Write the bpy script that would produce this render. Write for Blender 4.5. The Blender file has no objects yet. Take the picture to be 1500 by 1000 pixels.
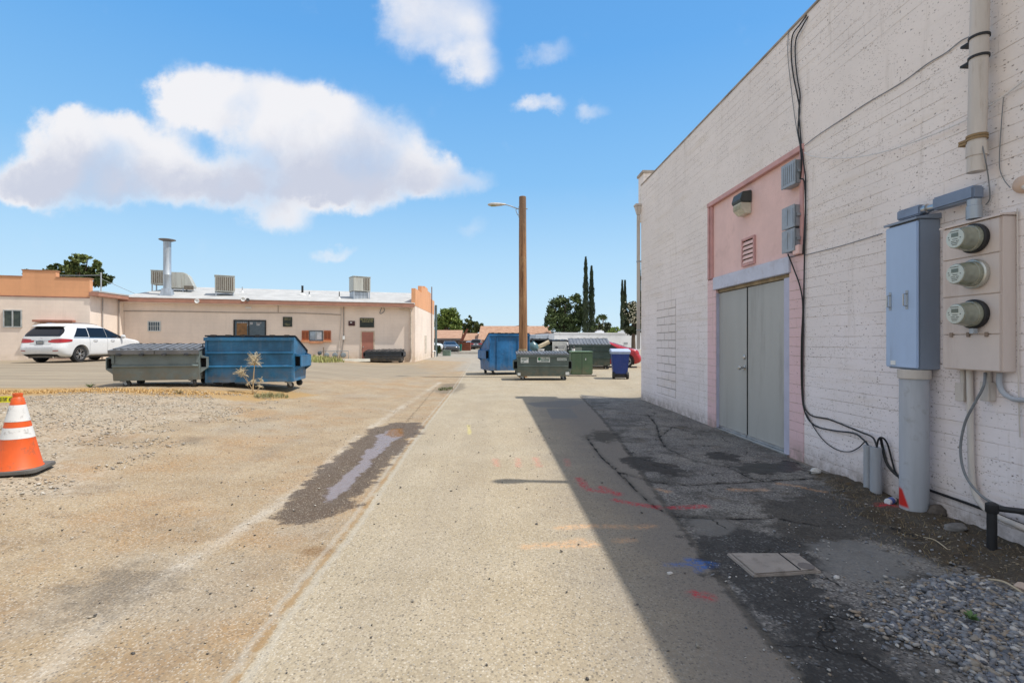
import bpy, bmesh, math, random
import numpy as np
from mathutils import Vector, Matrix
from mathutils.bvhtree import BVHTree
random.seed(7); np.random.seed(7)
SC = bpy.context.scene
COL = SC.collection
PI = math.pi; R = math.radians
F = 729.0; H = 1.35                # focal length in photo pixels, eye height
T = math.atan2(30, F)              # the alley runs 2.4 degrees left of the view
CT, ST = math.cos(T), math.sin(T)
D = 3.48                           # distance of the block wall from the eye

# ------------------------------------------------------------------ terrain
def sstep(t):
    t = np.clip(t, 0, 1); return t*t*(3-2*t)
def g(x, y):
    x0 = 2.0 + 6.0*sstep((np.asarray(y, dtype=float)-13)/20)
    h = 0.42*sstep((-np.asarray(x, dtype=float)-x0)/6.0)
    h = h + 0.05*sstep((np.asarray(x, dtype=float)-2.9)/0.5)*sstep((np.asarray(y, dtype=float)-7)/4)*sstep((16-np.asarray(y, dtype=float))/3)
    return h
def G(x, y): return float(g(x, y))
def at(px, py):                    # photo point on the ground
    z = 0.0
    for _ in range(12):
        y = F*(H-z)/(py-500.0); x = (px-750.0)*y/F
        z = G(x, y)
    return (x, y)
def deep(px, py, Y):               # photo point at a known distance
    return Vector(((px-750.0)*Y/F, Y, H-(py-500.0)*Y/F))
def wl(px, py, off=0.0):           # photo point on the block wall -> (along, height)
    u = px-750.0; s = F*(D-off)/(u*CT+F*ST)
    x = u*s/F
    return (-ST*x+CT*s, H-(py-500.0)*s/F)
def w3(px, py, off=0.0):
    u = px-750.0; s = F*(D-off)/(u*CT+F*ST)
    return Vector((u*s/F, s, H-(py-500.0)*s/F))
def wloc(a, z=0.0, off=0.0):       # wall coordinates -> world
    return Vector((CT*(D-off)-ST*a, ST*(D-off)+CT*a, z))

# ------------------------------------------------------------------ nodes
class NT:
    def __init__(s, name):
        s.m = bpy.data.materials.new(name); s.m.use_nodes = True
        s.t = s.m.node_tree; s.t.nodes.clear()
        s.out = s.t.nodes.new('ShaderNodeOutputMaterial')
        s.b = s.t.nodes.new('ShaderNodeBsdfPrincipled')
        s.t.links.new(s.b.outputs[0], s.out.inputs[0])
    def L(s, a, b): s.t.links.new(a, b)
    def put(s, sock, v):
        if v is None: return
        if isinstance(v, bpy.types.NodeSocket): s.L(v, sock)
        elif isinstance(v, (tuple, list)) and sock.type == 'RGBA' and len(v) == 3: sock.default_value = (*v, 1)
        elif isinstance(v, (int, float)) and sock.type == 'RGBA': sock.default_value = (v, v, v, 1)
        elif isinstance(v, (int, float)) and sock.type == 'VECTOR': sock.default_value = (v, v, v)
        else: sock.default_value = v
    def n(s, typ, **k):
        nd = s.t.nodes.new(typ)
        for a, b in k.items(): setattr(nd, a, b)
        return nd
    def obj(s): return s.n('ShaderNodeTexCoord').outputs['Object']
    def gen(s): return s.n('ShaderNodeTexCoord').outputs['Generated']
    def pos(s): return s.n('ShaderNodeNewGeometry').outputs['Position']
    def math(s, op, a, b=None, c=None, clamp=False):
        nd = s.n('ShaderNodeMath', operation=op); nd.use_clamp = clamp
        s.put(nd.inputs[0], a); s.put(nd.inputs[1], b); s.put(nd.inputs[2], c)
        return nd.outputs[0]
    def vmath(s, op, a, b=None, sc=None):
        nd = s.n('ShaderNodeVectorMath', operation=op)
        s.put(nd.inputs[0], a); s.put(nd.inputs[1], b)
        if sc is not None: s.put(nd.inputs[3], sc)
        return nd.outputs['Value' if op in ('LENGTH', 'DISTANCE', 'DOT_PRODUCT') else 'Vector']
    def noise(s, scale, vec=None, detail=3, rough=.55, out=0, dist=0):
        nd = s.n('ShaderNodeTexNoise'); s.put(nd.inputs['Vector'], vec)
        nd.inputs['Scale'].default_value = scale; nd.inputs['Detail'].default_value = detail
        nd.inputs['Roughness'].default_value = rough; nd.inputs['Distortion'].default_value = dist
        return nd.outputs[out]
    def vor(s, scale, vec=None, feature='F1', out='Distance', rand=1.0):
        nd = s.n('ShaderNodeTexVoronoi', feature=feature); s.put(nd.inputs['Vector'], vec)
        nd.inputs['Scale'].default_value = scale; nd.inputs['Randomness'].default_value = rand
        return nd.outputs[out]
    def mix(s, f, a, b, mode='MIX'):
        nd = s.n('ShaderNodeMix', data_type='RGBA', blend_type=mode)
        s.put(nd.inputs[0], f); s.put(nd.inputs[6], a); s.put(nd.inputs[7], b)
        return nd.outputs[2]
    def mr(s, v, a, b, c=0.0, d=1.0, smooth=True):
        nd = s.n('ShaderNodeMapRange'); nd.interpolation_type = 'SMOOTHSTEP' if smooth else 'LINEAR'
        s.put(nd.inputs[0], v)
        for i, q in enumerate((a, b, c, d)): s.put(nd.inputs[1+i], q)
        return nd.outputs[0]
    def attr(s, name, vec=False):
        nd = s.n('ShaderNodeAttribute', attribute_name=name)
        return nd.outputs['Color' if vec else 'Fac']
    def sep(s, v):
        nd = s.n('ShaderNodeSeparateXYZ'); s.put(nd.inputs[0], v); return nd.outputs
    def comb(s, x, y, z):
        nd = s.n('ShaderNodeCombineXYZ')
        s.put(nd.inputs[0], x); s.put(nd.inputs[1], y); s.put(nd.inputs[2], z); return nd.outputs[0]
    def map(s, v, scale=(1,1,1), rot=(0,0,0), loc=(0,0,0)):
        nd = s.n('ShaderNodeMapping'); s.put(nd.inputs[0], v)
        nd.inputs[1].default_value = loc; nd.inputs[2].default_value = rot; nd.inputs[3].default_value = scale
        return nd.outputs[0]
    def bump(s, h, strength=.3, dist=.01, nrm=None):
        nd = s.n('ShaderNodeBump'); nd.inputs['Strength'].default_value = strength
        nd.inputs['Distance'].default_value = dist; s.put(nd.inputs['Height'], h); s.put(nd.inputs['Normal'], nrm)
        return nd.outputs[0]
    def fin(s, col, rough=.8, metal=0.0, nrm=None, spec=None, **k):
        s.put(s.b.inputs['Base Color'], col); s.put(s.b.inputs['Roughness'], rough)
        s.put(s.b.inputs['Metallic'], metal); s.put(s.b.inputs['Normal'], nrm)
        if spec is not None: s.put(s.b.inputs['Specular IOR Level'], spec)
        for a, b in k.items(): s.put(s.b.inputs[a.replace('_', ' ')], b)
        return s.m

def sc3(c, k): return tuple(min(1, max(0, v*k)) for v in c)
def M(name, col, rough=.7, metal=0.0, var=.18, scale=4.0, bump=0.0, dirt=None, dirt_amt=.5, bscale=40, streak=False, spec=None, **k):
    n = NT(name); v = n.obj()
    if streak: v = n.map(v, (1, 1, .12))
    f = n.noise(scale, v, 5, .6)
    c = n.mix(n.mr(f, .3, .7), sc3(col, 1-var), sc3(col, 1+var))
    c = n.mix(n.math('MULTIPLY', n.noise(scale*9, n.obj(), 3), .25), c, sc3(col, .75))
    if dirt:
        dn = n.noise(scale*1.7, n.map(v, (1,1,1), loc=(3,7,1)), 8, .7)
        c = n.mix(n.math('MULTIPLY', n.mr(dn, .52, .68), dirt_amt), c, dirt)
    r = n.math('ADD', n.math('MULTIPLY', n.math('SUBTRACT', f, .5), .3), rough, clamp=True)
    nr = n.bump(n.noise(bscale, n.obj(), 4), bump, .01) if bump else None
    return n.fin(c, r, metal, nr, spec, **k)

def metal_paint(name, col, fade=.25, rust=.35, rough=.5, streaks=.4, scratch=.3):
    n = NT(name); o = n.obj()
    f = n.noise(1.7, o, 6, .65)
    c = n.mix(n.mr(f, .3, .7), sc3(col, 1-fade), sc3(col, 1+fade))
    fade_c = tuple(.6*a+.4*.35 for a in col)
    st = n.noise(9, n.map(o, (1, 1, .07)), 5, .7)
    c = n.mix(n.math('MULTIPLY', n.mr(st, .5, .75), streaks), c, fade_c)
    sc = n.noise(14, n.map(o, (.35, .35, 2.2), loc=(5,1,2)), 7, .75)
    c = n.mix(n.math('MULTIPLY', n.mr(sc, .60, .66), scratch), c, sc3(fade_c, 1.5))
    ru = n.noise(5, n.map(o, (1,1,1), loc=(9,3,4)), 10, .75)
    rm = n.mr(ru, .66-.12*rust, .70-.1*rust)
    c = n.mix(n.math('MULTIPLY', rm, min(1, rust*1.6)), c, (.10, .045, .022))
    z = n.sep(o)[2]
    low = n.math('MULTIPLY', n.mr(z, .55, .15), n.mr(n.noise(6, o, 5), .35, .65))
    c = n.mix(n.math('MULTIPLY', low, .5), c, (.22, .17, .11))
    dent = n.bump(n.noise(2.2, o, 2), .35, .05)
    nr = n.bump(n.noise(60, o, 3), .12, .004, dent)
    r = n.math('ADD', rough-.12, n.math('MULTIPLY', f, .3), clamp=True)
    return n.fin(c, r, 0.0, nr)

# ------------------------------------------------------------------ mesh builder
class MB:
    def __init__(s): s.v = []; s.f = []; s.M = None
    def add(s, vs, fs, M=None):
        b = len(s.v)
        MM = M if M is not None else s.M
        for p in vs:
            p = Vector(p)
            if MM is not None: p = MM @ p
            s.v.append(p)
        s.f += [tuple(b+i for i in f) for f in fs]
        return s
    def box(s, x0, x1, y0, y1, z0, z1, M=None):
        vs = [(x0,y0,z0),(x1,y0,z0),(x1,y1,z0),(x0,y1,z0),(x0,y0,z1),(x1,y0,z1),(x1,y1,z1),(x0,y1,z1)]
        return s.add(vs, [(0,3,2,1),(4,5,6,7),(0,1,5,4),(1,2,6,5),(2,3,7,6),(3,0,4,7)], M)
    def prism(s, poly, axis, a, b, M=None):   # polygon extruded along an axis (0,1,2); poly in the other two axes in order
        def P(p, t):
            q = list(p); q.insert(axis, t); return tuple(q)
        n = len(poly); vs = [P(p, a) for p in poly]+[P(p, b) for p in poly]
        fs = [tuple(range(n))[::-1], tuple(range(n, 2*n))]
        fs += [(i, (i+1)%n, n+(i+1)%n, n+i) for i in range(n)]
        return s.add(vs, fs, M)
    def cyl(s, p0, p1, r0, r1=None, n=16, caps=True):
        r1 = r0 if r1 is None else r1
        return s.tube([p0, p1], [r0, r1], n, caps)
    def tube(s, pts, r, n=8, caps=True, M=None):
        pts = [Vector(p) for p in pts]; k = len(pts)
        rs = r if isinstance(r, (list, tuple)) else [r]*k
        vs = []; up = None
        for i, p in enumerate(pts):
            d = (pts[min(i+1, k-1)]-pts[max(i-1, 0)])
            if d.length < 1e-9: d = Vector((0,0,1))
            d.normalize()
            if up is None:
                up = Vector((0,0,1)) if abs(d.z) < .9 else Vector((1,0,0))
            a = d.cross(up)
            if a.length < 1e-6: a = d.cross(Vector((1,0,0)))
            a.normalize(); b = a.cross(d); b.normalize(); up = b
            for j in range(n):
                t = 2*PI*j/n
                vs.append(p+a*(math.cos(t)*rs[i])+b*(math.sin(t)*rs[i]))
        fs = [(i*n+j, i*n+(j+1)%n, (i+1)*n+(j+1)%n, (i+1)*n+j) for i in range(k-1) for j in range(n)]
        if caps: fs += [tuple(range(n))[::-1], tuple((k-1)*n+j for j in range(n))]
        return s.add(vs, fs, M)
    def lathe(s, prof, n=24, M=None, axis=2, caps=True):
        k = len(prof); vs = []
        for (r, z) in prof:
            for j in range(n):
                t = 2*PI*j/n; c = (r*math.cos(t), r*math.sin(t))
                vs.append((c[0], c[1], z) if axis == 2 else ((z, c[0], c[1]) if axis == 0 else (c[0], z, c[1])))
        fs = [(i*n+j, i*n+(j+1)%n, (i+1)*n+(j+1)%n, (i+1)*n+j) for i in range(k-1) for j in range(n)]
        if caps: fs += [tuple(range(n))[::-1], tuple((k-1)*n+j for j in range(n))]
        return s.add(vs, fs, M)
    def mesh(s, name, bev=0, smooth=False, seg=2, fix=True):
        me = bpy.data.meshes.new(name)
        me.from_pydata([tuple(v) for v in s.v], [], s.f)
        if fix or bev:
            bm = bmesh.new(); bm.from_mesh(me)
            if fix: bmesh.ops.recalc_face_normals(bm, faces=bm.faces)
            if bev:
                ed = [e for e in bm.edges if len(e.link_faces) == 2 and e.calc_face_angle(0) > .6]
                bmesh.ops.bevel(bm, geom=ed, offset=bev, segments=seg, affect='EDGES', clamp_overlap=True)
            bm.to_mesh(me); bm.free()
        if smooth:
            me.polygons.foreach_set('use_smooth', [True]*len(me.polygons))
            try: me.set_sharp_from_angle(angle=R(35 if smooth is True else smooth))
            except Exception: pass
        me.update(); return me

def thing(name, label, cat, loc=(0,0,0), rz=0.0, group=None):
    o = bpy.data.objects.new(name, None); COL.objects.link(o)
    o.empty_display_size = .1
    o.location = loc; o.rotation_euler = (0, 0, rz); o['label'] = label; o['category'] = cat
    if group: o['group'] = group
    return o
def part(name, mb, mat, parent=None, bev=0, smooth=False, label=None, loc=None, fix=True):
    me = mb if isinstance(mb, bpy.types.Mesh) else mb.mesh(name, bev, smooth, fix=fix)
    me.materials.clear(); me.materials.append(mat)
    o = bpy.data.objects.new(name, me); COL.objects.link(o)
    if parent: o.parent = parent
    if loc is not None: o.location = loc
    if label: o['label'] = label
    return o
def tag(o, label=None, cat=None, group=None, kind=None):
    for k, v in (('label', label), ('category', cat), ('group', group), ('kind', kind)):
        if v: o[k] = v
    return o
def solo(name, mb, mat, label, cat, group=None, bev=0, smooth=False, kind=None, loc=(0,0,0), rz=0.0):
    o = part(name, mb, mat, None, bev, smooth); o.location = loc; o.rotation_euler = (0,0,rz)
    return tag(o, label, cat, group, kind)
def dup(root, loc, rz, label=None, group=None):
    r = root.copy(); COL.objects.link(r); r.location = loc; r.rotation_euler = (0,0,rz)
    if label: r['label'] = label
    if group: r['group'] = group
    for ch in list(root.children):
        c = ch.copy(); COL.objects.link(c); c.parent = r
        for q in list(ch.children):
            d = q.copy(); COL.objects.link(d); d.parent = c
    return r
def smooth_path(pts, k=6):
    pts = [Vector(p) for p in pts]; out = []
    for i in range(len(pts)-1):
        a = pts[max(i-1, 0)]; b = pts[i]; c = pts[i+1]; d = pts[min(i+2, len(pts)-1)]
        for j in range(k):
            t = j/k
            out.append(.5*((2*b)+(c-a)*t+(2*a-5*b+4*c-d)*t*t+(3*b-3*c+d-a)*t**3))
    out.append(pts[-1]); return out
def cable(name, pts, r, mat, label, cat='cable', group=None, k=6, n=6):
    p = smooth_path(pts, k); o0 = p[0].copy()
    mb = MB(); mb.tube([q-o0 for q in p], r, n)
    return solo(name, mb, mat, label, cat, group, smooth=True, loc=o0)

# ------------------------------------------------------------------ materials
BLACK = M('black_rubber', (.018,.018,.02), .6, var=.3, scale=8)
DARK = M('dark_void', (.008,.008,.009), .9, var=.1)
STEEL = M('brushed_steel', (.55,.55,.54), .35, 1.0, var=.15, scale=6, bump=.05)
GALV = M('galvanised', (.42,.46,.50), .45, .5, var=.22, scale=5, dirt=(.25,.2,.16), dirt_amt=.4, streak=True)
GREYP = M('grey_pipe', (.40,.42,.45), .6, 0, var=.15, scale=5, dirt=(.2,.17,.14), dirt_amt=.5, streak=True)
CREAMP = M('cream_painted_pipe', (.62,.56,.50), .6, 0, var=.12, scale=6, dirt=(.3,.22,.15), dirt_amt=.5, streak=True)
CABLEB = M('black_cable', (.012,.012,.013), .5, var=.2, scale=20)
CABLEG = M('grey_cable', (.20,.21,.22), .6, var=.2, scale=20)
CABLEW = M('white_cable', (.72,.70,.68), .6, var=.1, scale=20)
WHITEP = M('white_plastic', (.78,.78,.76), .5, var=.06)
# ------------------------------------------------------------------ ground: one sheet, four named regions
def dpoly(X, Y, poly):             # signed distance (negative inside) to a polygon
    P = np.array(poly, dtype=float); n = len(P)
    d = np.full(X.shape, 1e9); ins = np.zeros(X.shape, bool)
    for i in range(n):
        a = P[i]; b = P[(i+1)%n]; e = b-a
        wx = X-a[0]; wy = Y-a[1]
        t = np.clip((wx*e[0]+wy*e[1])/(e@e+1e-12), 0, 1)
        d = np.minimum(d, np.hypot(wx-e[0]*t, wy-e[1]*t))
        c = ((a[1] <= Y) & (b[1] > Y)) | ((b[1] <= Y) & (a[1] > Y))
        with np.errstate(divide='ignore', invalid='ignore'):
            xi = a[0]+(Y-a[1])/(b[1]-a[1]+1e-15)*e[0]
        ins ^= c & (X < xi)
    return np.where(ins, -d, d)
def dline(X, Y, pts):
    P = np.array(pts, dtype=float); d = np.full(X.shape, 1e9)
    for i in range(len(P)-1):
        a = P[i]; e = P[i+1]-a; wx = X-a[0]; wy = Y-a[1]
        t = np.clip((wx*e[0]+wy*e[1])/(e@e+1e-12), 0, 1)
        d = np.minimum(d, np.hypot(wx-e[0]*t, wy-e[1]*t))
    return d
def A(*pts): return [at(*p) for p in pts]
def grow(a, b, n, k):              # lines from a to b, spacing growing by factor k
    w = np.cumsum(k**np.arange(n)); w = w/w[-1]; return a+(b-a)*w
xs = np.concatenate([grow(-12, -900, 70, 1.09)[::-1], np.arange(-12, -5, .08), np.arange(-5, 4.3, .025), grow(4.3, 900, 80, 1.085)])
ys = np.concatenate([grow(1.6, -60, 14, 1.4)[::-1], np.arange(1.6, 6.2, .025), np.arange(6.2, 14, .06), np.arange(14, 36, .22), grow(36, 1500, 46, 1.1)])
xs = np.unique(np.round(xs, 5)); ys = np.unique(np.round(ys, 5))
X, Y = np.meshgrid(xs, ys)
def vnoise(X, Y, sc, seed):
    rs = np.random.RandomState(seed); t = rs.rand(256, 256)
    u = X*sc+1000; v = Y*sc+1000; i = np.floor(u).astype(int); j = np.floor(v).astype(int)
    fu = u-i; fv = v-j; fu = fu*fu*(3-2*fu); fv = fv*fv*(3-2*fv)
    q = lambda a, b: t[a % 256, b % 256]
    return (q(i,j)*(1-fu)+q(i+1,j)*fu)*(1-fv)+(q(i,j+1)*(1-fu)+q(i+1,j+1)*fu)*fv-.5
Z = g(X, Y)
SEAM = A((300,1060),(345,998),(420,890),(520,765),(600,650),(640,600),(668,565),(690,530))
REDGE = A((1240,1080),(1180,1000),(1100,905),(1035,820),(990,760),(945,700),(905,640),(875,605),(850,580))
PALE = A((-60,1060),(60,985),(230,850),(395,748),(470,690),(530,635),(585,598),(645,560))
POL = {
 'wet': A((413,768),(424,735),(470,690),(520,650),(550,626),(580,619),(616,618),(612,632),(590,650),(560,688),(530,718),(490,752),(455,768)),
 'water': A((466,733),(480,712),(515,680),(538,655),(548,638),(566,628),(588,627),(592,637),(578,650),(560,664),(540,688),(512,716),(486,735)),
 'algae': A((564,636),(572,627),(590,626),(590,638),(575,640)),
 'oil': A((100,900),(110,860),(170,835),(225,832),(238,850),(205,880),(150,905),(90,915)),
 'stain': A((440,812),(450,800),(485,800),(492,808),(478,814),(450,815)),
 'spots': A((262,650),(272,641),(298,640),(300,648),(285,652)),
 'pot': A((635,572),(650,562),(680,561),(682,568),(665,576),(645,577)),
 'gravelL': A((0,600),(60,585),(130,572),(300,572),(345,585),(330,605),(240,620),(150,640),(120,670),(80,720),(0,740),(-200,745),(-320,640),(-150,600)),
 'straw': A((-200,566),(60,568),(200,567),(320,572),(440,573),(470,578),(380,588),(250,581),(120,578),(0,581),(-200,590)),
 'yard': A((-400,528),(0,523),(180,520),(520,532),(610,534),(640,548),(500,556),(330,560),(180,563),(0,570),(-300,574)),
 'street': [(-12,43),(-30,60),(-60,90),(60,90),(70,60),(30,44),(6,30),(2.3,23),(-2.6,22.5),(-3.2,33)],
 'apron': A((850,578),(875,605),(905,640),(945,700),(990,760),(1035,820),(1100,905),(1180,1000),(1240,1080),(1900,1080),(1500,800),(1180,680),(1040,622),(940,585)),
 'dark': A((1000,775),(1075,770),(1120,778),(1190,800),(1215,835),(1190,870),(1250,890),(1300,930),(1330,990),(1350,1060),(1235,1060),(1195,1000),(1150,945),(1115,900),(1060,862),(1030,820)),
 'dark2': A((1120,735),(1190,720),(1250,730),(1290,750),(1330,760),(1380,790),(1390,830),(1340,810),(1270,790),(1200,800),(1150,790),(1120,770)),
 'soil': A((1190,688),(1260,700),(1330,735),(1420,765),(1520,795),(1600,840),(1560,862),(1480,862),(1420,838),(1370,820),(1330,792),(1280,770),(1262,748),(1240,728),(1200,708)),
 'patch': A((1190,800),(1240,792),(1300,800),(1350,818),(1340,850),(1300,858),(1240,850),(1210,835)),
 'patch2': A((1012,760),(1050,757),(1080,770),(1070,782),(1020,784)),
 'spill': A((1068,682),(1100,678),(1160,676),(1185,688),(1130,693),(1085,692)),
 'spill2': A((905,672),(930,668),(965,674),(1008,690),(985,696),(940,690)),
 'spill3': A((855,638),(870,629),(900,632),(912,640),(890,647),(862,644)),
 'spill4': A((1035,664),(1055,662),(1085,668),(1075,674),(1045,672)),
 'slab': A((800,598),(835,598),(848,612),(808,613)),
 'slab2': A((770,590),(838,585),(862,588),(832,597),(785,596)),
 'conc': A((1,556),(1,556),(470,558),(525,553),(530,558),(480,562)),
 'blue': A((972,824),(1003,823),(1003,816),(1052,825),(1050,829),(1020,837),(1018,829),(975,828)),
}
for k_ in range(4):
    POL['gap%d' % k_] = None
RED = [A((726,672),(728,682)), A((758,671),(760,683)), A((784,670),(790,683)), A((830,672),(832,682))]
RED2 = [A((848,700),(856,712),(866,718)), A((866,718),(905,722)), A((880,713),(905,724)), A((902,732),(930,738),(962,742)), A((985,743),(1033,741)), A((1020,870),(1038,874)), A((1290,742),(1320,745))]
ORA = [A((820,773),(850,770),(885,770),(915,771)), A((770,800),(830,796),(850,790),(870,797)), A((935,772),(955,770)), A((965,716),(978,720)), A((1070,717),(1120,717)), A((1140,708),(1170,712),(1205,720)), A((905,792),(925,790)), A((820,800),(860,798))]
YEL = [A((686,622),(688,636))]
ATT = {}
for k_, p_ in POL.items():
    if p_: ATT[k_] = dpoly(X, Y, p_)
del ATT['conc']
ATT['seam'] = dline(X, Y, SEAM); ATT['pale'] = dline(X, Y, PALE); ATT['redge'] = dline(X, Y, REDGE)
ATT['red'] = np.minimum.reduce([dline(X, Y, p) for p in RED])
ATT['red2'] = np.minimum.reduce([dline(X, Y, p) for p in RED2])
ATT['ora'] = np.minimum.reduce([dline(X, Y, p) for p in ORA])
ATT['yel'] = dline(X, Y, YEL[0])
CR = [A((948,606),(962,622),(966,640),(975,655),(1002,668),(1020,674),(1045,680),(1068,684)), A((985,625),(1010,631),(1040,632)), A((930,618),(985,625),(966,640)),
      A((905,690),(960,706),(1010,710),(1100,705),(1190,700)), A((1068,684),(1100,700),(1130,705)), A((860,640),(880,668),(905,690),(935,720),(960,742),(985,755)), A((985,755),(1060,760),(1130,757),(1200,770)), A((905,604),(950,608),(1010,616))]
ATT['crack'] = np.minimum.reduce([dline(X, Y, p) for p in CR])
CR_SHADE = [A((640,566),(600,612),(560,660),(520,720)), [(-6,24),(-4,26.5),(-1,27),(1,26)], A((580,548),(602,550),(640,552)), [(-9,19),(-5,20),(-1.9,19.6)]]  # the third line paints the utility pole's cast shadow onto the ground
ATT['crack2'] = np.minimum.reduce([dline(X, Y, p) for p in CR_SHADE])
ATT['lot'] = dpoly(X, Y, [(p[0], p[1]) for p in SEAM]+[(-3.4,40),(-500,600),(-500,-40),(-1.0,-40)])
# real relief: shallow puddle basin, ragged drop at the edge of the old paving, lumpy soil by the wall
Z = Z - .012*sstep(-ATT['wet']/.25)
rough = sstep(-ATT['apron']/.15)
Z = Z + rough*(.010*vnoise(X,Y,5,1)+.006*vnoise(X,Y,14,2)) - .012*rough*sstep(ATT['redge']*-1/.05+1)
Z = Z + sstep(-ATT['soil']/.12)*(.045*(vnoise(X,Y,6,3)+.3)+.03*vnoise(X,Y,17,4))
lotm = sstep(-ATT['lot']/.5)*sstep((25-Y)/5)
Z = Z + lotm*(.018*vnoise(X,Y,1.1,5)+.008*vnoise(X,Y,4,6)) + sstep(-ATT['gravelL']/.3)*(.02*vnoise(X,Y,3,7)+.012)
crk = np.exp(-(ATT['crack']/.018)**2)*.008; Z = Z-crk
HZ = Z
def zat(x, y):
    i = int(np.searchsorted(xs, x))-1; j = int(np.searchsorted(ys, y))-1
    return float(HZ[j, i]*.5+HZ[j+1, i+1]*.5)

def ground_material():
    n = NT('worn_paving_and_dirt'); P = n.pos()
    P2 = n.map(P, (1,1,0))
    big = n.noise(.35, P2, 5, .6); mid = n.noise(1.6, P2, 6, .65); fine = n.noise(9, P2, 6, .7); tiny = n.noise(60, P2, 4, .7)
    ed = n.math('SUBTRACT', n.noise(6, P2, 8, .7), .5); ed2 = n.math('SUBTRACT', n.noise(2, P2, 6, .65), .5)
    def mask(name, soft=.03, amp=.25, amp2=.0, bias=0.0):
        d = n.math('MULTIPLY_ADD', ed, amp, n.attr('d_'+name))
        if amp2: d = n.math('MULTIPLY_ADD', ed2, amp2, d)
        return n.mr(d, bias+soft, bias-soft)
    # aggregate: every stone its own tint, dark ones sparse
    v1 = n.n('ShaderNodeTexVoronoi', voronoi_dimensions='2D'); n.put(v1.inputs['Vector'], P2); v1.inputs['Scale'].default_value = 95
    st = n.sep(v1.outputs['Color'])
    v2 = n.n('ShaderNodeTexVoronoi', voronoi_dimensions='2D'); n.put(v2.inputs['Vector'], P2); v2.inputs['Scale'].default_value = 38
    st2 = n.sep(v2.outputs['Color'])
    # sunlit road concrete
    road = n.mix(n.mr(mid, .3, .7), (.36,.303,.212), (.425,.362,.262))
    road = n.mix(n.math('MULTIPLY', n.mr(big, .35, .65), .4), road, (.36,.275,.165))
    # dirt lot
    dirt = n.mix(n.mr(mid, .32, .68), (.315,.226,.130), (.39,.30,.19))
    dirt = n.mix(n.math('MULTIPLY', n.mr(n.noise(.9, n.map(P2, loc=(4,9,0)), 6, .7), .45, .65), .7), dirt, (.345,.205,.09))
    dirt = n.mix(n.math('MULTIPLY', n.mr(n.noise(.7, n.map(P2, loc=(14,2,0)), 6, .7), .5, .66), .6), dirt, (.335,.285,.215))
    lot = mask('lot', .02, .12)
    c = n.mix(lot, road, dirt)
    # coarse exposed stones in the dirt near the pale line
    # pale worn band
    pm = n.math('MULTIPLY', n.mr(n.math('MULTIPLY_ADD', ed, .30, n.attr('d_pale')), .13, .0), n.mr(n.noise(1.1, P2, 7, .75), .36, .66, .05, .68))
    c = n.mix(pm, c, (.56,.515,.44))
    c = n.mix(n.math('MULTIPLY', n.math('MULTIPLY', n.mr(n.noise(1.3, n.map(P2, loc=(3,13,0)), 9, .75), .52, .64), lot), .62), c, (.24,.165,.095))
    # general speckle
    dk = n.math('MULTIPLY', n.mr(st[0], .84, .88), n.mr(v1.outputs['Distance'], .55, .35))
    lt = n.math('MULTIPLY', n.mr(st[1], .80, .86), n.mr(v1.outputs['Distance'], .5, .3))
    spk = n.math('MULTIPLY', dk, n.mr(fine, .3, .6, .35, .75))
    c = n.mix(spk, c, (.10,.09,.085))
    c = n.mix(n.math('MULTIPLY', lt, .45), c, (.66,.62,.54))
    d2 = n.math('MULTIPLY', n.mr(st2[0], .965, .975), n.mr(v2.outputs['Distance'], .38, .15))
    c = n.mix(n.math('MULTIPLY', d2, .7), c, (.055,.05,.048))
    # tyre-polished, finer mottling
    c = n.mix(n.math('MULTIPLY', n.mr(tiny, .45, .68), .42), c, (.22,.175,.12))
    grn = n.sep(v1.outputs['Color'])[2]; c = n.mix(n.math('MULTIPLY', n.mr(grn, .55, 1.0), .22), c, (.17,.14,.11)); c = n.mix(n.math('MULTIPLY', n.mr(grn, .35, .0), .18), c, (.66,.60,.50))
    # yard asphalt in front of the far building
    ym = n.math('MULTIPLY', mask('yard', .6, 2.0, 3.0), .85)
    yn = n.noise(1.3, n.map(P2, (.15, 1.6, 1)), 5, .65)
    yard = n.mix(n.mr(yn, .35, .65), (.245,.205,.15), (.33,.275,.20))
    c = n.mix(ym, c, yard)
    ty = n.noise(1.6, n.map(P2, (1.0,.05,1), rot=(0,0,.04)), 5, .65); c = n.mix(n.math('MULTIPLY', n.mr(ty, .46, .66), .22), c, (.24,.20,.155))
    sm = mask('street', .5, 1.0, 2.0)
    c = n.mix(n.math('MULTIPLY', sm, .8), c, n.mix(n.mr(mid, .3, .7), (.27,.25,.215), (.36,.33,.28)))
    c = n.mix(n.math('MULTIPLY', mask('gravelL', .25, 1.6, 2.6), .40), c, n.mix(n.mr(st2[2], .2, .8), (.28,.235,.18), (.52,.46,.37)))
    c = n.mix(n.math('MULTIPLY', mask('straw', .12, .6, .8), .75), c, n.mix(fine, (.30,.17,.06), (.46,.31,.13)))
    # apron: old asphalt
    asp = n.mix(n.mr(mid, .3, .7), (.135,.125,.118), (.21,.195,.18))
    asp = n.mix(n.mr(n.noise(.8, n.map(P2, loc=(2,2,0)), 6, .7), .45, .62, 0, .6), asp, (.26,.24,.21))
    asp = n.mix(n.math('MULTIPLY', n.mr(st[1], .7, .8), .55), asp, (.38,.36,.33))
    asp = n.mix(n.math('MULTIPLY', n.mr(st[0], .7, .8), .6), asp, (.03,.03,.03))
    asp = n.mix(n.math('MULTIPLY', n.mr(n.noise(1.1, n.map(P2, loc=(7,3,0)), 9, .75), .50, .60), .6), asp, (.06,.056,.05))
    asp = n.mix(n.math('MULTIPLY', n.mr(n.noise(3.7, n.map(P2, loc=(1,3,0)), 8, .8), .53, .62), .6), asp, (.05,.046,.04))
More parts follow.
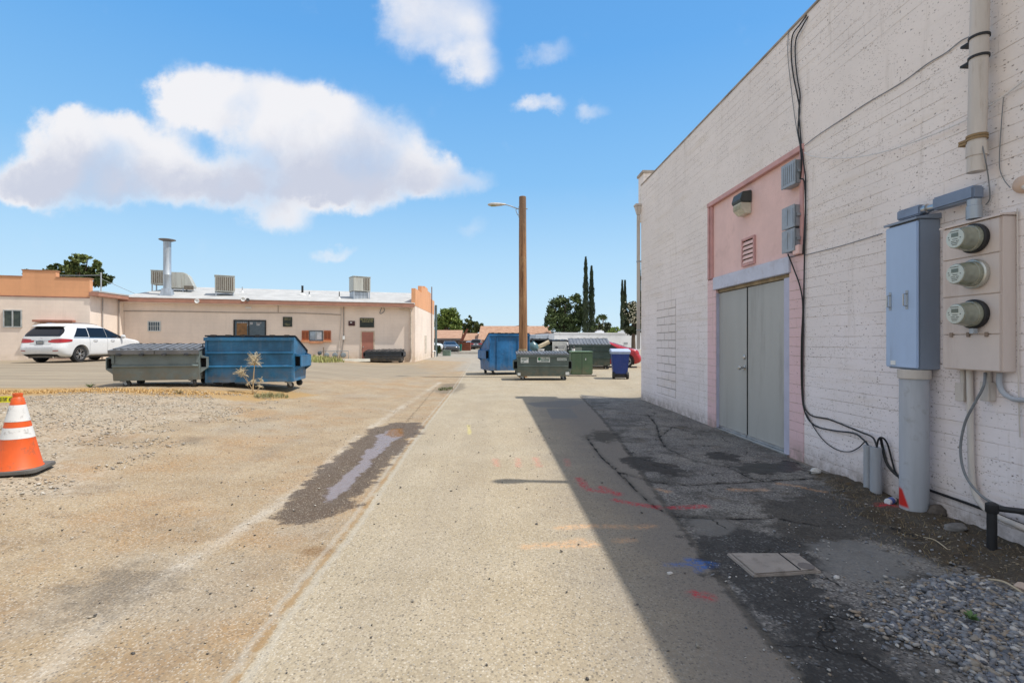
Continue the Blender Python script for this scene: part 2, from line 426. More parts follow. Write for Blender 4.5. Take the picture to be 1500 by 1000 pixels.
    asp = n.mix(n.math('MULTIPLY', n.mr(n.noise(2.3, n.map(P2, loc=(9,9,0)), 8, .75), .56, .66), .5), asp, (.13,.10,.065))
    am = mask('apron', .02, .10)
    c = n.mix(am, c, asp)
    # road in the wall's shade painted darker, as greyer asphalt; a joint runs between
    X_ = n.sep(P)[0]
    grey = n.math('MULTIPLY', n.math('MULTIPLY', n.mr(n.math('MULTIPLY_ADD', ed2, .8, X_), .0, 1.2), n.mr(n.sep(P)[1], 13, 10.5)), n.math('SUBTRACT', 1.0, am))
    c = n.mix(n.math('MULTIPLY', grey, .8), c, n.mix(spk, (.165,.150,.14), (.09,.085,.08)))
    for nm, col, amt, soft, amp, amp2 in (
        ('dark', (.038,.037,.036), .85, .05, .7, .5), ('dark2', (.045,.04,.034), .75, .08, .8, .5),
        ('soil', (.060,.046,.030), .85, .06, .7, .4), ('patch', (.19,.185,.175), .75, .05, .6, .4), ('patch2', (.19,.18,.165), .7, .03, .2, 0),
        ('spill', (.022,.021,.020), .9, .02, .55, .35), ('spill2', (.035,.032,.029), .85, .06, .6, .5), ('spill3', (.05,.045,.036), .8, .08, .6, .6), ('spill4', (.03,.028,.027), .8, .04, .55, .4),
        ('slab', (.17,.165,.155), .8, .02, .05, 0), ('slab2', (.17,.16,.15), .7, .02, .1, 0),
        ('oil', (.115,.095,.075), .75, .15, .9, .5), ('stain', (.19,.11,.05), .9, .05, .15, 0), ('spots', (.11,.09,.07), .6, .12, .5, 0), ('pot', (.12,.10,.075), .8, .12, .6, 0)):
        mk = n.math('MULTIPLY', mask(nm, soft, amp, amp2), amt)
        if nm in ('oil','spots','pot','stain'): mk = n.math('MULTIPLY', mk, n.mr(tiny, .35, .6, .35, 1.0))
        c = n.mix(mk, c, col)
    # grit in the soil
    sg = mask('soil', .1, .4)
    c = n.mix(n.math('MULTIPLY', sg, n.math('MULTIPLY', n.mr(st[2], .86, .9), n.mr(n.noise(7, P2, 5, .75), .45, .62, .05, .8))), c, n.mix(st[0], (.40,.33,.22), (.16,.12,.08)))
    c = n.mix(n.math('MULTIPLY', sg, n.math('MULTIPLY', n.mr(fine, .52, .66), .6)), c, (.13,.085,.04))
    dg = mask('dark', .1, .4)
    c = n.mix(n.math('MULTIPLY', dg, n.math('MULTIPLY', n.mr(st[2], .78, .84), n.mr(n.noise(4, P2, 6, .75), .42, .62, .1, .8))), c, n.mix(st[0], (.24,.24,.235), (.09,.09,.09)))
    # joint lines, cracks and a painted pole shadow
    sj = n.mr(n.math('MULTIPLY_ADD', ed, .07, n.attr('d_seam')), .022, .006)
    c = n.mix(n.math('MULTIPLY', sj, n.mr(mid, .3, .55, .3, .75)), c, (.30,.195,.095))
    sj2 = n.mr(n.math('ABSOLUTE', n.math('SUBTRACT', n.math('MULTIPLY_ADD', ed, .09, n.attr('d_seam')), .045)), .035, .0)
    c = n.mix(n.math('MULTIPLY', sj2, .45), c, (.42,.39,.33))
    rj = n.mr(n.math('MULTIPLY_ADD', ed, .13, n.attr('d_redge')), .045, .008)
    c = n.mix(n.math('MULTIPLY', rj, .7), c, (.045,.042,.038))
    cw = n.math('MULTIPLY_ADD', ed, .09, n.attr('d_crack'))
    cm = n.mr(cw, .016, .003)
    c = n.mix(n.math('MULTIPLY', n.mr(cw, .07, .0), .4), c, (.05,.046,.04))
    c = n.mix(cm, c, (.016,.015,.014))
    cm2 = n.mr(n.math('MULTIPLY_ADD', ed, .16, n.attr('d_crack2')), .03, .005)
    c = n.mix(n.math('MULTIPLY', cm2, .55), c, (.14,.10,.06))
    vc = n.vor(1.1, n.vmath('ADD', P2, n.vmath('SCALE', n.noise(2.5, P2, 4, out=1), sc=.5)), 'DISTANCE_TO_EDGE')
    vm = n.math('MULTIPLY', n.mr(vc, .012, .002), n.math('MULTIPLY', am, n.mr(ed2, -.02, .08)))
    c = n.mix(vm, c, (.02,.019,.018))
    vc2 = n.vor(.33, n.vmath('ADD', P2, n.vmath('SCALE', n.noise(1.5, P2, 4, out=1), sc=1.1)), 'DISTANCE_TO_EDGE')
    # sprayed utility marks
    wear = n.mr(n.noise(30, P2, 5, .8), .38, .62)
    for nm, col, w, amt in (('red', (.66,.16,.13), .06, .42), ('red2', (.50,.03,.05), .07, .95), ('ora', (.85,.45,.20), .07, .45), ('yel', (.75,.66,.14), .045, .6)):
        m_ = n.mr(n.math('MULTIPLY_ADD', ed, .07, n.attr('d_'+nm)), w, 0.0)
        c = n.mix(n.math('MULTIPLY', n.math('MULTIPLY', m_, wear), amt), c, col)
    c = n.mix(n.math('MULTIPLY', n.math('MULTIPLY', mask('blue', .03, .10), wear), .85), c, (.03,.13,.42))
    # wet
    wet = mask('wet', .035, .5, .45, .03)
    wat = n.mr(n.math('MULTIPLY_ADD', ed, .30, n.math('MULTIPLY_ADD', ed2, .25, n.attr('d_water'))), -.02, -.06)
    c = n.mix(n.math('MULTIPLY', wet, .85), c, n.mix(lt, (.070,.046,.029), (.28,.235,.18)))
    c = n.mix(n.math('MULTIPLY', wat, .85), c, (.23,.195,.20))
    c = n.mix(n.math('MULTIPLY', mask('algae', .03, .15), .9), c, (.19,.085,.012))
    r = n.mix(wet, .92, .6); r = n.mix(wat, r, n.mr(n.noise(18, P2, 4), .35, .6, .18, .5))
    spl = n.math('MAXIMUM', mask('spill', .02, .25), 0.0); r = n.mix(spl, r, .35)
    hgt = n.math('ADD', n.math('MULTIPLY', v1.outputs['Distance'], -.6), n.math('MULTIPLY', fine, 1.6))
    hgt = n.math('SUBTRACT', hgt, n.math('MULTIPLY', n.math('MAXIMUM', cm, vm), 2.5))
    hgt = n.math('MULTIPLY', hgt, n.math('SUBTRACT', 1.0, wat))
    nr = n.bump(hgt, .55, .006)
    return n.fin(c, r, 0, nr, n.mix(wat, .25, .3))
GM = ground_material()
ny, nx = X.shape
idx = np.arange(nx*ny).reshape(ny, nx)
quads = np.stack([idx[:-1,:-1], idx[:-1,1:], idx[1:,1:], idx[1:,:-1]], -1).reshape(-1, 4)
cx_ = ((xs[:-1]+xs[1:])/2)[None, :].repeat(ny-1, 0); cy_ = ((ys[:-1]+ys[1:])/2)[:, None].repeat(nx-1, 1)
lotc = dpoly(cx_, cy_, [(p[0], p[1]) for p in SEAM]+[(-3.4,40),(-500,600),(-500,-40),(-1.0,-40)]).ravel() < 0
aprc = dpoly(cx_, cy_, POL['apron']+[]).ravel() < 0
strc = dpoly(cx_, cy_, POL['street']).ravel() < 0
sel = {'street_asphalt': strc}
sel['apron'] = aprc & ~strc
roadc = (dpoly(cx_, cy_, [(p[0], p[1]) for p in SEAM]+[(1.2,24)]+[(p[0], p[1]) for p in REDGE[::-1]]).ravel() < 0) & ~strc & ~aprc
sel['alley_road'] = roadc
sel['ground'] = ~(strc | aprc | roadc)
allv = np.stack([X.ravel(), Y.ravel(), Z.ravel()], -1)
for nm, m_ in sel.items():
    q = quads[m_]; used, inv = np.unique(q, return_inverse=True)
    me = bpy.data.meshes.new(nm)
    me.vertices.add(len(used)); me.vertices.foreach_set('co', allv[used].astype(np.float32).ravel())
    me.loops.add(q.size); me.loops.foreach_set('vertex_index', inv.ravel().astype(np.int32))
    me.polygons.add(len(q)); me.polygons.foreach_set('loop_start', np.arange(0, q.size, 4, dtype=np.int32))
    me.polygons.foreach_set('use_smooth', np.ones(len(q), bool))
    me.update(calc_edges=True); me.validate()
    for k_, a_ in ATT.items():
        t_ = me.attributes.new('d_'+k_, 'FLOAT', 'POINT'); t_.data.foreach_set('value', np.clip(a_.ravel()[used], -5, 5).astype(np.float32))
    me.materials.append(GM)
    o = bpy.data.objects.new(nm, me); COL.objects.link(o); o['kind'] = 'structure'

# ------------------------------------------------------------------ pebbles, straw and grass (uncountable)
def scatter_stones(name, poly, n, smin, smax, cols, label, seed, flat=.55, fall=.3):
    rnd = random.Random(seed)
    xs_ = [p[0] for p in poly]; ys_ = [p[1] for p in poly]
    bx = (min(xs_), max(xs_), min(ys_), max(ys_))
    pts = np.column_stack([np.random.RandomState(seed).uniform(bx[0], bx[1], n*6), np.random.RandomState(seed+1).uniform(bx[2], bx[3], n*6)])
    d = dpoly(pts[:,0], pts[:,1], poly)+vnoise(pts[:,0], pts[:,1], 3.0, seed)*fall*2
    keep = pts[(d < 0) | (np.random.RandomState(seed+2).rand(len(d)) < .06*np.exp(-np.maximum(d,0)*6))][:n]
    bm = bmesh.new(); bmesh.ops.create_icosphere(bm, subdivisions=1, radius=1)
    base = np.array([v.co[:] for v in bm.verts]); fc = np.array([[v.index for v in f.verts] for f in bm.faces]); bm.free()
    V = []; Fc = []; Ci = []
    for i, (x, y) in enumerate(keep):
        s = rnd.uniform(smin, smax)*(.6+.8*rnd.random()**2)
        j = base*(1+np.random.uniform(-.22, .22, base.shape))
        j = j*np.array([s*rnd.uniform(.8,1.5), s*rnd.uniform(.6,1.1), s*flat*rnd.uniform(.6,1.2)])
        a = rnd.uniform(0, PI*2); t = rnd.uniform(-.4,.4)
        ca, sa = math.cos(a), math.sin(a)
        j = np.column_stack([j[:,0]*ca-j[:,1]*sa, j[:,0]*sa+j[:,1]*ca, j[:,2]+j[:,0]*math.sin(t)])
        zz = zat(x, y)+s*flat*.35+rnd.uniform(0, s*.8)
        V.append(j+np.array([x, y, zz])); Fc.append(fc+len(base)*i)
    me = bpy.data.meshes.new(name); me.from_pydata(np.concatenate(V).tolist(), [], np.concatenate(Fc).tolist())
    me.polygons.foreach_set('use_smooth', [True]*len(me.polygons))
    n_ = NT(name+'_stone'); rp = n_.n('ShaderNodeNewGeometry').outputs['Random Per Island']
    cr = n_.n('ShaderNodeValToRGB'); cr.color_ramp.interpolation = 'CONSTANT'
    el = cr.color_ramp.elements
    while len(el) < len(cols): el.new(.5)
    for k, cc in enumerate(cols): el[k].position = k/len(cols); el[k].color = (*cc, 1)
    n_.put(cr.inputs[0], rp)
    c = n_.mix(n_.math('MULTIPLY', n_.noise(50, n_.obj(), 4), .3), cr.outputs[0], (.12,.11,.10))
    me.materials.append(n_.fin(c, .7, 0, n_.bump(n_.noise(120, n_.obj(), 3), .3, .003)))
    o = bpy.data.objects.new(name, me); COL.objects.link(o)
    tag(o, label, 'gravel', kind='stuff'); return o
RIV = [(.20,.21,.23),(.28,.28,.29),(.12,.125,.14),(.40,.38,.35),(.17,.18,.21),(.30,.26,.21),(.23,.24,.26),(.56,.53,.49),(.09,.10,.12),(.33,.26,.19),(.21,.22,.24),(.16,.165,.18)]
PEB = A((1245,918),(1290,900),(1330,882),(1345,862),(1385,845),(1425,845),(1455,862),(1520,885),(1620,1000),(1560,1090),(1470,1040),(1400,975),(1335,950),(1300,935))
scatter_stones('river_pebbles', PEB, 8500, .007, .015, RIV, 'heap of grey and tan river pebbles by the wall', 11, fall=.06)
scatter_stones('loose_stones', A((1160,700),(1500,800),(1640,900),(1560,1080),(1150,1080),(1060,850)), 900, .003, .009, RIV+[(.5,.48,.45)], 'small loose stones on the shaded broken asphalt', 21)
LGR = [(.44,.38,.30),(.52,.47,.39),(.30,.27,.23),(.60,.55,.47),(.38,.31,.23),(.46,.37,.25)]
scatter_stones('crushed_gravel', POL['gravelL'], 9000, .005, .014, LGR, 'scattered crushed gravel around the traffic cone and in front of the dumpsters', 31, fall=1.5)
LOTP = A((-200,1060),(345,998),(600,650),(640,590),(500,585),(300,600),(60,700),(-200,760))
scatter_stones('road_grit', LOTP+[], 1500, .003, .009, LGR+[(.06,.055,.05),(.08,.07,.06)], 'grit scattered on the sunlit dirt', 41)
scatter_stones('road_crumbs', A((350,1050),(1200,1050),(900,650),(720,600),(620,640)), 260, .003, .010, [(.05,.045,.04),(.09,.08,.07),(.3,.27,.22)], 'dark crumbs lying on the alley paving', 51)

def blades(name, poly, n, h, cols, label, seed, lean=.6, w=.004):
    rnd = random.Random(seed); V = []; Fc = []
    xs_ = [p[0] for p in poly]; ys_ = [p[1] for p in poly]; k = 0; tries = 0
    Pn = np.column_stack([np.random.RandomState(seed).uniform(min(xs_), max(xs_), n*5), np.random.RandomState(seed+1).uniform(min(ys_), max(ys_), n*5)])
    dd = dpoly(Pn[:,0], Pn[:,1], poly)+vnoise(Pn[:,0], Pn[:,1], 1.5, seed)*.5
    for (x, y) in Pn[dd < 0][:n]:
        z = zat(x, y); hh = h*rnd.uniform(.35, 1); a = rnd.uniform(0, 2*PI); l = lean*rnd.uniform(.2, 1.4)*hh
        dx, dy = math.cos(a)*l, math.sin(a)*l; px, py = -math.sin(a)*w, math.cos(a)*w
        V += [(x-px,y-py,z-.01),(x+px,y+py,z-.01),(x+px*.7+dx*.4,y+py*.7+dy*.4,z+hh*.6),(x-px*.7+dx*.4,y-py*.7+dy*.4,z+hh*.6),(x+dx,y+dy,z+hh)]
        Fc += [(5*k,5*k+1,5*k+2,5*k+3),(5*k+3,5*k+2,5*k+4)]; k += 1
    me = bpy.data.meshes.new(name); me.from_pydata(V, [], Fc)
    n_ = NT(name+'_mat'); rp = n_.n('ShaderNodeNewGeometry').outputs['Random Per Island']
    me.materials.append(n_.fin(n_.mix(rp, cols[0], cols[1]), .8))
    o = bpy.data.objects.new(name, me); COL.objects.link(o); return tag(o, label, 'grass', kind='stuff')
STRAW = ((.44,.26,.09),(.66,.46,.20))
blades('dry_straw', A((-200,572),(60,571),(200,571),(320,575),(440,577),(440,580),(300,579),(120,576),(0,578),(-200,586)), 6000, .045, STRAW, 'dry straw and dead grass in front of the dumpsters', 61, 1.4, .006)
blades('dry_grass_patch', A((1180,700),(1260,708),(1380,760),(1500,810),(1500,860),(1400,850),(1280,800)), 700, .03, ((.20,.14,.07),(.30,.24,.13)), 'dead grass and litter along the foot of the block wall', 62, 2.5, .0015)
blades('green_weeds', A((455,524),(500,524),(508,531),(452,531)), 700, .30, ((.20,.24,.07),(.42,.38,.15)), 'green weeds growing under the gas meters', 63, .5, .02)
blades('grass_tuft', A((378,576),(418,577),(424,583),(380,584)), 420, .10, ((.14,.17,.07),(.36,.32,.17)), 'small green grass tufts beside the dry weed', 64, .7, .005)
blades('pothole_grass', A((645,568),(668,567),(666,571),(650,572)), 160, .07, ((.07,.10,.03),(.16,.17,.06)), 'green grass sprouting in the road pothole', 65, .8, .008)
# ------------------------------------------------------------------ painted block building on the right
def block_wall_material(name, c_hi, c_lo, grid=1.0, pores=1.0, band=True, joint=.5):
    n = NT(name); o = n.obj(); s = n.sep(o); y, z = s[1], s[2]
    wob = n.math('MULTIPLY', n.math('SUBTRACT', n.noise(2.5, o, 3), .5), .018)
    y2 = n.math('ADD', y, wob); z2 = n.math('ADD', z, n.math('MULTIPLY', n.math('SUBTRACT', n.noise(1.3, n.map(o, loc=(3,1,0)), 3), .5), .02))
    br = n.n('ShaderNodeTexBrick'); n.put(br.inputs['Vector'], n.comb(y2, z2, 0.0))
    br.inputs['Scale'].default_value = 1.0; br.inputs['Brick Width'].default_value = .41; br.inputs['Row Height'].default_value = .1075
    br.inputs['Mortar Size'].default_value = .0045; br.inputs['Mortar Smooth'].default_value = .6; br.inputs['Bias'].default_value = 0
    br.inputs['Color1'].default_value = (0,0,0,1); br.inputs['Color2'].default_value = (1,1,1,1); br.inputs['Mortar'].default_value = (.5,.5,.5,1)
    mort = br.outputs['Fac']; var = br.outputs['Color']
    zf = n.math('FRACT', n.math('DIVIDE', z2, .1075)); bed = n.math('LESS_THAN', n.math('MINIMUM', zf, n.math('SUBTRACT', 1.0, zf)), .07); mort = n.math('MULTIPLY', mort, n.math('MAXIMUM', bed, .35))
    vis = n.mr(n.noise(1.6, n.map(o, (1,1,2.2)), 7, .75), .38, .62, .05, 1.0)
    # joints more open along the bed lines high up
    mort = n.math('MULTIPLY', n.math('MULTIPLY', mort, vis), grid)
    if band:
        bz = n.math('MULTIPLY', n.mr(z, 3.60, 3.63), n.mr(z, 4.02, 3.98)); mort = n.math('MULTIPLY', mort, n.math('SUBTRACT', 1.0, n.math('MULTIPLY', bz, .9)))
    c = n.mix(n.mr(z, .6, 3.6), c_lo, c_hi)
    c = n.mix(n.math('MULTIPLY', n.sep(var)[0], .10), c, sc3(c_hi, .72))
    c = n.mix(n.math('MULTIPLY', n.mr(n.noise(.7, o, 6, .65), .4, .65), .35), c, sc3(c_hi, .82))
    c = n.mix(n.math('MULTIPLY', n.mr(n.noise(24, n.map(o, (1,1,2.6)), 5, .7), .5, .7), .22), c, sc3(c_lo, .70))
    yst = n.mr(n.noise(1.7, n.map(o, (1,.35,3.0), loc=(0,5,2)), 6, .7), .52, .68); c = n.mix(n.math('MULTIPLY', yst, .22), c, (.62,.50,.34))
    c = n.mix(n.math('MULTIPLY', mort, joint), c, (.40,.31,.22))
    chip = n.math('MULTIPLY', n.mr(n.noise(16, n.map(o, (1,1,2.2)), 7, .8), .66, .70), n.mr(n.noise(1.1, n.map(o, loc=(8,1,3)), 4), .45, .6)); c = n.mix(n.math('MULTIPLY', chip, .7), c, (.38,.30,.23))
    drip = n.noise(5, n.map(o, (1, 1, .10)), 5, .7)
    c = n.mix(n.math('MULTIPLY', n.mr(drip, .56, .72), .28), c, (.42,.35,.27))
    # pits in the face of the blocks: small, ragged, in drifts
    v = n.n('ShaderNodeTexVoronoi', voronoi_dimensions='2D'); pv = n.vmath('ADD', o, n.vmath('SCALE', n.noise(45, o, 3, out=1), sc=.016)); ps = n.sep(pv); n.put(v.inputs['Vector'], n.comb(ps[1], n.math('MULTIPLY', ps[2], 1.5), 0.0))
    v.inputs['Scale'].default_value = 36; cs = n.sep(v.outputs['Color'])
    drift = n.mr(n.noise(2.4, n.map(o, (1,1,2)), 5, .7), .42, .66, .0, 1.0)
    thr = n.math('SUBTRACT', .992, n.math('MULTIPLY', drift, .12*pores))
    pit = n.math('MULTIPLY', n.math('GREATER_THAN', cs[0], thr), n.mr(v.outputs['Distance'], .34, .18))
    c = n.mix(n.math('MULTIPLY', pit, n.mr(cs[1], .0, 1.0, .25, .85)), c, (.20,.155,.13))
    v3 = n.n('ShaderNodeTexVoronoi', voronoi_dimensions='2D'); n.put(v3.inputs['Vector'], n.comb(n.math('MULTIPLY', ps[1], .8), n.math('MULTIPLY', ps[2], 1.3), 0.0)); v3.inputs['Scale'].default_value = 80; c3 = n.sep(v3.outputs['Color'])
    thr3 = n.math('SUBTRACT', .99, n.math('MULTIPLY', n.mr(n.noise(3.6, n.map(o, (1,1,2.5), loc=(1,4,2)), 5, .75), .42, .68), .26*pores))
    pit3 = n.math('MULTIPLY', n.math('GREATER_THAN', c3[0], thr3), n.mr(v3.outputs['Distance'], .5, .2)); c = n.mix(n.math('MULTIPLY', pit3, .6), c, (.33,.27,.22))
    c = n.mix(n.math('MULTIPLY', n.mr(z, .30, .0), n.mr(n.noise(7, o, 5, .7), .3, .65, .2, .75)), c, (.26,.21,.17))
    h = n.math('SUBTRACT', n.math('MULTIPLY', n.noise(22, o, 5, .6), .6), n.math('ADD', n.math('MULTIPLY', mort, 1.3), n.math('MULTIPLY', pit, 1.5)))
    h = n.math('ADD', h, n.math('MULTIPLY', n.sep(var)[0], .25))
    return n.fin(c, .75, 0, n.bump(h, .6, .008), .3)
WALLM = block_wall_material('painted_slump_block', (.90,.815,.755), (.90,.825,.825))
PINKB = block_wall_material('pink_block', (.82,.58,.56), (.80,.56,.58), pores=.1, band=False, joint=.8)
PINKP = M('pink_plaster', (.84,.58,.53), .85, var=.06, scale=2, bump=.35, bscale=45, dirt=(.55,.36,.32), dirt_amt=.25)
PINKT = M('pink_trim', (.62,.36,.34), .8, var=.12, scale=6, bump=.2)
LINT = M('lavender_lintel', (.60,.62,.72), .6, var=.08, scale=4, dirt=(.35,.3,.3), dirt_amt=.35)
JAMB = M('lavender_jamb', (.50,.50,.62), .6, var=.08, scale=4)
DOORM = M('grey_green_door', (.43,.43,.405), .5, var=.07, scale=2.0, dirt=(.27,.26,.24), dirt_amt=.5, streak=True, bump=.08, bscale=6)
WOODR = M('raw_wood_trim', (.33,.25,.15), .85, var=.3, scale=9, streak=True)
EDGE = M('roof_edge_tar', (.40,.35,.30), .9, var=.35, scale=3)
OF = (CT*D, ST*D)
bld = thing('block_building', 'tall off-white painted block building with a pink framed double door', 'building', (OF[0], OF[1], 0), T)
WT = 4.96; A0, A1 = -6.0, 11.45
oa0 = wl(1178, 500)[0]; oa1 = wl(1037, 500)[0]     # the pink bay, near and far side
bayz = 3.56
w = MB()
w.box(0, .3, A0, oa0, -.4, WT); w.box(0, .3, oa1, A1, -.4, WT); w.box(0, .3, oa0, oa1, bayz, WT)
w.box(.3, 14, A1-.3, A1, -.4, WT); w.box(.3, 14, A0, A0+.3, -.4, WT)
part('wall', w, WALLM, bld)
part('roof', MB().box(.302, 13.98, A0+.302, A1-.302, 4.5, 4.62), EDGE, bld)
cp = MB(); cp.box(-.012, .32, A0, A1+.012, WT+.002, WT+.04); part('parapet_cap', cp, EDGE, bld, .008)
# door opening figures
d0 = wl(1155, 500, -.06)[0]; d1 = wl(1051, 500, -.06)[0]; dz = 2.10; lz = 2.34
p0 = wl(1157, 500)[0]; p1 = wl(1049, 500)[0]
part('pilaster', MB().box(-.006, .12, oa0+.002, p0, -.1, lz-.02), PINKB, bld)
part('pilaster', MB().box(-.006, .12, p1, oa1-.002, -.1, lz-.02), PINKB, bld)
part('bay_panel', MB().box(.035, .2, oa0+.002, oa1-.002, lz+.002, bayz-.002), PINKP, bld)
tr = MB(); tr.box(-.02, .034, oa0+.002, oa1-.002, bayz-.07, bayz-.004); tr.box(-.012, .034, oa1-.06, oa1-.004, lz, bayz-.072); tr.box(-.012, .034, oa0+.004, oa0+.07, lz, bayz-.072)
tr.box(-.004, .034, oa1-.13, oa1-.10, lz, bayz-.072)
part('bay_trim', tr, PINKT, bld, .004)
part('lintel', MB().box(-.03, .11, p0-.03, p1+.05, lz-.19, lz), LINT, bld, .006)
part('door_head', MB().box(.03, .12, p0+.002, p1-.002, dz+.002, lz-.192), WOODR, bld, .003)
fr = MB(); fr.box(.0, .1, p0+.002, d0-.004, -.02, dz); fr.box(.0, .1, d1+.004, p1-.002, -.02, dz)
part('door_frame', fr, JAMB, bld, .004)
mid_ = (d0+d1)/2
for i, (a, b) in enumerate(((d0, mid_-.004), (mid_+.004, d1))):
    dr = part('door', MB().box(.05, .095, a, b, .035, dz-.006), DOORM, bld, .003)
    hx = a if i == 0 else b
    for hz in (.25, 1.06, 1.86):
        part('hinge', MB().cyl((.044, hx+(.004 if i == 0 else -.004), hz-.055), (.044, hx+(.004 if i == 0 else -.004), hz+.055), .009, n=10), STEEL if i == 0 or hz == 1.86 else BLACK, dr, smooth=True)
    if i == 1:
        k = MB(); k.lathe([(.033,.05),(.033,.044),(.012,.040),(.012,.0),(.026,-.005),(.031,-.022),(.024,-.038),(.008,-.042)], 20, Matrix.Translation((0, a+.07, .985)), 0)
        part('handle', k, STEEL, dr, smooth=True)
        k = MB(); k.lathe([(.030,.05),(.030,.040),(.020,.030),(.006,.028)], 20, Matrix.Translation((0, a+.07, 1.13)), 0)
        part('deadbolt', k, STEEL, dr, smooth=True)
    part('kick_plate', MB().box(.040, .049, a+.004, b-.004, .03, .062), STEEL, dr, .001)
part('astragal', MB().box(.042, .0495, mid_-.012, mid_+.004, .064, dz-.01), DARK, bld)
part('threshold', MB().box(-.03, .12, p0+.004, p1-.004, -.03, .026), STEEL, bld, .004)
part('void', MB().box(.10, .2, p0, p1, -.1, dz+.3), DARK, bld)
# bricked-up window, slightly proud joints
ia0, ia1 = wl(990, 500)[0], wl(962, 500)[0]
inf = MB()
zz = .28; row = 0
while zz < 2.0:
    aa = ia0
    off = .2 if row % 2 else .36
    first = True
    while aa < ia1-.02:
        e = min(aa+(off if first else .40), ia1); first = False
        inf.box(-.005-.003*random.random(), .01, aa+.006, e-.006, zz+.006, zz+.150)
        aa = e
    zz += .156; row += 1
part('infill_block', inf, block_wall_material('infill_paint', (.87,.785,.725), (.87,.795,.79), grid=0.0, pores=.5, band=False), bld, .004)
part('infill_joint', MB().box(-.002, .004, ia0, ia1, .28, zz), M('joint_shadow', (.40,.36,.33), .9), bld)
# small brick pier on the roof at the far corner
px0 = MB(); px0.box(.05, .42, A1-.02, A1+.38, 4.2, WT+.30); part('roof_pier', px0, WALLM, bld)
px1 = MB(); px1.box(.02, .45, A1-.05, A1+.41, WT+.302, WT+.36); part('pier_cap', px1, EDGE, bld)

# ---- downspout at the far corner
DG = A1+.05
ds = thing('downspout', 'square white downspout with a flared hopper at the far corner of the block building', 'downspout', wloc(DG, 0, .05), T)
part('pipe', MB().box(-.035, .035, -.035, .035, 1.17, 4.30), CREAMP, ds, .012)
hp = MB(); hp.add([(-.035,-.035,4.30),(.035,-.035,4.30),(.035,.035,4.30),(-.035,.035,4.30),(-.08,-.08,4.50),(.08,-.08,4.50),(.08,.08,4.50),(-.08,.08,4.50)],
    [(0,3,2,1),(4,5,6,7),(0,1,5,4),(1,2,6,5),(2,3,7,6),(3,0,4,7)]); hp.box(-.09,.09,-.09,.09,4.502,4.55)
part('hopper', hp, CREAMP, ds, .006)
st_ = MB(); st_.box(-.04,.06,-.04,.04,1.6,1.63); st_.box(-.04,.06,-.04,.04,3.2,3.23); part('strap', st_, GALV, ds)

def wthing(name, label, cat, px, py, group=None, off=0.0):
    a, z = wl(px, py, off)
    return thing(name, label, cat, wloc(a, z, off), T, group), a, z
# ---- wall light and vent on the pink bay
a_, z_ = wl(1091, 298); t_ = thing('wall_light', 'dark bronze wall pack light with a ribbed glass lens on the pink panel', 'light', wloc(a_, z_, -.035), T)
part('housing', MB().prism([(-.005,-.01),(-.15,-.01),(-.16,.03),(-.13,.13),(-.005,.15)], 1, -.13, .13), M('bronze_housing', (.05,.06,.055), .5, var=.2), t_, .008)
lens = MB(); lens.prism([(-.003,-.16),(-.08,-.16),(-.14,-.10),(-.148,-.012),(-.003,-.012)], 1, -.11, .11)
for k in range(9): lens.box(-.150, -.06, -.10+k*.024, -.092+k*.024, -.10, -.014)
part('lens', lens, M('ribbed_glass', (.62,.60,.48), .25, var=.12, scale=12, dirt=(.35,.3,.2), dirt_amt=.5), t_, .006)
a_, z_ = wl(1094, 368); t_ = thing('wall_vent', 'pink louvred vent grille set above the double door', 'vent', wloc(a_, z_, -.035), T)
hw, hh = .17, .19
fr = MB(); fr.box(-.03,0,-hw,-hw+.03,-hh,hh); fr.box(-.03,0,hw-.03,hw,-hh,hh); fr.box(-.03,0,-hw+.031,hw-.031,hh-.03,hh); fr.box(-.03,0,-hw+.031,hw-.031,-hh,-hh+.03)
part('frame', fr, PINKT, t_, .003)
part('backing', MB().box(-.004,-.001,-hw+.03,hw-.03,-hh+.03,hh-.03), DARK, t_)
sl = MB()
for k in range(5):
    z0 = -hh+.045+k*.062
    sl.prism([(-.028,z0-.005),(-.024,z0-.012),(-.002,z0+.035),(-.006,z0+.042)], 1, -hw+.032, hw-.032)
part('slats', sl, PINKP, t_, .001)

# ---- electrical cabinet (blue grey)
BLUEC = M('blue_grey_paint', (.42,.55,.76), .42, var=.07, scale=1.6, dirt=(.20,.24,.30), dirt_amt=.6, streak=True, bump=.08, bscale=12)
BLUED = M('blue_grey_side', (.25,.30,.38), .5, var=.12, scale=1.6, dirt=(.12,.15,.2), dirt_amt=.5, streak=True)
cb = thing('electrical_cabinet', 'narrow tall blue-grey electrical cabinet with two pull handles', 'electrical box', wloc(3.72, 1.13), T)
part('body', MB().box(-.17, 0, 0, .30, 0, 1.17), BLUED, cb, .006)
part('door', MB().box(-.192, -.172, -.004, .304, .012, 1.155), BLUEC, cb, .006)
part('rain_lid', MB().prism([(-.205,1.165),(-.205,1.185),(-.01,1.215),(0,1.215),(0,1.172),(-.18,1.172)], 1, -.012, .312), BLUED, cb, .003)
for yy in (.09, .255):
    hd = part('handle', MB().tube([(-.193,yy,.50),(-.222,yy,.505),(-.222,yy,.595),(-.193,yy,.60)], .006, 8), STEEL, cb, smooth=True)
    part('handle_plate', MB().box(-.1955,-.1925,yy-.012,yy+.012,.475,.625), GALV, hd, .001)
part('sticker', MB().box(-.1945,-.1925,.20,.25,.03,.065), WHITEP, cb)
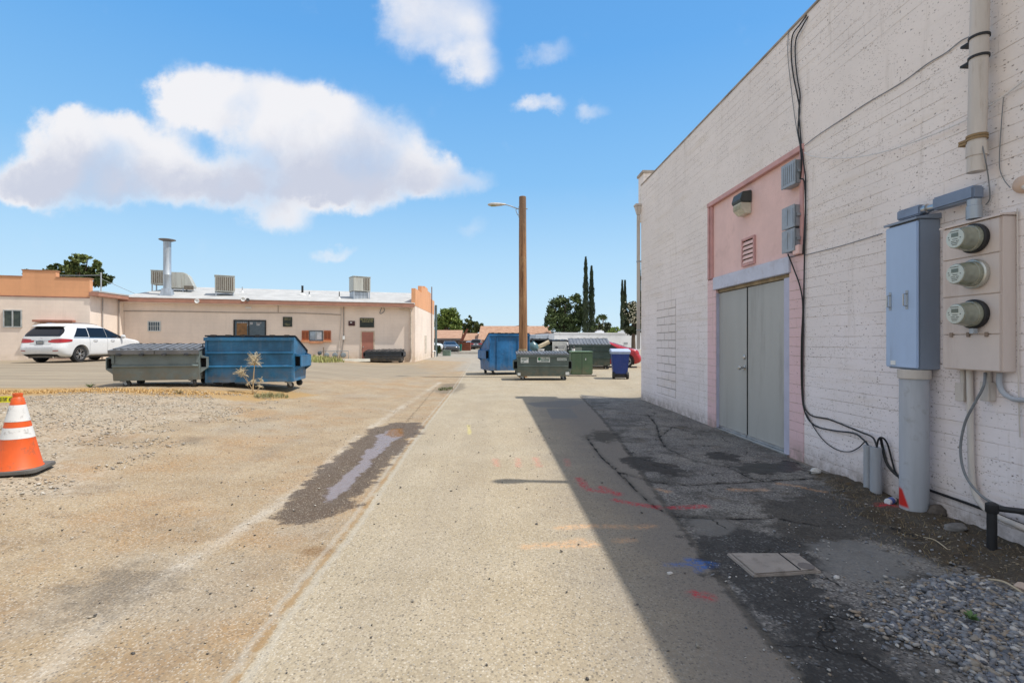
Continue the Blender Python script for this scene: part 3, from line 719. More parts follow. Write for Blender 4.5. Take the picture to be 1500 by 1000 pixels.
# ---- meter panel
PANM = M('pinkish_panel_paint', (.70,.60,.54), .55, var=.05, scale=2, dirt=(.45,.34,.28), dirt_amt=.4, streak=True)
mp = thing('meter_cabinet', 'pinkish meter cabinet carrying three round glass electricity meters', 'meter panel', wloc(3.16, 1.146), T)
part('body', MB().box(-.10, 0, 0, .43, 0, 1.04), PANM, mp, .006)
part('rain_lid', MB().prism([(-.125,1.035),(-.125,1.05),(0,1.065),(0,1.042),(-.103,1.042)], 1, -.01, .44), PANM, mp, .002)
for z0, z1 in ((.006,.250),(.256,.524),(.530,.796),(.802,1.03)):
    part('cover', MB().box(-.112,-.101,.006,.424,z0,z1), PANM, mp, .003)
for yy in (.09,.22,.35): part('clip', MB().box(-.121,-.1125,yy-.012,yy+.012,.236,.268), M('rusty_clip', (.30,.22,.17), .7), mp, .002)
METG = M('meter_body', (.25,.26,.19), .12, 0.0, var=.25, scale=9, spec=.8, Coat_Weight=.8, Coat_Roughness=.03)
METF = M('meter_face', (.58,.62,.56), .10, var=.06, scale=8)
LCD = M('lcd', (.16,.19,.16), .2, var=.05)
RINGM = M('meter_ring', (.55,.55,.50), .35, .7)
for k, mz in enumerate((1.54, 1.818, 2.065)):
    zc = mz-1.146; yc = .165
    em = thing('electricity_meter', ('lowest', 'middle', 'uppermost')[k]+' of the three round electricity meters on the pinkish panel', 'meter', wloc(3.16+yc, mz, .113), T, 'electricity meters on the panel')
    part('ring', MB().lathe([(.098,.0),(.102,-.012),(.102,-.03),(.094,-.036)], 32, axis=0), RINGM if k == 1 else BLACK, em, smooth=True)
    part('body', MB().lathe([(.090,-.034),(.088,-.06),(.084,-.062),(.080,-.10),(.078,-.103),(.070,-.148),(.066,-.150)], 32, axis=0), METG, em, smooth=True)
    fc = part('face', MB().lathe([(.066,-.151),(.064,-.156),(.002,-.157)], 32, axis=0), METF, em, smooth=True)
    part('display', MB().box(-.1595,-.1575,-.028,.022,.010,.036), LCD, fc)
    pr = MB()
    for (y0, y1, z0) in ((-.03,.03,.046),(-.022,.012,-.008),(-.034,-.012,-.022),(-.004,.026,-.022),(-.028,.022,-.034),(-.02,.018,-.046)):
        yy = y0
        while yy < y1:
            e = yy+random.uniform(.002,.006); pr.box(-.1585,-.157,yy,e,z0,z0+.004); yy = e+.0015
    for (yy, zz2) in ((.04,-.004),(.044,.012),(-.044,.0)): pr.cyl((-.157,yy,zz2),(-.159,yy,zz2),.0035,n=8)
    part('print', pr, M('meter_print', (.10,.11,.10), .6), fc)
    if k == 0: part('seal', MB().box(-.05,-.02,-.03,.0,-.135,-.10), GALV, em)
# ---- conduit over the two boxes
DUCT = M('blue_grey_duct', (.22,.27,.36), .45, .2, var=.15, scale=5, dirt=(.12,.12,.14), dirt_amt=.4)
a0_, z0_ = wl(1340, 312, .09); a1_, z1_ = wl(1432, 288, .07)
cd = thing('conduit', 'blue-grey conduit elbow fittings joining the cabinet and the meter panel from above', 'conduit', wloc(a0_, z0_, .09), T)
L_ = a1_-a0_       # negative: runs toward the viewer
part('fitting', MB().box(-.045,.05,-.09,.13,-.035,.045), DUCT, cd, .01)
part('coupling', MB().tube([(0,-.09,.005),(.0,-.12,.005),(.005,-.125,.005),(.005,-.20,.0)], [.036,.036,.028,.028], 16), STEEL, cd, smooth=True)
dz_ = z1_-z0_
part('elbow', MB().box(-.045,.045,L_-.03,-.20,-.045+.01,.05+.01), DUCT, cd, .012)
part('drop_collar', MB().tube([(0,L_+.005,-.034),(0,L_+.005,-.075),(0,L_+.005,-.08),(0,L_+.005,2.21-z0_-.0)], [.04,.04,.045,.045], 18), GALV, cd, smooth=True)
# ---- service pipes
t_ = thing('service_riser', 'thick grey vertical pipe with a red paint splash, below the blue-grey cabinet', 'pipe', wloc(3.815, 0, .13), T)
rm = NT('riser_paint'); o_ = rm.obj(); s_ = rm.sep(o_)
cc = rm.mix(rm.mr(rm.noise(3, rm.map(o_, (1,1,.15)), 5, .7), .35, .7), (.47,.49,.53), (.36,.38,.41))
cc = rm.mix(rm.math('MULTIPLY', rm.mr(rm.noise(8, o_, 6, .7), .55, .7), .35), cc, (.24,.22,.2))
lft = rm.math('ADD', rm.math('MULTIPLY', s_[0], -.80), rm.math('MULTIPLY', s_[1], .60)); redf = rm.math('MULTIPLY', rm.mr(s_[2], .20, .17), rm.mr(rm.math('SUBTRACT', lft, rm.math('MULTIPLY', s_[2], .30)), .015, .032))
redf = rm.math('MULTIPLY', redf, rm.mr(s_[2], .03, .06))
cc = rm.mix(redf, cc, (.62,.02,.012))
part('pipe', MB().cyl((0,0,-.1),(0,0,1.055),.095,n=40), rm.fin(cc, .55), t_, smooth=True)
part('collar', MB().cyl((0,0,1.056),(0,0,1.128),.108,n=40), CREAMP, t_, .004, smooth=True)
for (px, py, r_, lab) in ((1271, 652, .032, 'thin left one of two short grey conduit stubs where the black cables enter'), (1283, 655, .045, 'thicker right one of two short grey conduit stubs where the black cables enter')):
    s = F*(D-.08)/((px-750)*CT+F*ST); x = (px-750)*s/F; top = H-(py-500)*s/F
    mb = MB(); mb.tube([(0,0,-.1),(0,0,top),(0,0,top+.002),(0,0,top-.03)], [r_,r_,r_*.85,r_*.85], 20)
    solo('conduit_stub', mb, GREYP, lab, 'conduit', 'conduit stubs at the wall foot', smooth=True, loc=(x, s, 0))
pr0 = w3(1430, 252, .10); pr1 = w3(1437, 0, .10); pr1 = pr0+(pr1-pr0)*1.35; pr1.z = 4.5
t_ = thing('mast_pipe', 'thick cream painted pipe strapped up the block wall and cut off above the conduit', 'pipe', pr0, T)
dv = Matrix.Rotation(-T, 3, 'Z') @ (pr1-pr0)
part('pipe', MB().tube([(0,0,0), dv*.5, dv], .052, 24), CREAMP, t_, smooth=True)
part('coupling', MB().tube([dv*.055, dv*.10], .058, 24), CREAMP, t_, smooth=True)
for q in (.115, .125, .40, .47):
    b = dv*q; part('strap', MB().tube([b+Vector((0,0,-.008)), b+Vector((0,0,.008))], .06, 24).box(b.x-.02, .10, b.y+.05, b.y+.12, b.z-.012, b.z+.004), BLACK if q > .3 else M('rusty_strap', (.3,.2,.1), .8), t_)
# ---- three grey junction boxes on the bay
JBX = M('grey_junction', (.36,.39,.42), .5, .3, var=.12, scale=6, dirt=(.25,.2,.15), dirt_amt=.45)
for (x0_, y0_, x1_, y1_, lab, fl) in ((1148,238,1172,270,'louvred grey junction box highest on the pink panel by the cables',1),(1149,302,1171,333,'upper one of a stacked pair of grey junction boxes on the pink panel',0),(1149,336,1171,368,'lower one of a stacked pair of grey junction boxes on the pink panel',0)):
    a1b, zt = wl(x0_, y0_, .05); a0b, zb = wl(x1_-4, y1_-2, .05); zt2 = wl(x1_-4, y0_, .05)[1]
    t_ = thing('junction_box', lab, 'electrical box', wloc(a0b, zb, -.035), T, 'grey boxes on the pink panel')
    wd = a1b-a0b; ht = max(.2, (zt+zt2)/2-zb)*.96
    part('body', MB().box(-.10,0,0,wd,0,ht), JBX, t_, .008)
    part('cover', MB().box(-.115,-.101,-.006,wd+.006,-.006,ht+.006), JBX, t_, .005)
    lt_ = MB()
    for k in range(6 if fl else 2): lt_.box(-.121,-.1155,.02+k*wd/(6.6 if fl else 2.2),.032+k*wd/(6.6 if fl else 2.2),.03,ht-.03)
    part('ridges', lt_, GALV, t_, .002); part('latch', MB().box(-.09,-.05,-.022,-.007,ht*.45,ht*.6), GALV, t_, .003)
a_, z_ = wl(1166, 366, .06)
solo('junction_box', MB().box(-.05,.0,-.06,.05,-.05,.05), PINKP, 'small pink painted junction box beside the lower grey boxes', 'electrical box', bev=.004, loc=wloc(a_, z_, .02), rz=T)
# ---- little boxes and pipes right of the riser
for (px, py, lab) in ((1406, 574, 'left one of two small cream outlet boxes below the meter panel'), (1443, 573, 'right one of two small cream outlet boxes below the meter panel')):
    a_, z_ = wl(px, py, .05); t_ = thing('outlet_box', lab, 'electrical box', wloc(a_, z_, 0), T, 'outlet boxes below the meter panel')
    part('body', MB().box(-.05,0,-.032,.032,-.065,.065), CREAMP, t_, .005)
    part('cover', MB().box(-.058,-.051,-.034,.034,-.067,.067), CREAMP, t_, .003)
    part('nipple', MB().cyl((-.025,0,.065),(-.025,0,1.146-z_),.018,n=12), CREAMP, t_, smooth=True)
def wcable(name, pts, r, mat, label, off=.02, cat='cable', group=None, **k):
    return cable(name, [w3(p[0], p[1], p[2] if len(p) > 2 else off) for p in pts], r, mat, label, cat, group, **k)
wcable('conduit', [(1420,540,.03),(1421,580,.03),(1422,650,.03),(1424,700,.03),(1430,726,.04),(1443,744,.07),(1462,757,.10),(1500,773,.12),(1600,812,.14)], .020, CREAMP, 'slim cream conduit dropping from the meter panel and bending along the wall foot', cat='conduit', n=12)
wcable('flexible_conduit', [(1443,546,.05),(1441,565,.09),(1428,590,.10),(1414,618,.10),(1407,655,.10),(1412,690,.10),(1428,716,.10),(1452,735,.10),(1500,753,.10),(1570,780,.1)], .0085, CABLEG, 'grey armoured flexible cable looping below the meter panel', n=10)
wcable('conduit', [(1464,546,.03),(1464,562,.03),(1469,574,.03),(1480,582,.03),(1500,586,.03),(1620,590,.03)], .016, GREYP, 'grey conduit elbow turning right below the meter panel', cat='conduit', n=10)
wcable('cable', [(1290,640,.06),(1293,655,.03),(1300,680,.02),(1320,700,.015),(1358,716,.015),(1420,738,.02),(1470,757,.03),(1540,785,.03)], .011, CABLEB, 'thick black cable running along the foot of the block wall behind the riser')
# black cable bundle
wcable('cable', [(1182,22,.0),(1172,36,.03),(1161,52),(1159,80),(1162,110),(1168,140),(1171,160),(1169,190),(1172,212),(1174,240),(1172,262)], .0078, CABLEB, 'left black cable of the pair hanging from the roof edge to the pink bay', group=None)
wcable('cable', [(1184,24,.0),(1176,38,.03),(1166,58),(1165,85),(1168,115),(1172,140),(1170,165),(1172,190),(1174,215),(1178,245),(1180,262),(1180,300),(1178,340),(1176,372)], .0072, CABLEB, 'right black cable of the pair hanging from the roof edge to the pink bay')
wcable('cable', [(1155,45,.01),(1154,80),(1159,130),(1164,170),(1168,195),(1172,215)], .004, CABLEG, 'thin grey wire left of the black cables below the roof edge')
wcable('cable', [(1172,262,.05),(1178,266,.03),(1180,300),(1179,350),(1178,400),(1177,460),(1176,520),(1176,570),(1178,595),(1188,608),(1205,612),(1215,614),(1240,624),(1262,633),(1278,640,.06),(1284,652,.09)], .0078, CABLEB, 'black cable down the block wall whose end bows over into the stubs')
wcable('cable', [(1154,372,.05),(1162,392,.04),(1172,420,.03),(1176,450,.025),(1174,500,.025),(1174,560,.025),(1178,600),(1192,622),(1220,630),(1250,634),(1264,643,.06),(1272,652,.08)], .0078, CABLEB, 'black cable from the lower grey box that runs down to the thin stub')
wcable('cable', [(1180,604,.025),(1195,630),(1210,648),(1228,659),(1245,661),(1258,655),(1268,646,.05),(1271,653,.08)], .005, CABLEB, 'thin black cable sagging lowest before the stubs')
wcable('cable', [(1284,656,.08),(1287,643,.07),(1293,641,.05),(1300,650,.03),(1306,672,.02),(1311,690,.015),(1319,702,.012)], .0078, CABLEB, 'short black cable arching out of the thicker stub to the riser')
wcable('cable', [(1178,224,.02),(1195,230,.06),(1230,232,.06),(1270,228,.06),(1310,218,.05),(1360,200,.04),(1420,174,.03),(1446,158,.03),(1500,118,.03),(1560,60,.03)], .005, CABLEW, 'thin white cable sagging across the upper block wall')
wcable('cable', [(1178,214,.015),(1200,197,.012),(1235,174,.012),(1272,150,.012),(1320,122,.012),(1358,94,.012),(1385,78,.012),(1408,60,.012),(1428,51,.03)], .0042, CABLEG, 'grey cable clipped along the ledge from the pink bay up to the mast pipe')
wcable('cable', [(1470,143,.015),(1467,180,.015),(1464,240,.015),(1470,262,.015),(1480,275,.03)], .003, CABLEG, 'thin vertical wire ending at the peach fixture')
wcable('cable', [(1437,205,.11),(1443,232,.11),(1448,262,.05),(1450,290,.02),(1444,300,.02)], .004, CABLEG, 'loose grey wire beside the cut end of the mast pipe')
wcable('cable', [(1490,305,.015),(1491,420,.015),(1492,560,.015),(1494,640,.015)], .004, CREAMP, 'thin painted wire running down the wall right of the meter panel')
wcable('cable', [(1178,374,.015),(1186,372,.012),(1210,366,.012),(1240,358,.012),(1292,342,.012)], .004, CABLEG, 'thin rusty wire along a block joint from the small pink box to the cabinet')
wcable('cable', [(1044,314,-.02),(1044,300,-.02),(1056,288,-.02),(1090,266,-.02),(1130,240,-.02),(1150,226,-.02)], .004, PINKT, 'pink painted wire along the top of the pink panel')
a_, z_ = wl(1492, 270, .04)
t_ = thing('wall_fixture', 'round peach plastic fixture at the edge of the wall above the meter panel', 'light', wloc(a_, z_, 0), T)
part('base', MB().lathe([(.055,.0),(.055,-.02),(.05,-.03),(.03,-.05),(.01,-.055)], 20, axis=0), M('peach_plastic', (.60,.44,.34), .6), t_, smooth=True)
part('knuckle', MB().cyl((-.03,0,0),(-.03,-.06,-.05),.018,n=10), CREAMP, t_, smooth=True)
# ---- black steel pipe rail standing in front
bx, by = at(1453, 806)
t_ = thing('pipe_rail', 'short black steel pipe post bending toward the block wall at the right edge', 'post', (bx, by, 0), T)
part('post', MB().cyl((0,0,-.1),(0,0,.245),.026,n=16), BLACK, t_, smooth=True)
part('elbow_fitting', MB().lathe([(.031,.245),(.034,.25),(.034,.30),(.02,.31)], 16), BLACK, t_, smooth=True)
part('rail', MB().tube([(.01,0,.275),(.25,-.28,.305),(.30,-.34,.31)], .019, 12), BLACK, t_, smooth=True)
# ---- street lamp bracket high on the block wall, just above the picture
t_ = thing('area_light', 'cobra head area light on an arm above the roof edge', 'street lamp', wloc(4.40, WT+.25, .02), T)
part('arm', MB().tube([(.1,-.0,-.5),(.08,0,.1),(.05,0,.20),(-.12,.02,.28)], .045, 10), GALV, t_, smooth=True)
part('head', MB().lathe([(.03,-.08),(.06,-.12),(.075,-.22),(.085,-.32),(.06,-.40),(.02,-.43)], 14, Matrix.Translation((0,.02,.28)) @ Matrix.Scale(.6, 4, (0,0,1)), axis=0), GALV, t_, smooth=True)
part('photocell', MB().cyl((-.16,.02,.32),(-.16,.02,.40),.03,n=12), GALV, t_)
# ---- lid of the underground valve box
vb = [Vector((*at(*p), 0)) for p in ((1064,812),(1168,812),(1204,839),(1103,846))]
c_ = sum(vb, Vector())/4; t_ = thing('valve_box', 'rectangular concrete valve box lid set in the broken asphalt', 'utility cover', (c_.x, c_.y, 0), 0)
CONC = M('valve_concrete', (.33,.29,.255), .85, var=.12, scale=7, bump=.5, bscale=70, dirt=(.14,.12,.10), dirt_amt=.5)
def slab(s, z0, z1): return MB().prism([((p-c_).x*s, (p-c_).y*s) for p in vb], 2, z0, z1)
part('frame', slab(1.0, -.06, .012), CONC, t_, .006)
part('lid', slab(.90, .0125, .018), CONC, t_, .003)
seam = MB(); e0 = (vb[0]+vb[1])/2*.5+(vb[1])*.5-c_; e1 = (vb[3]+vb[2])/2*.5+vb[2]*.5-c_
seam.tube([e0*.85+Vector((0,0,.019)), e1*.85+Vector((0,0,.019))], .004, 6); part('lid_seam', seam, DARK, t_)
kn = (vb[2]-c_)*.72; part('lifting_hole', MB().lathe([(.045,.016),(.045,.0205),(.03,.021)], 20, Matrix.Translation((kn.x, kn.y+.02, 0))), M('hole_rim', (.16,.14,.13), .8), t_, smooth=True)
# ---- stones and litter
def rock(px, py, sx, sy, sz, mat, name, label, cat='rock', rz=.3):
    bm = bmesh.new(); bmesh.ops.create_icosphere(bm, subdivisions=3, radius=1)
    rs = random.Random(px); ph = [rs.uniform(0, 6) for _ in range(6)]
    for v in bm.verts:
        k = 1+.13*math.sin(3*v.co.x+ph[0])+.12*math.sin(4*v.co.y+ph[1])+.08*math.sin(7*v.co.z+ph[2]+3*v.co.x)
        v.co *= k; v.co.x *= sx; v.co.y *= sy; v.co.z *= sz
    me = bpy.data.meshes.new(name); bm.to_mesh(me); bm.free()
    me.polygons.foreach_set('use_smooth', [True]*len(me.polygons))
    o = part(name, me, mat); x, y = at(px, py); o.location = (x, y, zat(x, y)+sz*.5); o.rotation_euler = (0, 0, rz)
    return tag(o, label, cat)
ROCKM = M('pale_rock', (.60,.58,.55), .9, var=.12, scale=30, bump=.6, bscale=80)
ROCKG = M('grey_lump', (.20,.19,.18), .9, var=.25, scale=20, bump=.6, bscale=60)
rock(1195, 692, .065, .05, .03, ROCKM, 'rock', 'white lump of rock lying by the wall near the pink pilaster')
rock(1402, 775, .09, .05, .03, ROCKG, 'concrete_lump', 'grey chunk of concrete in the dirt beside the black pipe post')
rock(1440, 772, .07, .06, .035, ROCKG, 'concrete_lump', 'second dark lump of soil right behind the grey concrete chunk')
rock(1376, 755, .10, .06, .05, M('clod', (.12,.10,.085), .95, var=.3, scale=20, bump=.8, bscale=50), 'dirt_clod', 'dark dirt clod heaped at the foot of the grey riser')
rock(1500, 862, .05, .03, .02, M('tan_rock', (.55,.42,.33), .9, var=.1, scale=20), 'rock', 'tan stone at the right edge above the pebbles')
rock(1226, 846, .02, .015, .01, ROCKM, 'rock', 'tiny pale stone right of the valve box lid')
rock(982, 840, .02, .01, .008, ROCKM, 'litter', 'small scrap of pale litter on the shaded road', 'litter')
x_, y_ = at(1306, 740)
t_ = thing('crushed_bottle', 'crushed clear plastic bottle lying beside the red splashed riser', 'litter', (x_, y_, zat(x_, y_)+.025), .5)
part('body', MB().tube([(-.07,0,0),(-.055,0,.0),(-.02,.004,-.004),(.02,0,.002),(.045,0,.0),(.06,0,0)], [.024,.028,.022,.027,.02,.011], 12), M('clear_plastic', (.70,.74,.78), .15, var=.1, scale=30), t_, smooth=True)
part('label_band', MB().tube([(-.025,.003,-.003),(.012,.002,.0)], .0275, 12), M('blue_wrap', (.08,.14,.42), .5), t_, smooth=True)
for (a, b, lab, r_) in (((1448,852),(1500,872),'long pale twig lying above the pebble heap',.005), ((1353,790),(1388,806),'thin pale stick lying on the dirt below the riser',.003)):
    p = Vector((*at(*a), 0)); q = Vector((*at(*b), 0)); p.z = zat(p.x, p.y)+.015; q.z = zat(q.x, q.y)+.01
    m_ = (p+q)/2+Vector((.01,.015,.015))
    cable('twig', [p, m_, q], r_, M('dry_twig', (.48,.40,.28), .9), lab, 'twig')
x_, y_ = at(1423, 912)
t_ = thing('weed', 'small green weed sprouting from the pebble heap', 'plant', (x_, y_, zat(x_, y_)+.02), 0)
lf = MB()
for k in range(16):
    a = k*2.4; l = random.uniform(.025,.045); up = random.uniform(.01,.035); c, s = math.cos(a), math.sin(a)
    lf.add([(0,0,0),(c*l*.5-s*.007,s*l*.5+c*.007,up*.8),(c*l,s*l,up),(c*l*.5+s*.007,s*l*.5-c*.007,up*.8)], [(0,1,2,3)])
part('leaves', lf, M('weed_green', (.09,.17,.05), .6, var=.3, scale=30), t_, fix=False)
# ------------------------------------------------------------------ long pink stucco building on the left
L0 = Vector((-22.05, 28.3, 0)); R0 = Vector((-6.42, 33.0, 0))
BA = math.atan2(R0.y-L0.y, R0.x-L0.x); BL = (R0-L0).length
def bp(px, py, off=0.0):           # photo point on that front wall -> (x along, z)
    n = Vector((math.sin(BA), -math.cos(BA), 0)); ray = Vector(((px-750)/F, 1, -(py-500)/F))
    s = (L0.dot(n)+off)/ray.dot(n); P = ray*s
    return ((P-L0).dot(Vector((math.cos(BA), math.sin(BA), 0))), H+P.z)
def stucco(name, col, s=.35):
    n = NT(name); o = n.obj()
    c = n.mix(n.mr(n.noise(.6, o, 6, .65), .35, .65), sc3(col, .93), sc3(col, 1.05))
    c = n.mix(n.math('MULTIPLY', n.mr(n.noise(2.5, n.map(o, (1,1,.12)), 6, .7), .5, .7), .22), c, sc3(col, .72))
    z = n.sep(o)[2]
    c = n.mix(n.math('MULTIPLY', n.mr(z, .9, .2), n.mr(n.noise(3, o, 6, .7), .35, .7, .1, .6)), c, (.52,.40,.24))
    br = n.n('ShaderNodeTexBrick'); n.put(br.inputs['Vector'], n.comb(n.sep(o)[0], z, 0.0)); br.inputs['Scale'].default_value = 1
    br.inputs['Brick Width'].default_value = .41; br.inputs['Row Height'].default_value = .205; br.inputs['Mortar Size'].default_value = .006
    c = n.mix(n.math('MULTIPLY', br.outputs['Fac'], .16), c, sc3(col, .6))
    return n.fin(c, .9, 0, n.bump(n.noise(30, o, 4), s, .01))
PEACH = stucco('peach_stucco', (.82,.69,.585)); ORNG = stucco('orange_stucco', (.72,.36,.185), .3)
FASC = M('terracotta_fascia', (.40,.20,.14), .8, var=.12, scale=3)
ROOFM = M('white_roll_roof', (.46,.46,.45), .85, var=.12, scale=1.2, dirt=(.36,.35,.33), dirt_amt=.5)
REDD = M('terracotta_door', (.42,.17,.12), .6, var=.08, scale=3)
ORW = M('orange_wood', (.47,.14,.055), .7, var=.15, scale=6)
GLASS = M('dark_window_glass', (.05,.065,.08), .08, var=.3, scale=3, spec=.8)
ALU = M('aluminium', (.55,.55,.53), .4, .6)
pk = thing('stucco_building', 'long low peach stucco building with orange stepped parapets and a white roof', 'building', L0, BA)
EAV = 3.91; BD = 11.0
sd = Matrix.Rotation(-BA, 3, 'Z') @ Vector((-ST, CT, 0))            # side wall direction in the building's frame
def S(x, d, z): return Vector((x, 0, z))+Vector((sd.x, sd.y, 0))*d
w = MB()
foot = [(0,0),(BL,0),(BL+sd.x*BD, sd.y*BD),(sd.x*BD, sd.y*BD)]
w.prism([(p[0], p[1]) for p in foot], 2, -.4, EAV-.0); part('wall', w, PEACH, pk)
# shallow gable roof with overhang
rf = MB(); OV = .47; rz_ = EAV+1.15; h_ = BD/2
def roofq(x0, x1):
    t = .10
    a = [Vector((x0,-OV,EAV-.10)), Vector((x1,-OV,EAV-.10)), S(x1,h_,rz_), S(x0,h_,rz_), S(x1,BD+.3,EAV-.05), S(x0,BD+.3,EAV-.05)]
    lo = [v-Vector((0,0,t)) for v in a]
    rf.add(a+lo, [(0,1,2,3),(3,2,4,5),(7,6,9,8),(8,9,11,10),(0,6,7,1),(5,4,10,11),(0,3,9,6),(3,5,11,9),(1,7,8,2),(2,8,10,4)])
roofq(-.3, BL-.13); part('roof', rf, ROOFM, pk)
part('fascia', MB().box(-.32, BL-.12, -OV-.035, -OV-.002, EAV-.33, EAV-.085), FASC, pk, .005)
part('drip_edge', MB().box(-.32, BL-.12, -OV-.05, -OV-.0, EAV-.084, EAV-.05), M('white_edge', (.7,.7,.68), .6), pk)
part('soffit', MB().box(-.32, BL-.12, -OV, -.002, EAV-.36, EAV-.335), PEACH, pk)
# stepped parapet over the right side wall
def steps(mb, zlow, th, tops):     # tops: list of (d0, d1, z)
    for (a, b, z) in tops:
        P = [S(BL,a,0), S(BL,b,0)]
        q = [P[0]+Vector((-th,0,0)), P[0], P[1], P[1]+Vector((-th,0,0))]
        mb.add([(v.x, v.y, zlow) for v in q]+[(v.x, v.y, z) for v in q], [(0,3,2,1),(4,5,6,7),(0,1,5,4),(1,2,6,5),(2,3,7,6),(3,0,4,7)])
pp = MB(); steps(pp, 3.71, .26, [(-.012, 2.9, 4.87),(2.902, 4.6, 5.35),(4.602, 6.4, 5.52),(6.402, 8.5, 5.35),(8.502, 11.0, 4.9)])
for v in pp.v: v.x += .012
part('parapet', pp, ORNG, pk)
part('parapet_front', MB().box(BL-.25, BL+.010, -.022, -.013, 3.71, 4.869), ORNG, pk)
# openings placed from the photo
def rectpart(name, px0, py0, px1, py1, mat, off=.02, depth=.06, parent=pk, bev=.004, label=None):
    x0, z0 = bp(px0, py0, off); x1, z1 = bp(px1, py1, off); xm = bp((px0+px1)/2, py0)[0]
    return part(name, MB().box(x0, x1, -off, -off+depth, min(z0,z1), max(z0,z1)), mat, parent, bev, label=label), (x0, x1, min(z0,z1), max(z0,z1))
def frame(x0, x1, z0, z1, w_, y0, y1):
    m = MB(); m.box(x0-w_, x0, y0, y1, z0-w_, z1+w_); m.box(x1, x1+w_, y0, y1, z0-w_, z1+w_); m.box(x0, x1, y0, y1, z1, z1+w_); m.box(x0, x1, y0, y1, z0-w_, z0); return m
o, r_ = rectpart('door', 530, 486, 547, 534, REDD, .03, .04, label='terracotta painted door')
part('door_frame', frame(*r_[:2], -.1, r_[3], .07, -.035, -.001), M('cream_frame', (.6,.48,.36), .8), pk)
k = MB(); k.lathe([(.04,0),(.04,-.02),(.03,-.05)], 10, Matrix.Translation((r_[0]+.09, -.03, 1.0)), 1); part('handle', k, STEEL, o)
o, r_ = rectpart('window', 218, 471.5, 234, 484, GLASS, .012, .02, label='small window with a grid of bars')
part('frame', frame(*r_, .05, -.05, -.0), ALU, o)
bars = MB(); W_ = r_[1]-r_[0]; Hh = r_[3]-r_[2]
for q in range(1, 5): bars.box(r_[0]+W_*q/5-.012, r_[0]+W_*q/5+.012, -.045, -.02, r_[2], r_[3])
bars.box(r_[0], r_[1], -.05, -.025, r_[2]+Hh*.48, r_[2]+Hh*.52); part('bars', bars, ALU, o)
o, r_ = rectpart('window', 344, 470, 388, 499, GLASS, .012, .02, label='wide storefront window with a brown panel behind the glass')
fw = frame(*r_, .07, -.06, -.0); fw.box((r_[0]*.56+r_[1]*.44), (r_[0]*.56+r_[1]*.44)+.06, -.055, -.015, r_[2], r_[3]); part('frame', fw, BLACK, o)
part('brown_panel', MB().box(r_[0]+.1, r_[0]*.6+r_[1]*.4, -.03, -.014, r_[2]+.25, r_[3]-.12), M('brown_board', (.22,.11,.04), .6, var=.3), o)
gl = MB()
for q in range(9):
    a = random.uniform(r_[0]+.1, r_[1]-.25); gl.box(a, a+random.uniform(.05,.2), -.0165, -.0135, r_[3]-random.uniform(.1,.35), r_[3]-.06)
part('pane_reflection', gl, M('reflection_patches', (.35,.35,.36), .6, var=.3), o)  # grey patches painted as reflections on the pane
o, r_ = rectpart('window', 454, 485, 472, 498, M('pale_window', (.32,.38,.44), .15, var=.4, scale=3), .012, .02, label='shuttered window with orange shutters')
part('frame', frame(*r_, .05, -.04, -.0), M('dark_frame', (.12,.13,.14), .6), o)
part('mullion', MB().box((r_[0]+r_[1])/2-.02, (r_[0]+r_[1])/2+.02, -.035, -.015, r_[2], r_[3]), ALU, o)
part('curtain', MB().box((r_[0]+r_[1])/2+.05, (r_[0]+r_[1])/2+.32, -.017, -.013, r_[2]+.05, r_[3]-.04), M('curtain', (.62,.64,.66), .8), o)
for (a, b) in ((442, 452), (474.5, 484.5)):
    sh, q_ = rectpart('shutter', a, 484, b, 498, ORW, .06, .055)
    sl = MB()
    for i in range(2):
        for j in range(5):
            zz = q_[2]+.08+j*(q_[3]-q_[2]-.14)/5; xx = q_[0]+.03+i*(q_[1]-q_[0])/2
            sl.box(xx, xx+(q_[1]-q_[0])/2-.06, -.075, -.06, zz, zz+.07)
    part('slats', sl, M('orange_wood_dark', (.30,.08,.03), .7), sh)
    part('shutter_sill', MB().box(q_[0]-.04, q_[1]+.04, -.14, -.001, q_[2]-.12, q_[2]-.005), M('orange_sill', (.62,.28,.14), .7), sh)
x0, z0 = bp(453, 500); x1, z1 = bp(473, 502.5)
part('window_sill', MB().box(x0, x1, -.20, -.001, z1, z0), M('orange_sill_paint', (.62,.28,.14), .7), pk, .01)
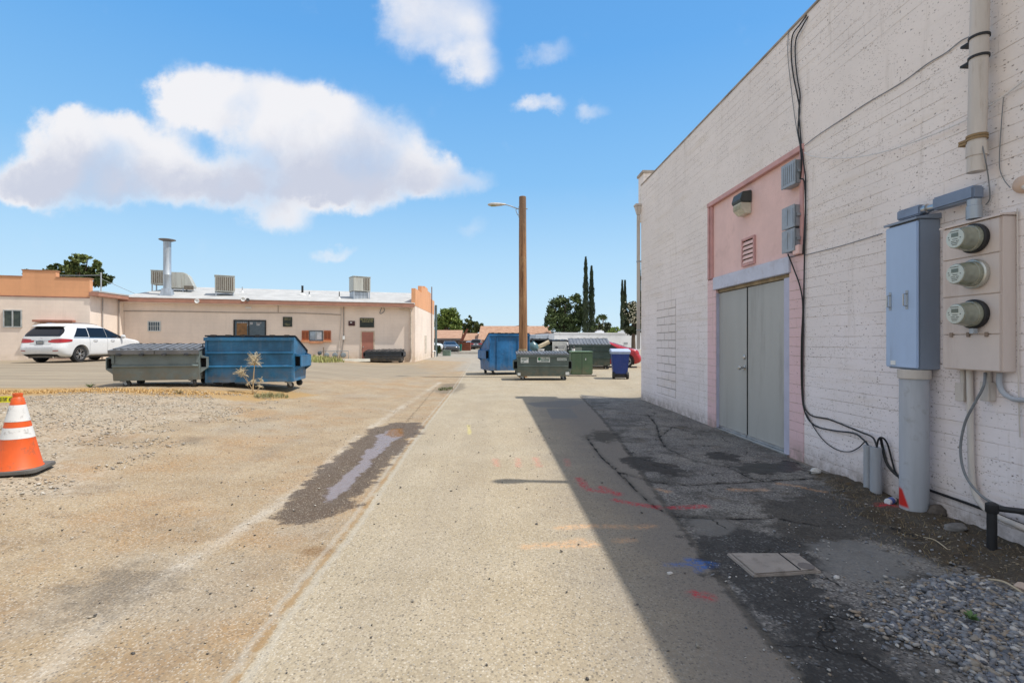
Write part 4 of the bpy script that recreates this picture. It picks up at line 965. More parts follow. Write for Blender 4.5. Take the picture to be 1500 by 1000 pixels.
# signs on the wall
def lettering(x0, x1, rows, mat, parent, y):
    m = MB()
    for (z, h, ins, dens) in rows:
        x = x0+ins
        while x < x1-ins:
            w_ = random.uniform(.4, .75)*h
            kind = random.random()
            m.box(x, x+w_*.28, y-.004, y, z, z+h)
            if kind < .6: m.box(x+w_*.28, x+w_, y-.004, y, z+h*.8, z+h)
            if kind > .3: m.box(x+w_*.28, x+w_, y-.004, y, z+h*.38, z+h*.56)
            if kind < .45 or kind > .8: m.box(x+w_*.28, x+w_, y-.004, y, z, z+h*.18)
            if random.random() < .4: m.box(x+w_*.72, x+w_, y-.004, y, z+h*.18, z+h*.8)
            x += w_+h*.28*(2.5 if random.random() < dens else 1)
    return part('lettering', m, mat, parent)
SGN = M('dark_green_sign', (.018,.028,.022), .5, var=.2); GOLD = M('gold_letters', (.42,.37,.17), .6)
for (a, b, c, d, lab, rows) in ((414.5,464,428,478.5,'small dark green sign with gold lettering above the shuttered window',4), (527,465.5,548,479.5,'wide dark green sign with gold lettering over the terracotta door',2)):
    x0, z1 = bp(a, b); x1, z0 = bp(c, d)
    t_ = thing('wall_sign', lab, 'sign', L0+Vector((math.cos(BA)*x0, math.sin(BA)*x0, z0)), BA)
    part('board', MB().box(0, x1-x0, -.05, -.002, 0, z1-z0), SGN, t_, .004)
    hgt = z1-z0
    if rows == 2: lettering(0, x1-x0, [(hgt*.76, hgt*.15, .05, .2), (hgt*.54, hgt*.15, .14, .2)], GOLD, t_, -.051)
    else: lettering(0, x1-x0, [(hgt*.80, hgt*.08, .06, .2), (hgt*.66, hgt*.08, .09, .2), (hgt*.26, hgt*.07, .10, .2), (hgt*.12, hgt*.07, .16, .2)], GOLD, t_, -.051)
x0, z1 = bp(510.5, 470); x1, z0 = bp(520, 477)
t_ = thing('wall_sign', 'small dark maroon plaque with a white patch left of the terracotta door', 'sign', L0+Vector((math.cos(BA)*x0, math.sin(BA)*x0, z0)), BA)
part('board', MB().box(0, x1-x0, -.05, -.002, 0, z1-z0), M('maroon', (.06,.015,.018), .5), t_, .004)
part('lettering', MB().box(.09, .22, -.055, -.0505, .17, .23), WHITEP, t_)
# wall conduits and pipes
def bw(px, py, off=.04):
    x, z = bp(px, py, off); return L0+Vector((math.cos(BA)*x+math.sin(BA)*off, math.sin(BA)*x-math.cos(BA)*off, z))
GREYC = M('weathered_conduit', (.34,.30,.27), .7, var=.2)
cable('conduit', [bw(176,495), bw(176,470), bw(177,458), bw(184,455.5), bw(260,456), bw(350,457.5), bw(420,458), bw(470,459.5), bw(500,461)], .022, GREYC, 'long thin conduit running along the stucco wall below the eave', 'conduit')
cable('conduit', [bw(503.5,446), bw(503.5,480), bw(503,500), bw(500,524)], .028, GREYC, 'right conduit of the pair dropping to the gas meters', 'conduit')
cable('conduit', [bw(499.5,448), bw(499.5,465), bw(497,500), bw(495,527)], .022, CREAMP, 'left conduit of the pair dropping to the gas meters', 'conduit')
cable('conduit', [bw(407.5,444), bw(407.5,457)], .015, GREYC, 'short conduit drop left of the small green sign', 'conduit')
cable('cable', [bw(559,443,.3), bw(559,450,.06), bw(556.5,458), bw(559,459), bw(563,455), bw(562,450), bw(559,449)], .02, CABLEG, 'coil of grey cable hanging under the eave', 'cable')
cable('cable', [bw(515,443,.3), bw(530,444.5,.2), bw(552,443.5,.3)], .02, M('rusty_cable', (.22,.08,.04), .8), 'sagging rusty cable below the eave', 'cable')
cable('downspout', [bw(585,451.5,.10), bw(590,452.5,.10), bw(599,453,.10), bw(602,456,.10), bw(602,470,.10), bw(602,500,.10), bw(602.5,524,.10), bw(600,532,.18)], .07, M('cream_downspout', (.62,.52,.42), .6), 'cream downspout at the right corner of the stucco building', 'downspout', n=10)
x_, z_ = bp(503, 496)
solo('meter_socket', MB().box(-.07,.07,-.12,0,-.12,.12), WHITEP, 'small white box on the conduit above the gas meters', 'electrical box', bev=.01, loc=bw(503.5,494.5,0), rz=BA)
for (px, py, lab) in ((357, 438.5, 'right floodlight under the eave above the storefront window'), (289.5, 441, 'left floodlight under the eave of the stucco building')):
    t_ = thing('floodlight', lab, 'light', bw(px, py, .52), BA)
    part('bracket', MB().tube([(0,.1,.05),(0,0,.02)], .025, 8), WHITEP, t_)
    part('lamp', MB().lathe([(.03,.05),(.07,-.02),(.13,-.14),(.12,-.15),(.03,-.10)], 16, axis=1), WHITEP, t_, smooth=True)
    if px == 357: part('lamp', MB().lathe([(.03,.05),(.06,-.02),(.10,-.12),(.09,-.13),(.03,-.10)], 16, Matrix.Translation((.24,0,-.02)), axis=1), M('dark_lamp', (.1,.1,.1), .5), t_, smooth=True)
solo('wall_vent', MB().box(-.17,.17,-.06,0,-.05,.05), WHITEP, 'small white vent cover under the eave near the storefront window', 'vent', bev=.01, loc=bw(364,450.5,0), rz=BA)
# side wall pipes
def sp(d, z, o=.0): v = S(BL, d, z); q = Matrix.Rotation(BA, 3, 'Z') @ Vector((v.x, v.y, 0)); return L0+Vector((q.x+CT*o, q.y+ST*o, z))
cable('conduit', [sp(8.5,-.1,.08), sp(8.5,2.0,.08), sp(8.5,5.9,.08)], .045, M('rust_brown_pipe', (.25,.17,.14), .7), 'thin brown riser up the right side wall of the stucco building', 'conduit')
cable('downspout', [sp(10.9,-.1,.16), sp(10.9,2,.16), sp(10.9,4.55,.16)], .11, M('teal_downspout', (.10,.15,.16), .6), 'dark downspout at the far end of the right side wall', 'downspout')
solo('hatch', MB().box(-.0,.03,-.5,.5,0,1.3), M('side_hatch', (.60,.52,.42), .8), 'low cream wall hatch on the sunlit side wall', 'hatch', loc=sp(5.2,.5,.0), rz=T)
cable('gas_riser', [sp(9.3,-.1,.3), sp(9.3,.45,.3), sp(9.0,.55,.25), sp(8.6,.5,.15)], .05, WHITEP, 'small white gas riser standing at the side wall foot', 'pipe')
# left wing
W0 = Vector((-21.72, 25.6, 0)); WL = 14.0
def wpx(px, py, off=0.0):
    n = Vector((math.sin(BA), -math.cos(BA), 0)); ray = Vector(((px-750)/F, 1, -(py-500)/F))
    s = (W0.dot(n)+off)/ray.dot(n); P = ray*s
    return ((P-W0).dot(Vector((math.cos(BA), math.sin(BA), 0))), H+P.z)
wg = thing('stucco_wing', 'projecting peach stucco wing with a stepped orange parapet at the left edge', 'building', W0, BA)
part('wall', MB().box(-WL, 0, 0, 9, -.4, 3.62), PEACH, wg)
zb = wpx(133, 435)[1]
xa, zc1 = wpx(82, 397.5); xb, _ = wpx(33, 397); zc0 = wpx(133, 408.5)[1]
pz = MB(); pz.box(-WL, -.0, -.014, .3, 3.622, zc0); part('parapet', pz, ORNG, wg)
part('parapet_step', MB().box(xb, xa, -.014, .3, zc0+.002, zc1), ORNG, wg)
cpm = MB(); cpm.box(-WL, xb-.002, -.04, .33, zc0+.002, zc0+.05); cpm.box(xa+.002, .03, -.04, .33, zc0+.002, zc0+.05); cpm.box(xb-.03, xa+.03, -.04, .33, zc1+.002, zc1+.05)
part('parapet_cap', cpm, M('orange_cap', (.40,.20,.11), .8), wg)
part('roof', MB().box(-WL+.3, -.302, .302, 9, 3.63, 3.70), ROOFM, wg)
part('trim_line', MB().box(-WL, .0, -.03, -.015, 3.57, 3.63), M('trim_line', (.35,.17,.12), .8), wg)
for (a, b, c, d) in ((7, 455, 31, 478),):
    x0, z1 = wpx(a, b); x1, z0 = wpx(c, d)
    o = part('window', MB().box(x0, x1, -.012, .01, z0, z1), M('green_dark_glass', (.05,.06,.045), .15, var=.4, scale=4), wg)
    fw = frame(x0, x1, z0, z1, .05, -.05, -.001); fw.box((x0+x1)/2-.03, (x0+x1)/2+.03, -.045, -.013, z0, z1); part('frame', fw, ALU, o)
x0, z1 = wpx(53, 468.5); x1, z0 = wpx(111, 472)
part('door_awning', MB().box(x0, x1, -.35, -.001, z0, z1), M('terracotta_beam', (.38,.17,.12), .8), wg, .01)
part('door', MB().box(x0+.15, x1-.15, -.02, -.001, -.1, z0-.02), M('peach_door', (.5,.36,.28), .8), wg)
# link wall between the wing and the main front, with its own eave
k = MB(); k.box(0, .0, 0, 0, 0, 0)
dl = Matrix.Rotation(-BA, 3, 'Z') @ (L0-W0)
lk = MB(); lk.prism([(-.3, .02), (0.0, .02), (dl.x, dl.y+.05), (dl.x-.3, dl.y+.05)], 2, -.4, EAV-.02)
part('side_wall', lk, PEACH, wg)
ev = MB(); ev.prism([(.0, -.1), (.42, -.1), (dl.x+.42, dl.y-OV-.06), (dl.x, dl.y-OV-.06)], 2, EAV-.22, EAV-.02)
part('side_eave', ev, FASC, wg)
ev = MB(); ev.prism([(-.28, .31), (.44, -.12), (dl.x+.44, dl.y-OV-.06), (dl.x-.28, dl.y+.3)], 2, EAV-.018, EAV+.05)
part('side_roof', ev, ROOFM, wg)
for q in (.32, .8):
    p = W0+(L0-W0)*q; cable('conduit', [Vector((p.x+.06, p.y, .2)), Vector((p.x+.06, p.y, 3.65))], .03, GREYC, ('first' if q < .5 else 'second')+' thin vertical conduit on the short wall between wing and main front', 'conduit')
# roof equipment
def roofpt(px, d):                  # a point on the front roof slope, d metres behind the front wall line
    n = Vector((math.sin(BA), -math.cos(BA), 0)); dd = -d; s = (L0.dot(n)+dd)/Vector(((px-750)/F, 1, 0)).dot(n)
    return Vector(((px-750)/F*s, s, EAV-.10+1.25*(d+OV)/(h_*sd.y+OV)))
AC = M('ac_cabinet', (.50,.50,.45), .6, .2, var=.12, scale=3, dirt=(.25,.18,.12), dirt_amt=.5, streak=True)
GRL = M('ac_grille', (.16,.13,.10), .7, var=.4, scale=10)
p = roofpt(245, 1.0)
t_ = thing('exhaust_stack', 'tall galvanised kitchen exhaust stack with a flat cap on the white roof', 'chimney', p, BA)
sk = MB(); sk.add([(-.32,-.32,-.1),(.32,-.32,-.1),(.32,.32,-.1),(-.32,.32,-.1),(-.22,-.22,.38),(.22,-.22,.38),(.22,.22,.38),(-.22,.22,.38)], [(0,3,2,1),(4,5,6,7),(0,1,5,4),(1,2,6,5),(2,3,7,6),(3,0,4,7)])
sk.box(-.42,.42,-.42,.42,-.2,-.08)
part('base', sk, GALV, t_); part('pipe', MB().lathe([(.205,.3),(.205,1.2),(.212,1.21),(.205,1.22),(.205,3.18)], 24), GALV, t_, smooth=True)
part('cap', MB().lathe([(.18,3.18),(.44,3.28),(.44,3.31),(.05,3.38)], 28), M('cap_metal', (.20,.18,.17), .6, .4), t_, smooth=True)
def ac(name, px, d, w_, dp, h, label, legs=.15, rz=.0, split=False):
    p = roofpt(px, d); t = thing(name, label, 'air conditioner', p, BA+rz, 'air conditioning units on the roof')
    part('cabinet', MB().box(-w_/2, w_/2, -dp/2, dp/2, legs, legs+h), AC, t, .015)
    gr = MB(); gx0 = -w_/2+.06 if not split else w_*.08
    gr.box(gx0, w_/2-.06, -dp/2-.012, -dp/2-.002, legs+.08, legs+h-.08); gr.box(w_/2+.002, w_/2+.012, -dp/2+.08, dp/2-.08, legs+.08, legs+h-.08)
    g1 = part('grille', gr, GRL, t)
    ss = MB(); k = 0; x = gx0+.04
    while x < w_/2-.08: ss.box(x, x+.025, -dp/2-.03, -dp/2-.013, legs+.08, legs+h-.08); x += .11
    y = -dp/2+.12
    while y < dp/2-.1: ss.box(w_/2+.013, w_/2+.03, y, y+.025, legs+.08, legs+h-.08); y += .11
    part('slats', ss, AC, g1)
    part('top_panel', MB().box(-w_/2-.03, w_/2+.03, -dp/2-.03, dp/2+.03, legs+h+.002, legs+h+.04), AC, t, .01)
    for i, (a, b) in enumerate(((-1,-1),(1,-1),(1,1),(-1,1))):
        part('leg', MB().box(a*(w_/2-.06)-.03, a*(w_/2-.06)+.03, b*(dp/2-.06)-.03, b*(dp/2-.06)+.03, -.35, legs-.002), GALV, t)
    return t
t_ = ac('air_conditioner', 236, 3.0, .85, .8, .85, 'grilled air conditioner partly behind the tall exhaust stack', .35)
p = roofpt(263, 3.0); t_ = thing('ducted_cooler', 'pale ducted cooler with a tilted hood right of the exhaust stack', 'air conditioner', p, BA, 'air conditioning units on the roof')
part('cabinet', MB().box(-.55,.35,-.4,.4,.15,1.15), AC, t_, .02); part('hood', MB().prism([(.36,.2),(.36,1.1),(.55,1.0),(.85,.35),(.85,.2)], 1, -.36, .36), AC, t_, .01)
part('grille', MB().box(-.5,-.32,-.43,-.402,.3,1.05), GRL, t_); part('compressor', MB().box(.4,.9,-.5,-.37,.05,.30), GRL, t_)
for (a, b) in ((-.5,-.35),(.3,-.35),(-.5,.35),(.3,.35)): part('leg', MB().box(a-.03,a+.03,b-.03,b+.03,-.4,.148), GALV, t_)
ac('air_conditioner', 329, 1.6, 1.05, 1.0, .98, 'weathered brown grilled air conditioner alone in the middle of the roof', .16, .25)
ac('air_conditioner', 527, 1.7, 1.15, 1.0, .95, 'pale air conditioner with one half grille near the right end of the roof', .42, .3, True)
p = roofpt(526, 1.7); solo('roof_curb', MB().box(-.5,.5,-.4,.4,-.3,.38), GALV, 'galvanised curb box under the right air conditioner', 'roof curb', loc=p, rz=BA+.3)
for (px, d, h, r_, lab) in ((443,2.6,.62,.07,'short black vent pipe on a white flashing'),(497,1.2,.45,.03,'thin black pipe near the roof edge'),(453,2.0,.3,.03,'tiny grey vent pipe right of the black one'),(355,3.2,.35,.03,'small vent pipe right of the brown air conditioner')):
    p = roofpt(px, d); t_ = thing('vent_pipe', lab, 'vent', p, 0)
    part('pipe', MB().cyl((0,0,-.1),(0,0,h),r_,n=12), BLACK if 'black' in lab else GREYP, t_, smooth=True)
    part('flashing', MB().lathe([(r_*3.2,-.02),(r_*1.2,.12),(r_*1.2,.13)], 16), WHITEP, t_, smooth=True)
p = roofpt(148, .6)
t_ = thing('service_mast', 'thin grey service mast with an angled stay at the left end of the roof', 'mast', p, BA)
part('mast', MB().cyl((0,0,-.2),(0,0,1.25),.035,n=8), GREYP, t_); part('stay', MB().tube([(0,0,.9),(1.6,.6,.05)], .012, 6), CABLEG, t_)
cable('cable', [p+Vector((0,0,1.1)), p+Vector((-1.2,-.6,1.0)), p+Vector((-2.8,-1.4,.95))], .02, CABLEG, 'overhead wire from the service mast toward the orange parapet', 'cable')
# gas meters
p = bw(492, 527, .35); p.z = 0
t_ = thing('gas_meter_set', 'cluster of grey gas meters and pipework at the foot of the stucco wall', 'gas meter', p, BA)
GM2 = M('gas_grey', (.26,.29,.31), .5, .2, var=.15)
part('manifold', MB().tube([(-.9,0,.25),(-.9,0,.75),(.75,0,.75),(.75,0,.1)], .022, 8), GM2, t_, smooth=True)
for x in (-.55, -.05, .45):
    part('meter', MB().lathe([(.05,-.14),(.15,-.12),(.17,0),(.15,.12),(.05,.14)], 14, Matrix.Translation((x, -.02, .50)), 1), GM2, t_, smooth=True)
part('regulator', MB().lathe([(.04,.0),(.13,.05),(.13,.08),(.04,.13)], 12, Matrix.Translation((-.95, -.05, .62)), 1), M('dark_regulator', (.08,.10,.12), .5), t_, smooth=True)
p = bw(474, 524, .5); p.z = 0
solo('stake', MB().box(-.03,.03,-.02,.02,-.1,1.0), M('grey_stake', (.30,.22,.16), .9), 'thin brown marker stake left of the gas meters', 'stake', loc=p)
p = bw(519, 532, .9); p.z = 0.0
solo('parking_stop', MB().prism([(-.14,-.02),(-.10,.16),(.10,.16),(.14,-.02)], 0, -.95, .95), M('white_curb', (.62,.60,.52), .9, var=.1), 'low pale concrete parking stop in front of the terracotta door', 'curb', bev=.01, loc=(p.x, p.y, G(p.x, p.y)), rz=BA)
# ------------------------------------------------------------------ dumpsters
LIDM = M('black_lid', (.035,.037,.042), .45, var=.25, scale=3, dirt=(.14,.13,.12), dirt_amt=.5)
LIDG = M('faded_lid', (.16,.165,.175), .5, var=.2, scale=3, dirt=(.30,.28,.26), dirt_amt=.4)
RUBW = M('caster_rubber', (.05,.05,.05), .7)
def dumpster(loc, rz, W, Dp, hf, hb, col, label, lid=LIDM, back_out=False, ribs=(.55,), vribs=(), nlid=2, lidribs=5, lidopen=None, zb=.17, pock=(.50,.74), rust=.35, pocklen=.85, dark_inside=False, side_col=None, lidover=.05):
    """front (low side) faces local -y unless back_out"""
    t = thing('dumpster', label, 'dumpster', (loc[0], loc[1], zat(loc[0], loc[1])-.01), rz, 'dumpsters in the alley')
    Mx = Matrix.Identity(4) if not back_out else Matrix.Rotation(PI, 4, 'Z')
    yf, yb = -Dp/2, Dp/2; x0, x1 = -W/2, W/2
    m = MB(); m.M = Mx
    tap = .06
    prof = [(yf+tap, zb), (yb, zb), (yb, hb), (yb-.16, hb), (yf, hf), (yf, zb+.35)]
    m.prism(prof, 0, x0, x1)
    body = part('body', m, col, t, .008)
    rb = MB(); rb.M = Mx
    for z in ribs:
        rb.prism([(-.001,z-.035),(-.045,z-.012),(-.045,z+.018),(-.001,z+.030)] if False else [(yb+.001,z-.03),(yb+.035,z-.012),(yb+.035,z+.012),(yb+.001,z+.03)], 0, x0+.01, x1-.01)
        rb.prism([(yf-.001,z-.03),(yf-.035,z-.012),(yf-.035,z+.012),(yf-.001,z+.03)], 0, x0+.01, x1-.01)
    for v in vribs:
        xx = x0+W*v; rb.box(xx-.02, xx+.02, yb+.001, yb+.03, zb+.04, hb-.09); rb.box(xx-.02, xx+.02, yf-.03, yf-.001, zb+.36, hf-.08)
    # top lips and corner posts
    rb.box(x0-.02, x1+.02, yb+.001, yb+.045, hb-.08, hb-.005); rb.box(x0-.02, x1+.02, yf-.045, yf-.001, hf-.085, hf-.01)
    for xx in (x0, x1-.05): rb.box(xx, xx+.05, yb+.001, yb+.02, zb, hb-.081); rb.box(xx, xx+.05, yf-.02, yf-.001, zb+.36, hf-.086)
    part('rim', rb, col, t, .004)
    for sgn in (-1, 1):
        xi = sgn*(W/2+.001); xo = sgn*(W/2+.135); a, b = sorted((xi, xo)); yl = pocklen*Dp/2
        pk_ = MB(); pk_.M = Mx; z0, z1 = pock
        pk_.box(a, b, -yl, yl, z1, z1+.02); pk_.box(a, b, -yl, yl, z0-.02, z0)
        o_ = (xo-sgn*.02, xo) ; o_ = (min(o_), max(o_)); pk_.box(o_[0], o_[1], -yl, yl, z0, z1)
        # gussets under and over the pocket
        for yy in (-yl, yl-.02):
            pk_.prism([(xi, z1+.021), (xo, z1+.021), (xi, z1+.07)], 1, yy, yy+.02); pk_.prism([(xi, z0-.021), (xo, z0-.021), (xi, z0-.13)], 1, yy, yy+.02)
        q = part('fork_pocket', pk_, col, t, .003)
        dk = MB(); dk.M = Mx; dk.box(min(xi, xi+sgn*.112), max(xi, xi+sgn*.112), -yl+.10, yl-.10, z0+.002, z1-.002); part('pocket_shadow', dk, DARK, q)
    # hinge bar, lids
    sl = math.atan2(hb-hf, Dp-.16); Ll = math.hypot(hb-hf, Dp-.16)+lidover
    hg = MB(); hg.M = Mx; hg.tube([(x0-.03, yb-.05, hb+.03), (x1+.03, yb-.05, hb+.03)], .018, 8)
    nb = 6
    for k in range(nb): hg.box(x0+W*(k+.35)/nb, x0+W*(k+.65)/nb, yb-.10, yb+.03, hb+.002, hb+.055)
    part('hinge_bar', hg, BLACK, t, .006)
    for k in range(nlid):
        if lidopen is not None and k in lidopen: ang = lidopen[k]
        else: ang = sl
        w_ = W/nlid; lx0 = x0-.03+(w_+.03)*k; lx1 = lx0+w_+.02
        o = Vector((0, yb-.12, hb+.012)); ca, sa = math.cos(ang), math.sin(ang)
        def LP(x, s, n): return (x, o.y-ca*s-sa*n*-0-0*n, o.z-sa*s+ca*n)
        ld = MB(); ld.M = Mx
        def slabq(xa, xb, sa_, sb_, n0, n1):
            vs = []
            for (s_, n_) in ((sa_, n0), (sb_, n0), (sb_, n1), (sa_, n1)):
                vs.append((s_, n_))
            P = [Vector((xx, o.y-ca*s_-sa*n_*-1*0 , o.z-sa*s_)) + Vector((0, -sa*n_*0+ (sa*n_*-1 if True else 0), ca*n_)) for xx in (xa, xb) for (s_, n_) in vs]
            ld.add(P, [(0,1,2,3),(7,6,5,4),(0,4,5,1),(1,5,6,2),(2,6,7,3),(3,7,4,0)])
        slabq(lx0, lx1, 0, Ll, 0, .018); slabq(lx0, lx1, Ll, Ll+.02, -.07, .018)
        for r_ in range(lidribs):
            xx = lx0+.06+(lx1-lx0-.18)*r_/max(1, lidribs-1)
            slabq(xx, xx+.06, .08, Ll-.05, .0181, .045)
        q = part('lid', ld, lid, t, .004)
    # casters
    for (sx, sy) in ((-1,-1),(1,-1),(1,1),(-1,1)):
        cxx = sx*(W/2-.16); cyy = sy*(Dp/2-.17)
        c = MB(); a = random.uniform(-.9, .9); Mc = Matrix.Translation((cxx, cyy, 0)) @ Matrix.Rotation(a, 4, 'Z')
        c.box(-.06,.06,-.06,.06,zb-.025,zb-.002, Mc)
        for q in (-.038, .030): c.prism([(-.03,zb-.026),(.05,zb-.026),(.07,.06),(.03,.05)], 1, q, q+.008, Mc)
        cc = part('caster', c, GALV if random.random() < .4 else BLACK, t)
        wv = MB(); wv.tube([(.05,-.026,.072),(.05,-.022,.072),(.05,.022,.072),(.05,.026,.072)], [.06,.072,.072,.06], 18, True, Mc)
        part('wheel', wv, RUBW, cc, smooth=True)
    return t
BLUED1 = metal_paint('blue_dumpster_paint', (.020,.130,.26), .35, .28, .45, .4, .35)
BLUED2 = metal_paint('bright_blue_dumpster_paint', (.020,.14,.33), .35, .25, .42, .35, .3)
GRN1 = metal_paint('sage_dumpster_paint', (.165,.205,.205), .18, .18, .5, .35, .3)
GRN2 = metal_paint('dull_green_dumpster_paint', (.09,.12,.108), .2, .4, .5, .45, .4)
GRN3 = metal_paint('dark_green_dumpster_paint', (.035,.062,.055), .2, .2, .4, .4, .4)
BLK1 = metal_paint('charcoal_dumpster_paint', (.035,.042,.052), .2, .15, .45, .3, .3)
dA = dumpster((-7.56, 10.85), R(17), 1.56, 1.0, .76, .86, GRN1, 'low sage green dumpster with a ribbed black lid, leftmost beside the blue one', LIDG, ribs=(.44,), lidribs=6, pock=(.40,.60), lidover=.12, zb=.14)
bA = MB(); 
for k in range(4):                 # short lid support tabs that throw the toothed shadow
    x = -.66+k*.40; bA.box(x, x+.07, -.66, -.56, .66, .70)
part('lid_tabs', bA, LIDM, dA, .006)
dB = dumpster((-5.86, 11.52), R(9), 1.82, 1.12, .84, 1.15, BLUED1, 'tall blue dumpster with two horizontal ribs, behind the dry weed', LIDM, back_out=True, ribs=(.50,.80), lidribs=4, pock=(.50,.72), zb=.16)
hb_ = MB()
for x in (-.97,): hb_.tube([(x,-.40,1.0),(x-.05,-.42,1.0),(x-.05,-.42,.86),(x,-.40,.86)], .012, 8)
part('lid_handle', hb_, BLACK, dB)
dG = dumpster((-8.15, 31.9), R(3), 2.25, 1.1, .72, .82, BLK1, 'low black dumpster standing before the terracotta door', LIDM, ribs=(.30,.45,.6), vribs=(.5,), lidribs=4, zb=.12, pock=(.45,.65))
dC = dumpster((-.32, 20.85), R(18), 1.70, 1.5, 1.05, 1.66, BLUED2, 'tall bright blue dumpster with vertical ribs behind the utility pole', LIDM, back_out=True, ribs=(), vribs=(.30,.82), lidribs=4, zb=.19, pock=(.68,.98))
dD = dumpster((1.06, 17.75), R(1.5), 1.78, 1.0, .90, .97, GRN2, 'small dull green dumpster with white stickers in front of the pole', LIDG, ribs=(.50,), lidribs=8, pock=(.42,.66), zb=.15)
# stickers
WH = M('sticker_white', (.74,.76,.74), .5, var=.08, scale=30)
def sticker(parent, x, z, w_, h_, rows, y, kind=None):
    s = part('sticker', MB().box(x, x+w_, y-.004, y, z, z+h_), WH, parent)
    tx = MB()
    for (zz, hh, x0, x1) in rows:
        q = x+x0
        while q < x+x1:
            e = min(q+random.uniform(.35, .7)*hh, x+x1); tx.box(q, e, y-.0065, y-.0042, z+zz, z+zz+hh*random.choice((1, 1, .75))); q = e+hh*.22
    if kind == 'logo':
        part('emblem', MB().lathe([(.055,0),(.055,-.0025),(.0005,-.003)], 18, Matrix.Translation((x+.075, y-.0043, z+h_*.6)), 1), M('green_emblem', (.03,.20,.08), .6), s)
    part('lettering', tx, M('sticker_print', (.04,.12,.10), .6), s)
YF = -.5-.002
sticker(dD, -.77, .62, .27, .19, [(.13,.035,.03,.24),(.085,.03,.03,.20),(.02,.045,.03,.12)], YF)
sticker(dD, -.20, .64, .44, .19, [(.105,.05,.14,.42),(.045,.05,.14,.42),(.012,.022,.05,.40)], YF, 'logo')
sticker(dD, .49, .70, .16, .09, [(.045,.03,.01,.15),(.01,.025,.01,.15)], YF); sticker(dD, .66, .70, .16, .09, [(.045,.03,.01,.15),(.01,.025,.01,.15)], YF)
part('sticker', MB().box(.78, .90, -.56, -.5205, .20, .30), WH, dD, .004)
part('sticker', MB().box(-.88, -.78, -.56, -.5205, .19, .27), WH, dD, .004)
dE = dumpster((3.84, 24.9), R(-3), 1.95, 1.3, 1.20, 1.48, GRN3, 'large dark green dumpster behind the transformer cabinet', LIDG, ribs=(.55,.88), lidribs=6, pock=(.62,.9), zb=.18)
part('lit_patch', MB().box(-.93,-.40,-.658,-.6525,.90,1.08), metal_paint('pale_lit_green', (.22,.26,.23), .1, .1), dE)  # sunlit part of the face painted as a paler green patch
dF = dumpster((1.86, 25.4), R(2), 1.85, 1.0, 1.15, 1.42, GRN3, 'cluttered dark dumpster with its lid propped level behind the small green one', LIDM, ribs=(.55,), lidribs=3, pock=(.6,.85), lidopen={0: R(-3), 1: R(2)})
pw = M('white_board', (.66,.66,.62), .8, var=.08, dirt=(.4,.36,.3))
sb = solo('board', MB().box(-.36,.36,-.02,.02,0,1.0), pw, 'white sign board with faint lettering leaning on the cluttered dumpster', 'board', loc=(2.36, 24.72, .35), rz=R(3))
tx = MB()
for z in (.74,.66,.30):
    q = -.26
    while q < .24: e = q+random.uniform(.03,.09); tx.box(q, e, -.0235, -.0205, z, z+.04); q = e+.02
part('lettering', tx, M('faint_print', (.3,.3,.32), .7), sb)
cable('cardboard_roll', [(1.08,24.4,.98),(1.42,24.3,1.14),(1.82,24.3,1.34)], .10, M('tan_carpet', (.62,.52,.36), .9, var=.15, scale=9), 'rolled tan carpet sticking up from the cluttered dumpster', 'carpet', n=12)
bk = thing('bucket', 'white plastic bucket on the rubbish left of the cluttered dumpster', 'bucket', (1.40, 24.1, 0.62), 0)
part('body', MB().lathe([(.13,0),(.16,.34),(.17,.34),(.17,.37),(.155,.37)], 20), WHITEP, bk, smooth=True)
part('handle', MB().tube([(-.16,0,.33),(-.12,-.05,.15),(.12,-.05,.15),(.16,0,.33)], .008, 6), CABLEG, bk)
for (x, y, sx, sy, sz, col, nm, lab, z0) in ((.98,24.3,.22,.18,.26,(.42,.33,.22),'cardboard_box','tan cardboard box beside the white bucket',.62),(1.22,24.4,.3,.3,.60,(.10,.10,.11),'crate','dark crate stacked under the white bucket',0),(.80,24.4,.3,.25,.65,(.30,.17,.10),'pallet_stack','brown wooden stack behind the pole and small dumpster',0)):
    solo(nm, MB().box(-sx,sx,-sy,sy,0,sz), M(nm+'_mat', col, .85, var=.25, scale=8), lab, nm.split('_')[0], bev=.015, loc=(x,y,z0), rz=.3)
solo('trash_bag', MB().lathe([(.05,0),(.22,.03),(.28,.18),(.20,.36),(.06,.45),(.04,.50),(.09,.53)], 12), M('teal_bag', (.08,.16,.18), .35, bump=.6, bscale=9), 'teal rubbish bag on the dark crate left of the carpet roll', 'bag', smooth=60, loc=(1.03,24.2,.88))
for (x, lab) in ((2.13, 'left one of two white pipe bollards in front of the cluttered dumpster'), (2.93, 'right one of two white pipe bollards in front of the cluttered dumpster')):
    t_ = thing('bollard', lab, 'bollard', (x, 23.7, 0), 0, 'pipe bollards')
    part('post', MB().cyl((0,0,-.1),(0,0,1.02),.07,n=16), WHITEP, t_, smooth=True); part('cap', MB().lathe([(.075,1.02),(.075,1.08),(.03,1.13)], 16), BLACK, t_, smooth=True)
